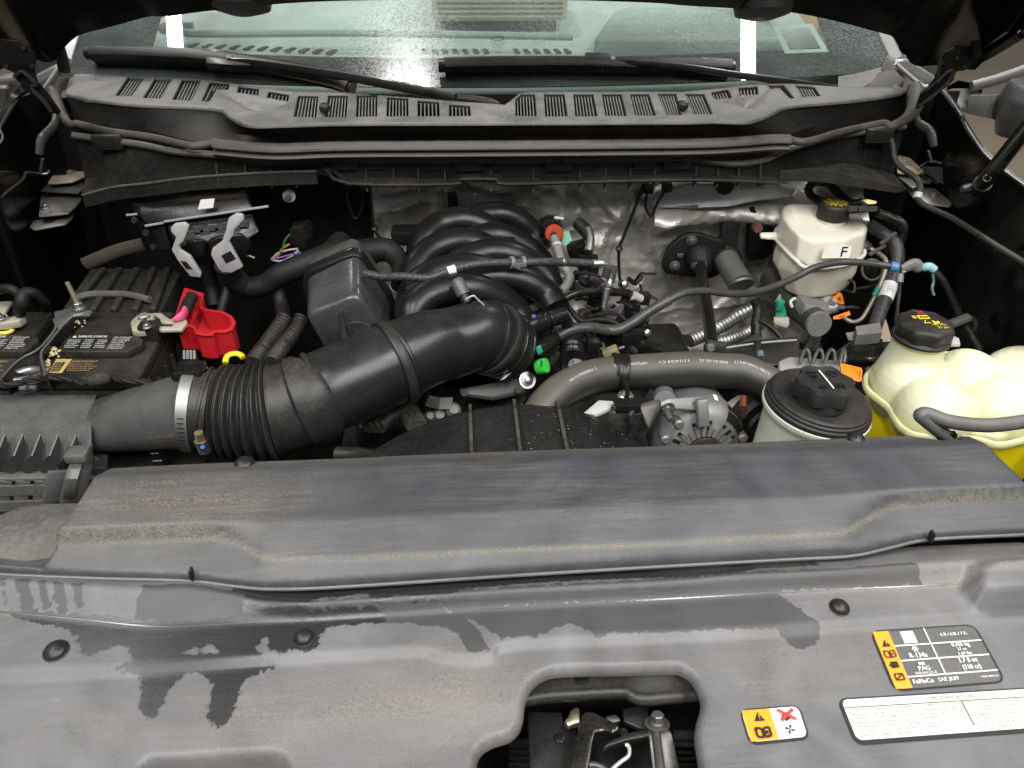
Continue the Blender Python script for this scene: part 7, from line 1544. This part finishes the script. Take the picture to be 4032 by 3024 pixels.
# ---- ABS block with looped lines
ab_ = thing('abs_unit', 'pale aluminium block with four looped brake lines behind the reservoir lid', 'hydraulic unit')
mk('block', slab([PY(*g('E', x, y), Y) for x, y, Y in ((1340, 240, .98), (1420, 205, 1.0), (1830, 235, 1.0), (1830, 330, .95), (1340, 330, .95))], .06), M('pale aluminium', .55, .4, .7, dust=.3), ab_, bevel=.004)
for x in (1505, 1610, 1705, 1815):
    mk('line', tube(ly('E', (x, 260, .97), (x+25, 190, .985), (x+50, 155, .995), (x+75, 180, .99), (x+80, 250, .975)) if x < 1800 else ly('E', (1825, 265, .97), (1840, 190, .985), (1855, 155, .995), (1865, 200, .985), (1855, 260, .975)), .0030, 12, 8), M('dark brake line', .10, .4, .6, dust=.25), ab_)
mk('motor', loft([ly('D', (1060, 1400, 1.05), (1380, 1370, 1.06), (1400, 1560, 1.0), (1090, 1590, 1.0)), [p+Vector((0, .05, -.06)) for p in ly('D', (1060, 1400, 1.05), (1380, 1370, 1.06), (1400, 1560, 1.0), (1090, 1590, 1.0))]]), M('glossy black motor', .02, .2, coat=.3), ab_, bevel=.006)
mk('silver_edge', prism(ly('D', (1030, 1340, 1.08), (1240, 1310, 1.08), (1260, 1380, 1.06), (1050, 1400, 1.06)), (0, .004, 0)), M('dull grey aluminium'), ab_)
mk('carton', slab([PY(*g('E', x, y), Y) for x, y, Y in ((1950, -30, 1.06), (2140, -60, 1.07), (2160, 20, 1.04), (1960, 40, 1.04))], .02), M('dull white tag'), ab_)

# ---- coolant tank
ct = thing('coolant_tank', 'translucent pale yellow coolant tank of bulging lobes with black cap', 'coolant tank')
m, N, Lk, b = nodes('translucent tank plastic')
b.inputs['Base Color'].default_value = (.70, .70, .40, 1); b.inputs['Roughness'].default_value = .38
tcz = N.new('ShaderNodeTexCoord'); sz_ = N.new('ShaderNodeSeparateXYZ'); Lk.new(tcz.outputs['Object'], sz_.inputs[0])
Lk.new(mixc(N, Lk, ramp(N, Lk, mth(N, Lk, 'ADD', sz_.outputs[2], mth(N, Lk, 'MULTIPLY', noise(N, Lk, 8, 4, .6), .02)), .03, .10), (.57, .55, .20), (.62, .61, .43)), b.inputs['Base Color'])
b.inputs['Subsurface Weight'].default_value = .45; b.inputs['Subsurface Radius'].default_value = (1, .95, .35); b.inputs['Subsurface Scale'].default_value = .03
tank = m
yel = M('yellow coolant seen through plastic', (.72, .58, .005), .35, sss=.3, vary=.06)
def ell(c, rx, ry, rz, seg=36, rings=14, lo=-1.0):
    v, f = [], []
    th = np.linspace(math.asin(max(-1, lo)), math.pi/2, rings)
    return lathe([(math.cos(t), math.sin(t)) for t in th[:-1]]+[(.02, math.sin(th[-2])*.2+.8)], (0, 0, 0), (0, 0, 1), seg) if False else (
        [Vector((c[0]+rx*math.cos(t)*math.cos(a), c[1]+ry*math.cos(t)*math.sin(a), c[2]+rz*math.sin(t))) for t in np.linspace(-1.5, 1.5, rings) for a in np.linspace(0, 2*math.pi, seg+1)[:-1]],
        [(i*seg+k_, i*seg+(k_+1) % seg, (i+1)*seg+(k_+1) % seg, (i+1)*seg+k_) for i in range(rings-1) for k_ in range(seg)] + [tuple(range(seg-1, -1, -1)), tuple(range((rings-1)*seg, rings*seg))])
lobes = [('W', 525, 600, 1.110, .056, .056, .058), ('W', 880, 585, 1.110, .058, .058, .058), ('W', 700, 450, 1.112, .054, .060, .060), ('W', 985, 440, 1.112, .058, .060, .062), ('W', 1235, 570, 1.11, .06, .06, .06), ('W', 385, 470, 1.108, .053, .052, .060)]
nk = PZ(*g('12', 1575, 950), 1.215)
parts_ = []
for s_, x, y, zc, rx, ry, rz_ in lobes:
    c = PZ(*g(s_, x, y), zc+.02); c.z = zc; parts_.append(ell(c, rx, ry, rz_))
base_o = [PZ(*g('W', x, y), 1.10) for x, y in ((300, 340), (205, 420), (172, 465), (185, 520), (290, 610), (330, 680), (380, 730), (460, 762), (720, 778), (850, 805), (960, 790), (1150, 740), (1150, 420), (500, 330))]
parts_.append(loft([[q+Vector((0, 0, -.015)) for q in base_o], [q+Vector((0, 0, .010)) for q in base_o]]))
parts_.append(lathe([(.054, -.12), (.050, -.09), (.044, -.066), (.0400, -.05), (.0385, -.040), (.0385, -.026)], nk, (0, 0, 1), 48))
remeshed('shell', parts_, .0028, 3, tank, ct)
mk('neck_ring', lathe([(.0385, -.030), (.0405, -.026), (.0405, -.020), (.037, -.018)], nk, (0, 0, 1), 48), tank, ct)
fl2 = [PZ(*g('W', x, y), 1.105) for x, y in ((260, 330), (185, 415), (148, 460), (160, 530), (265, 620), (300, 680), (345, 735), (440, 775), (720, 792), (850, 822), (960, 805), (1100, 760))]
mk('seam_flange', tube(fl2, .0065, 10, 8, flat=.7), M('tank flange plastic', (.56, .55, .30), .4, sss=.3), ct)
lowp = [q+Vector((0, 0, -.008)) for q in base_o]
mk('lower_body', slab(lowp, .16, .04), yel, ct, bevel=.006)
mk('cap_plate', slab([PZ(*g('12', x, y), 1.19) for x, y in ((1700, 1000), (1790, 1040), (1800, 1080), (1700, 1080))], .004), M('grey nylon'), ct)
cap2 = mk('cap', lathe([(.038, -.022), (.0395, -.020), (.0395, -.004), (.037, .0), (.0345, .001), (.001, .0012)], nk+Vector((0, 0, .004)), (0, 0, 1), 60, mod=lambda a, i: 1+.05*max(-.5, math.cos(8*a))), M('black cap plastic'), ct)
mk('cap_ring', lathe([(.036, -.030), (.042, -.028), (.042, -.024), (.038, -.020)], nk+Vector((0, 0, .004)), (0, 0, 1), 48), M('black cap plastic'), cap2)
Dc = Decal([nk+Vector(q) for q in ((-.03, .028, .0055), (.03, .028, .0055), (.03, -.028, .0055), (-.03, -.028, .0055))], .0007)
yp = M('yellow cap print', (.75, .60, .02), .5)
mk('yellow_print', join(Dc.rect(.36, .20, .64, .40), Dc.poly([(.45, .48), (.36, .64), (.54, .64)]), Dc.rect(.62, .50, .78, .64), Dc.text('145 kPa', .5, .78, .10, .36), Dc.text('21 psi', .58, .92, .10, .28), *[Dc.rect(.22, .22+i*.05, .32, .25+i*.05) for i in range(3)]), yp, cap2)
mk('black_print', join(*[Dc.rect(.40+i*.055, .28, .43+i*.055, .37, 2) for i in range(4)], Dc.poly([(.45, .53), (.405, .615), (.495, .615)], 2), Dc.rect(.66, .54, .74, .57, 2)), ink(), cap2)
mk('red_cross', join(Dc.line(.42, .02, .58, .18, .0022, 2), Dc.line(.58, .02, .42, .18, .0022, 2)), M('red print', (.6, .03, .02), .5), cap2)
oh = thing('overflow_hose', 'grey rubber overflow hose bending across the coolant tank', 'hose')
mk('hose', tube([PZ(*g('22', 1740, 545), 1.17), PZ(*g('22', 1640, 470), 1.19), PZ(*g('22', 1560, 405), 1.203), PZ(*g('22', 1545, 385), 1.207), PZ(*g('22', 1590, 380), 1.208), PZ(*g('22', 1720, 425), 1.204), PZ(*g('22', 1900, 450), 1.20), PZ(*g('22', 2060, 448), 1.20), PZ(*g('22', 2320, 410), 1.20)], .0092, 18, 8), M('grey overflow rubber', .085, .5, dust=.3), oh)
mk('clip', box(PZ(*g('22', 1710, 520), 1.18), (.022, .008, .010)), satin(), oh)
# ================================================================== labels on the front cover
def on_cover(s_, x, y): return cover_z(g(s_, x, y), l_h, LZ)
def lab_corners(*pts): return [on_cover('32', x, y) for x, y in pts]
lblk = M('dark label film', .06, .42, dust=.25, dcol=(.2, .18, .14)); edge_m = M('label border groove', .03, .6)
def warn_tri(D, cu, cv, s, asp):
    return join(D.poly([(cu, cv-s*asp), (cu-s, cv+s*asp*.75), (cu+s, cv+s*asp*.75)], 1.6))
def tri_mark(D, cu, cv, s, asp, m): 
    return join(D.line(cu, cv-s*asp*.45, cu, cv+s*asp*.2, s*D.w*.16, 3), D.line(cu, cv+s*asp*.38, cu, cv+s*asp*.52, s*D.w*.16, 3))
def book(D, cu, cv, s, asp, t):
    L = [(-1, -.7), (-.1, -.55), (-.1, .7), (-1, .55), (-1, -.7)]; R = [(1, -.7), (.1, -.55), (.1, .7), (1, .55), (1, -.7)]
    gs = []
    for Q in (L, R):
        for (a, b), (c, d) in zip(Q, Q[1:]): gs.append(D.line(cu+a*s, cv+b*s*asp, cu+c*s, cv+d*s*asp, t, 1.6))
    return join(*gs, D.line(cu+.5*s, cv-.25*s*asp, cu+.5*s, cv+.3*s*asp, t, 1.6))
D = Decal(lab_corners((1225, 478), (1880, 435), (2078, 795), (1378, 852)), .0008)
al_ = thing('refrigerant_label', 'dark label with orange strip and refrigerant data in white', 'label')
mk('groove', D.rect(-.02, -.03, 1.025, 1.03, -.6, .009), edge_m, al_)
mk('film', D.rect(0, 0, 1, 1, 0, .007), lblk, al_)
asp = D.w/D.h
mk('orange_strip', D.rect(.004, .006, .155, .994, .5), orange(), al_)
mk('strip_icons', join(warn_tri(D, .078, .235, .042, asp), book(D, .078, .42, .05, asp, .0012), D.rect(.045, .55, .115, .66, 1.6), D.line(.03, .60, .07, .66, .0018, 1.6), *[D.line(a, b, c, d, .0014, 1.6) for a, b, c, d in ((.04, .76, .115, .76), (.04, .86, .115, .86), (.04, .76, .04, .86), (.115, .76, .115, .86), (.055, .84, .10, .78))]), ink(), al_)
mk('strip_marks', tri_mark(D, .078, .235, .042, asp, None), orange(), al_)
wl = white_paint()
mk('grid_lines', join(D.line(.155, .285, .995, .285, .0011), D.line(.155, .545, .995, .545, .0011), D.line(.155, .82, .995, .82, .0011), D.line(.505, .0, .505, .82, .0011)), wl, al_)
mk('white_patch', D.rect(.26, .04, .385, .25, 1), wl, al_)
snow = [D.line(.33+.03*math.cos(q), .365+.03*asp*math.sin(q), .33-.03*math.cos(q), .365-.03*asp*math.sin(q), .0012, 1.6) for q in (0, 1.05, 2.1)]
mk('lettering', join(D.text('6.7L / 6.8L / 7.3L', .76, .17, .055, .26, 'C', bold=.002), D.text('R-134a', .33, .515, .085, .17, 'C', bold=.003), *snow, D.text('0.765 kg', .77, .375, .08, .17, 'C', bold=.003), D.text('27 oz', .765, .445, .055, .09, 'C', bold=.002), D.text('1.69 lbs', .77, .525, .055, .13, 'C', bold=.002),
     D.text('PAG', .33, .735, .075, .11, 'C', bold=.003), D.text('WSH-M1C231-B', .33, .80, .045, .20, 'C', bold=.001), D.rect(.30, .60, .355, .645, 1.6), D.text('3.7 fl oz', .765, .655, .085, .18, 'C', bold=.003), D.text('(110 cc)', .77, .775, .085, .17, 'C', bold=.003), D.text('FoMoCo', .175, .945, .075, .19, bold=.003), D.text('SAE J639', .41, .935, .062, .19, bold=.002), D.text('* FC3B-19B595-AA', .80, .93, .03, .17)), wl, al_)
D = Decal(lab_corners((378, 988), (745, 960), (808, 1155), (440, 1192)), .0008)
fnl = thing('fan_warning_label', 'orange and white fan hazard label on the front cover', 'label'); asp = D.w/D.h
mk('groove', D.rect(-.035, -.06, 1.04, 1.10, -.6, .007), edge_m, fnl)
mk('film', D.rect(0, 0, 1, 1, 0, .005), M('white label film', .74, .4, dust=.12), fnl)
mk('orange_half', D.rect(.006, .008, .495, .992, .5), orange(), fnl)
mk('icons', join(warn_tri(D, .26, .27, .095, asp), book(D, .26, .76, .12, asp, .0022)), ink(), fnl)
mk('mark', tri_mark(D, .26, .27, .095, asp, None), orange(), fnl)
fan = []
for k_ in range(4):
    a = k_*math.pi/2+.5; pts = [(0, 0), (.45*math.cos(a-.45), .45*math.sin(a-.45)), (1.0*math.cos(a-.40), 1.0*math.sin(a-.40)), (1.02*math.cos(a+.1), 1.02*math.sin(a+.1)), (.55*math.cos(a+.35), .55*math.sin(a+.35))]
    fan.append(D.poly([(.73+x*.085, .74+y*.085*asp) for x, y in pts], 1.6))
hand = [D.line(.66+i*.022, .30-i*.03, .72+i*.022, .42-i*.02, .0028, 1.4) for i in range(4)] + [D.poly([(.66, .28), (.76, .18), (.82, .36), (.72, .48)], 1.5)]
mk('fan_icon', join(*fan, *hand, D.text('FL3A-8A613-AA', .02, .0, .01)), ink(), fnl)
side_fn = lambda x, y: D.p(.925-y, .92-x*1.0, 1.6)
mk('side_print', text_on('FL3A-8A613-AA', side_fn, 0, 0, .032, .55), ink(), fnl)
mk('red_cross', join(D.line(.60, .10, .88, .46, .0028, 3.2), D.line(.88, .12, .62, .46, .0028, 3.2)), M('red print', (.6, .03, .02), .5), fnl)
D = Decal(lab_corners((1025, 918), (2330, 842), (2440, 1085), (1130, 1180)), .0008)
ml = thing('modification_label', 'long white warranty label headed MODIFICATION on the front cover', 'label')
mk('groove', D.rect(-.02, -.05, 1.03, 1.12, -.6, .008), edge_m, ml)
mk('film', D.rect(0, 0, 1, 1, 0, .005), M('worn white label', (.70, .68, .60), .45, dust=.4, dcol=(.48, .42, .30), dscale=30), ml)
ik = M('grey ink', .04, .5)
t1 = ['IF THE INSTALLATION/USE OF A NON-FORD MOTOR COMPANY PRODUCT FAILS', 'OR CAUSES A FORD PART TO FAIL, THE COST OF THE REPAIR AND ANY RELATED', 'DAMAGE WILL NOT BE COVERED BY THE FORD NEW VEHICLE LIMITED', 'WARRANTY UNLESS THE PRODUCT IS AN EPA "CERTIFIED"', 'EMISSIONS PRODUCT UNDER THE CLEAN AIR ACT, SECTION 207', 'AND CFR 85.2112 - 85.2122. SEE YOUR VEHICLE WARRANTY', 'GUIDE FOR ALL WARRANTY INFORMATION.']
wd1 = [.545, .55, .48, .41, .44, .405, .285]
t2 = ['SI UN PRODUIT NON FOURNI PAR LA SOCIETE FORD MOTOR', "ET QU'IL PRESENTE UNE DEFAILLANCE OU CAUSE LA", 'COUT DE LA REPARATION ET LES DOMMAGES CONN', 'LA GARANTIE LIMITEE DE VEHICULE NEUF DE FORD', 'DES DISPOSITIFS ANTIPOLLUTION << CERTIFIES', '207 DE LA CLEAN AIR ACT ET AUX REGLEMENTS', 'LIVRET DE GARANTIE DU VEHICULE POUR PLUS']
mk('lettering', join(D.text('MODIFICATION', .54, .165, .105, .215, 'C'), *[D.text(s_, .018, .315+i*.105, .058, wd1[i]) for i, s_ in enumerate(t1)], *[D.text(s_, .595, .315+i*.105, .058, .39) for i, s_ in enumerate(t2)]), ik, ml)
mk('rule', join(D.line(0, .215, 1, .215, .0008), D.line(.575, .23, .585, .86, .0010)), ik, ml)

# ================================================================== hood latch in the opening
lm = M('black latch steel', .03, .36, .3, dust=.35, dcol=(.11, .1, .085)); lm2 = M('oily black latch', .018, .22, .3, dust=.2, coat=.3)
def Lz(z_, *pts): return [PZ(*g('L', x, y), z_) for x, y in pts]
rsup = thing('radiator_support', 'black radiator support beam behind the hood latch', 'beam')
r0 = Lz(1.196, (150, 240), (500, 175), (1200, 135), (1900, 95), (2200, 200)); r1 = Lz(1.184, (150, 420), (400, 365), (800, 335), (1270, 312), (1370, 350), (1480, 388), (1700, 375), (2150, 335)); r2 = Lz(1.135, (150, 520), (400, 470), (800, 450), (1270, 450), (1480, 470), (2150, 430)); r3 = Lz(1.05, (150, 560), (800, 560), (1480, 560), (2150, 560))
rsm = M('dusty support steel', .034, .4, dust=.6, dcol=(.10, .088, .07), dscale=40)
mk('beam', sheet([resample(smooth_path(q, 4), 40) for q in (r0, r1, [p+Vector((0, -.004, -.008)) for p in r1], r2, r3)]), rsm, rsup, solid=.003)
mk('pressed_ridge', tube([p+Vector((0, 0, -.003)) for p in smooth_path(r1, 4)], .006, 10, 2), rsm, rsup)
mk('notch', lathe([(.006, 0), (.0055, .001)], Lz(1.1965, (840, 190))[0], (0, 0, 1), 20), ink(), rsup)
mk('stamp_line', tube(Lz(1.16, (1530, 480), (1550, 440), (1700, 430), (1830, 425)), .0014, 6, 4), M('hinge edge'), rsup)
lt_ = thing('hood_latch', 'black steel hood latch with hook lever and bright pawl in the cover opening', 'latch')
ZB = 1.145
def lp(name, z_, pts, t, m, bevel=.002): return mk(name, slab(Lz(z_, *pts), t), m, lt_, bevel=bevel)
lp('back_plate', ZB, ((262, 540), (625, 552), (640, 640), (690, 705), (720, 690), (760, 700), (900, 1100), (900, 1250), (285, 1250)), .006, lm)
lp('side_plate', ZB+.012, ((1268, 508), (1545, 466), (1562, 735), (1450, 720), (1285, 650)), .006, lm)
lp('pawl', ZB+.012, ((648, 640), (690, 600), (725, 520), (770, 488), (815, 500), (822, 660), (735, 680), (700, 700)), .008, M('worn bright pawl', (.55, .50, .36), .35, .9, dust=.2))
hk = lp('hook_lever', ZB+.030, ((845, 560), (900, 535), (960, 545), (1240, 680), (1248, 725), (1165, 772), (1090, 742), (985, 762), (960, 860), (930, 1060), (880, 1250), (690, 1250), (725, 1050), (790, 760)), .012, lm2, .004)
lp('catch_blade', ZB+.016, ((1090, 590), (1200, 572), (1245, 610), (1250, 640), (1170, 660), (1100, 640)), .005, M('dark steel'))
lp('release_arm', ZB+.026, ((1060, 975), (1072, 910), (1130, 850), (1350, 765), (1480, 738), (1560, 740), (1580, 800), (1500, 815), (1300, 850), (1110, 915)), .012, lm, .003)
mk('post', loft([Lz(ZB+.036, (1540, 745), (1775, 732), (1800, 790), (1550, 800)), Lz(ZB+.02, (1590, 1180), (1880, 1180), (1900, 1250), (1600, 1250))]), M('satin latch post', .06, .3, .5, dust=.3), lt_, bevel=.004)
mk('post_ridge', tube(Lz(ZB+.040, (1625, 760), (1640, 900), (1680, 1200)), .004, 10, 4), M('satin latch post'), lt_)
mk('bolt', hexbolt(Lz(ZB+.022, (1640, 680))[0], (0, .35, 1), .0055, .010, 1.3, 2.0), M('dull bolt'), lt_)
mk('rivet', lathe([(.0045, 0), (.0045, .0015), (.003, .002)], Lz(ZB+.001, (600, 830))[0], (0, 0, 1), 20), lm2, lt_)
mk('rivet', lathe([(.0042, 0), (.0038, .0015)], Lz(ZB+.012, (1280, 770))[0], (0, 0, 1), 20), lm2, lt_)
mk('release_wire', tube(Lz(ZB+.034, (1300, 900), (1330, 905), (1345, 960), (1330, 1020), (1250, 1080), (1170, 1150), (1100, 1230)), .0017, 10, 6), M('pale wire'), lt_)
mk('spring', tube(Lz(ZB+.024, (780, 1200), (850, 1130), (950, 1110), (1050, 1135), (1120, 1200)), .003, 12, 8), M('dark steel'), lt_)
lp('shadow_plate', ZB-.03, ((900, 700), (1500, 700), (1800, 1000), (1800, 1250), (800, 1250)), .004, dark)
cd_ = thing('condenser', 'silver condenser fins deep behind the hood latch', 'condenser')
fin_m = M('fin aluminium', .45, .4, .8, dust=.4)
ZC = 1.10
for (x0_, x1_, y0_) in ((60, 270, 880), (1810, 2060, 790)):
    for rr_ in range(5):
        y_ = y0_+rr_*68; zz = ZC-rr_*.013
        a_, b_ = PZ(*g('L', x0_, y_), zz), PZ(*g('L', x1_, y_), zz); n = 14 if x0_ < 1000 else 16
        rows = [[], []]
        for i in range(n*2+1):
            p = a_.lerp(b_, i/(n*2)); off = .0035 if i % 2 else 0
            rows[0].append(p+Vector((0, off, .004))); rows[1].append(p+Vector((.0015, off-.002, -.0055)))
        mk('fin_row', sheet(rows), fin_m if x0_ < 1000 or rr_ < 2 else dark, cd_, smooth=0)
        mk('coolant_rail', bar(a_+Vector((0, .002, -.0075)), b_+Vector((0, .002, -.0075)), .008, .003), rubber(), cd_)
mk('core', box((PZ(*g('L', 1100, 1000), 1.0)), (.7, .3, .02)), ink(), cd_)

# grey splash panel at the passenger end of the covers
sp_s = thing('splash_panel', 'grey plastic splash panel below the ribbed air filter box', 'panel')
rowsS = [[PZ(*g(s_, x, y), z_) for s_, x, y in ln_] for z_, ln_ in ((1.17, (('20', -400, 1100), ('20', 0, 1035), ('20', 120, 985), ('20', 280, 962), ('20', 560, 955))), (1.185, (('20', -400, 1130), ('20', 0, 1065), ('20', 140, 1010), ('20', 300, 985), ('20', 540, 978))), (1.19, (('20', -400, 1230), ('20', 0, 1180), ('20', 120, 1150), ('20', 260, 1120), ('20', 440, 1090))), (1.19, (('30', -400, -10), ('30', 0, 20), ('30', 200, 15), ('30', 330, -10), ('30', 420, -20))), (1.17, (('30', -400, 120), ('30', 0, 120), ('30', 200, 120), ('30', 330, 110), ('30', 420, 110))))]
mk('sheet', sheet([resample(q, 20) for q in rowsS]), M('splash grey plastic', .075, .5, dust=.6, dcol=(.19, .17, .13), dscale=25), sp_s, solid=.003)

# ================================================================== mirrors and body beyond the hinges
md = M('mirror dark grey', .04, .4, dust=.1, coat=.2); ms = M('mirror grey top', .10, .35, dust=.2)
mr = thing('side_mirror', 'dark grey towing mirror bracket outside the driver fender', 'mirror')
def T_(Y, *pts): return [PY(*g('TR', x, y), Y) for x, y in pts]
mk('base_cap', loft([T_(1.80, (1230, 1050), (1400, 955), (1640, 1005), (1750, 1075), (1700, 1110), (1530, 1185)), [p+Vector((0, 0, -.02)) for p in T_(1.80, (1230, 1050), (1400, 955), (1640, 1005), (1750, 1075), (1700, 1110), (1530, 1185))]]), ms, mr, bevel=.01, bseg=3)
mk('base', loft([T_(1.79, (1230, 1085), (1520, 1205), (1700, 1130), (1500, 1080)), T_(1.76, (1400, 1400), (1500, 1430), (1640, 1380), (1500, 1330))]), md, mr, bevel=.006)
mk('arm', loft([T_(1.76, (1520, 1210), (1560, 1175), (1600, 1180), (1620, 1400), (1500, 1420)), T_(1.74, (1990, 1290), (2040, 1180), (2080, 1180), (2060, 1500), (1850, 1490))]), ms, mr, bevel=.01, bseg=3)
mk('collar', loft([T_(1.735, (1900, 1270), (2050, 1230), (2090, 1500), (1830, 1500)), T_(1.73, (2030, 1270), (2150, 1230), (2150, 1580), (1960, 1560))]), md, mr, bevel=.01)
mk('housing', tube(T_(1.72, (2290, 1020), (2220, 1220), (2160, 1420), (2090, 1660)), [.04, .052, .05, .04], 20, 6), md, mr)
mk('upper_arm', tube(T_(1.78, (1560, 1080), (1700, 1040), (1900, 985), (2250, 860)), .013, 12, 5, flat=.7), ms, mr)
for lab, sec, big, strip in (('driver', 'TR', ((600, 780), (700, 720), (850, 700), (1180, 700), (1190, 950), (1020, 1090), (930, 1070)), ((600, 775), (760, 750), (1110, 965), (1000, 1085), (925, 1060))), ('passenger', 'TL', ((420, 600), (600, 620), (740, 760), (735, 860), (560, 1100), (440, 960)), ((450, 950), (720, 810), (735, 850), (560, 1090), (470, 1040)))):
    fc = thing('cowl_side_panel', 'glossy dark grey body panel between the hood hinge and the %s pillar' % lab, 'panel')
    mk('panel', prism([PY(*g(sec, x, y), 1.58) for x, y in big], (0, .01, 0)), M('dark grey paint', .09, .25, .2, coat=.5), fc)
    mk('top_strip', prism([PY(*g(sec, x, y), 1.572) for x, y in strip], (0, .006, .004)), M('silver grey paint', .36, .25, .3, coat=.5), fc, bevel=.002)
    mk('gap_edge', tube([PY(*g(sec, x, y), 1.565) for x, y in (((610, 790), (760, 920), (930, 1060), (1010, 1075)) if sec == 'TR' else ((725, 850), (640, 980), (560, 1090)))], .004, 8, 4), M('bright trim', .6, .25, dust=.1), fc)
lm_ = thing('side_mirror', 'dark grey towing mirror outside the passenger fender', 'mirror')
def TLp(Y, *pts): return [PY(*g('TL', x, y), Y) for x, y in pts]
mk('housing', loft([TLp(1.78, (-150, 1080), (90, 1075), (110, 1120), (105, 1360), (-150, 1400)), [p+Vector((-.02, .1, 0)) for p in TLp(1.78, (-150, 1080), (90, 1075), (110, 1120), (105, 1360), (-150, 1400))]]), md, lm_, bevel=.012, bseg=3)
mk('arm_top', prism(TLp(1.80, (-100, 990), (180, 945), (230, 1040), (100, 1070), (-100, 1075)), (0, .05, 0)), ms, lm_, bevel=.006)
# small antenna mast foot on the passenger cowl corner
mast = thing('antenna_mast', 'short black antenna mast in the passenger cowl corner', 'antenna')
mk('mast', tube(TLp(1.50, (805, 905), (770, 720), (700, 480)), [.0105, .0100, .0095], 18, 4), rubber(), mast)
mk('grommet', tube(TLp(1.50, (812, 940), (806, 890)), [.0135, .0125], 18, 2), cow_m, mast)
settle_things()
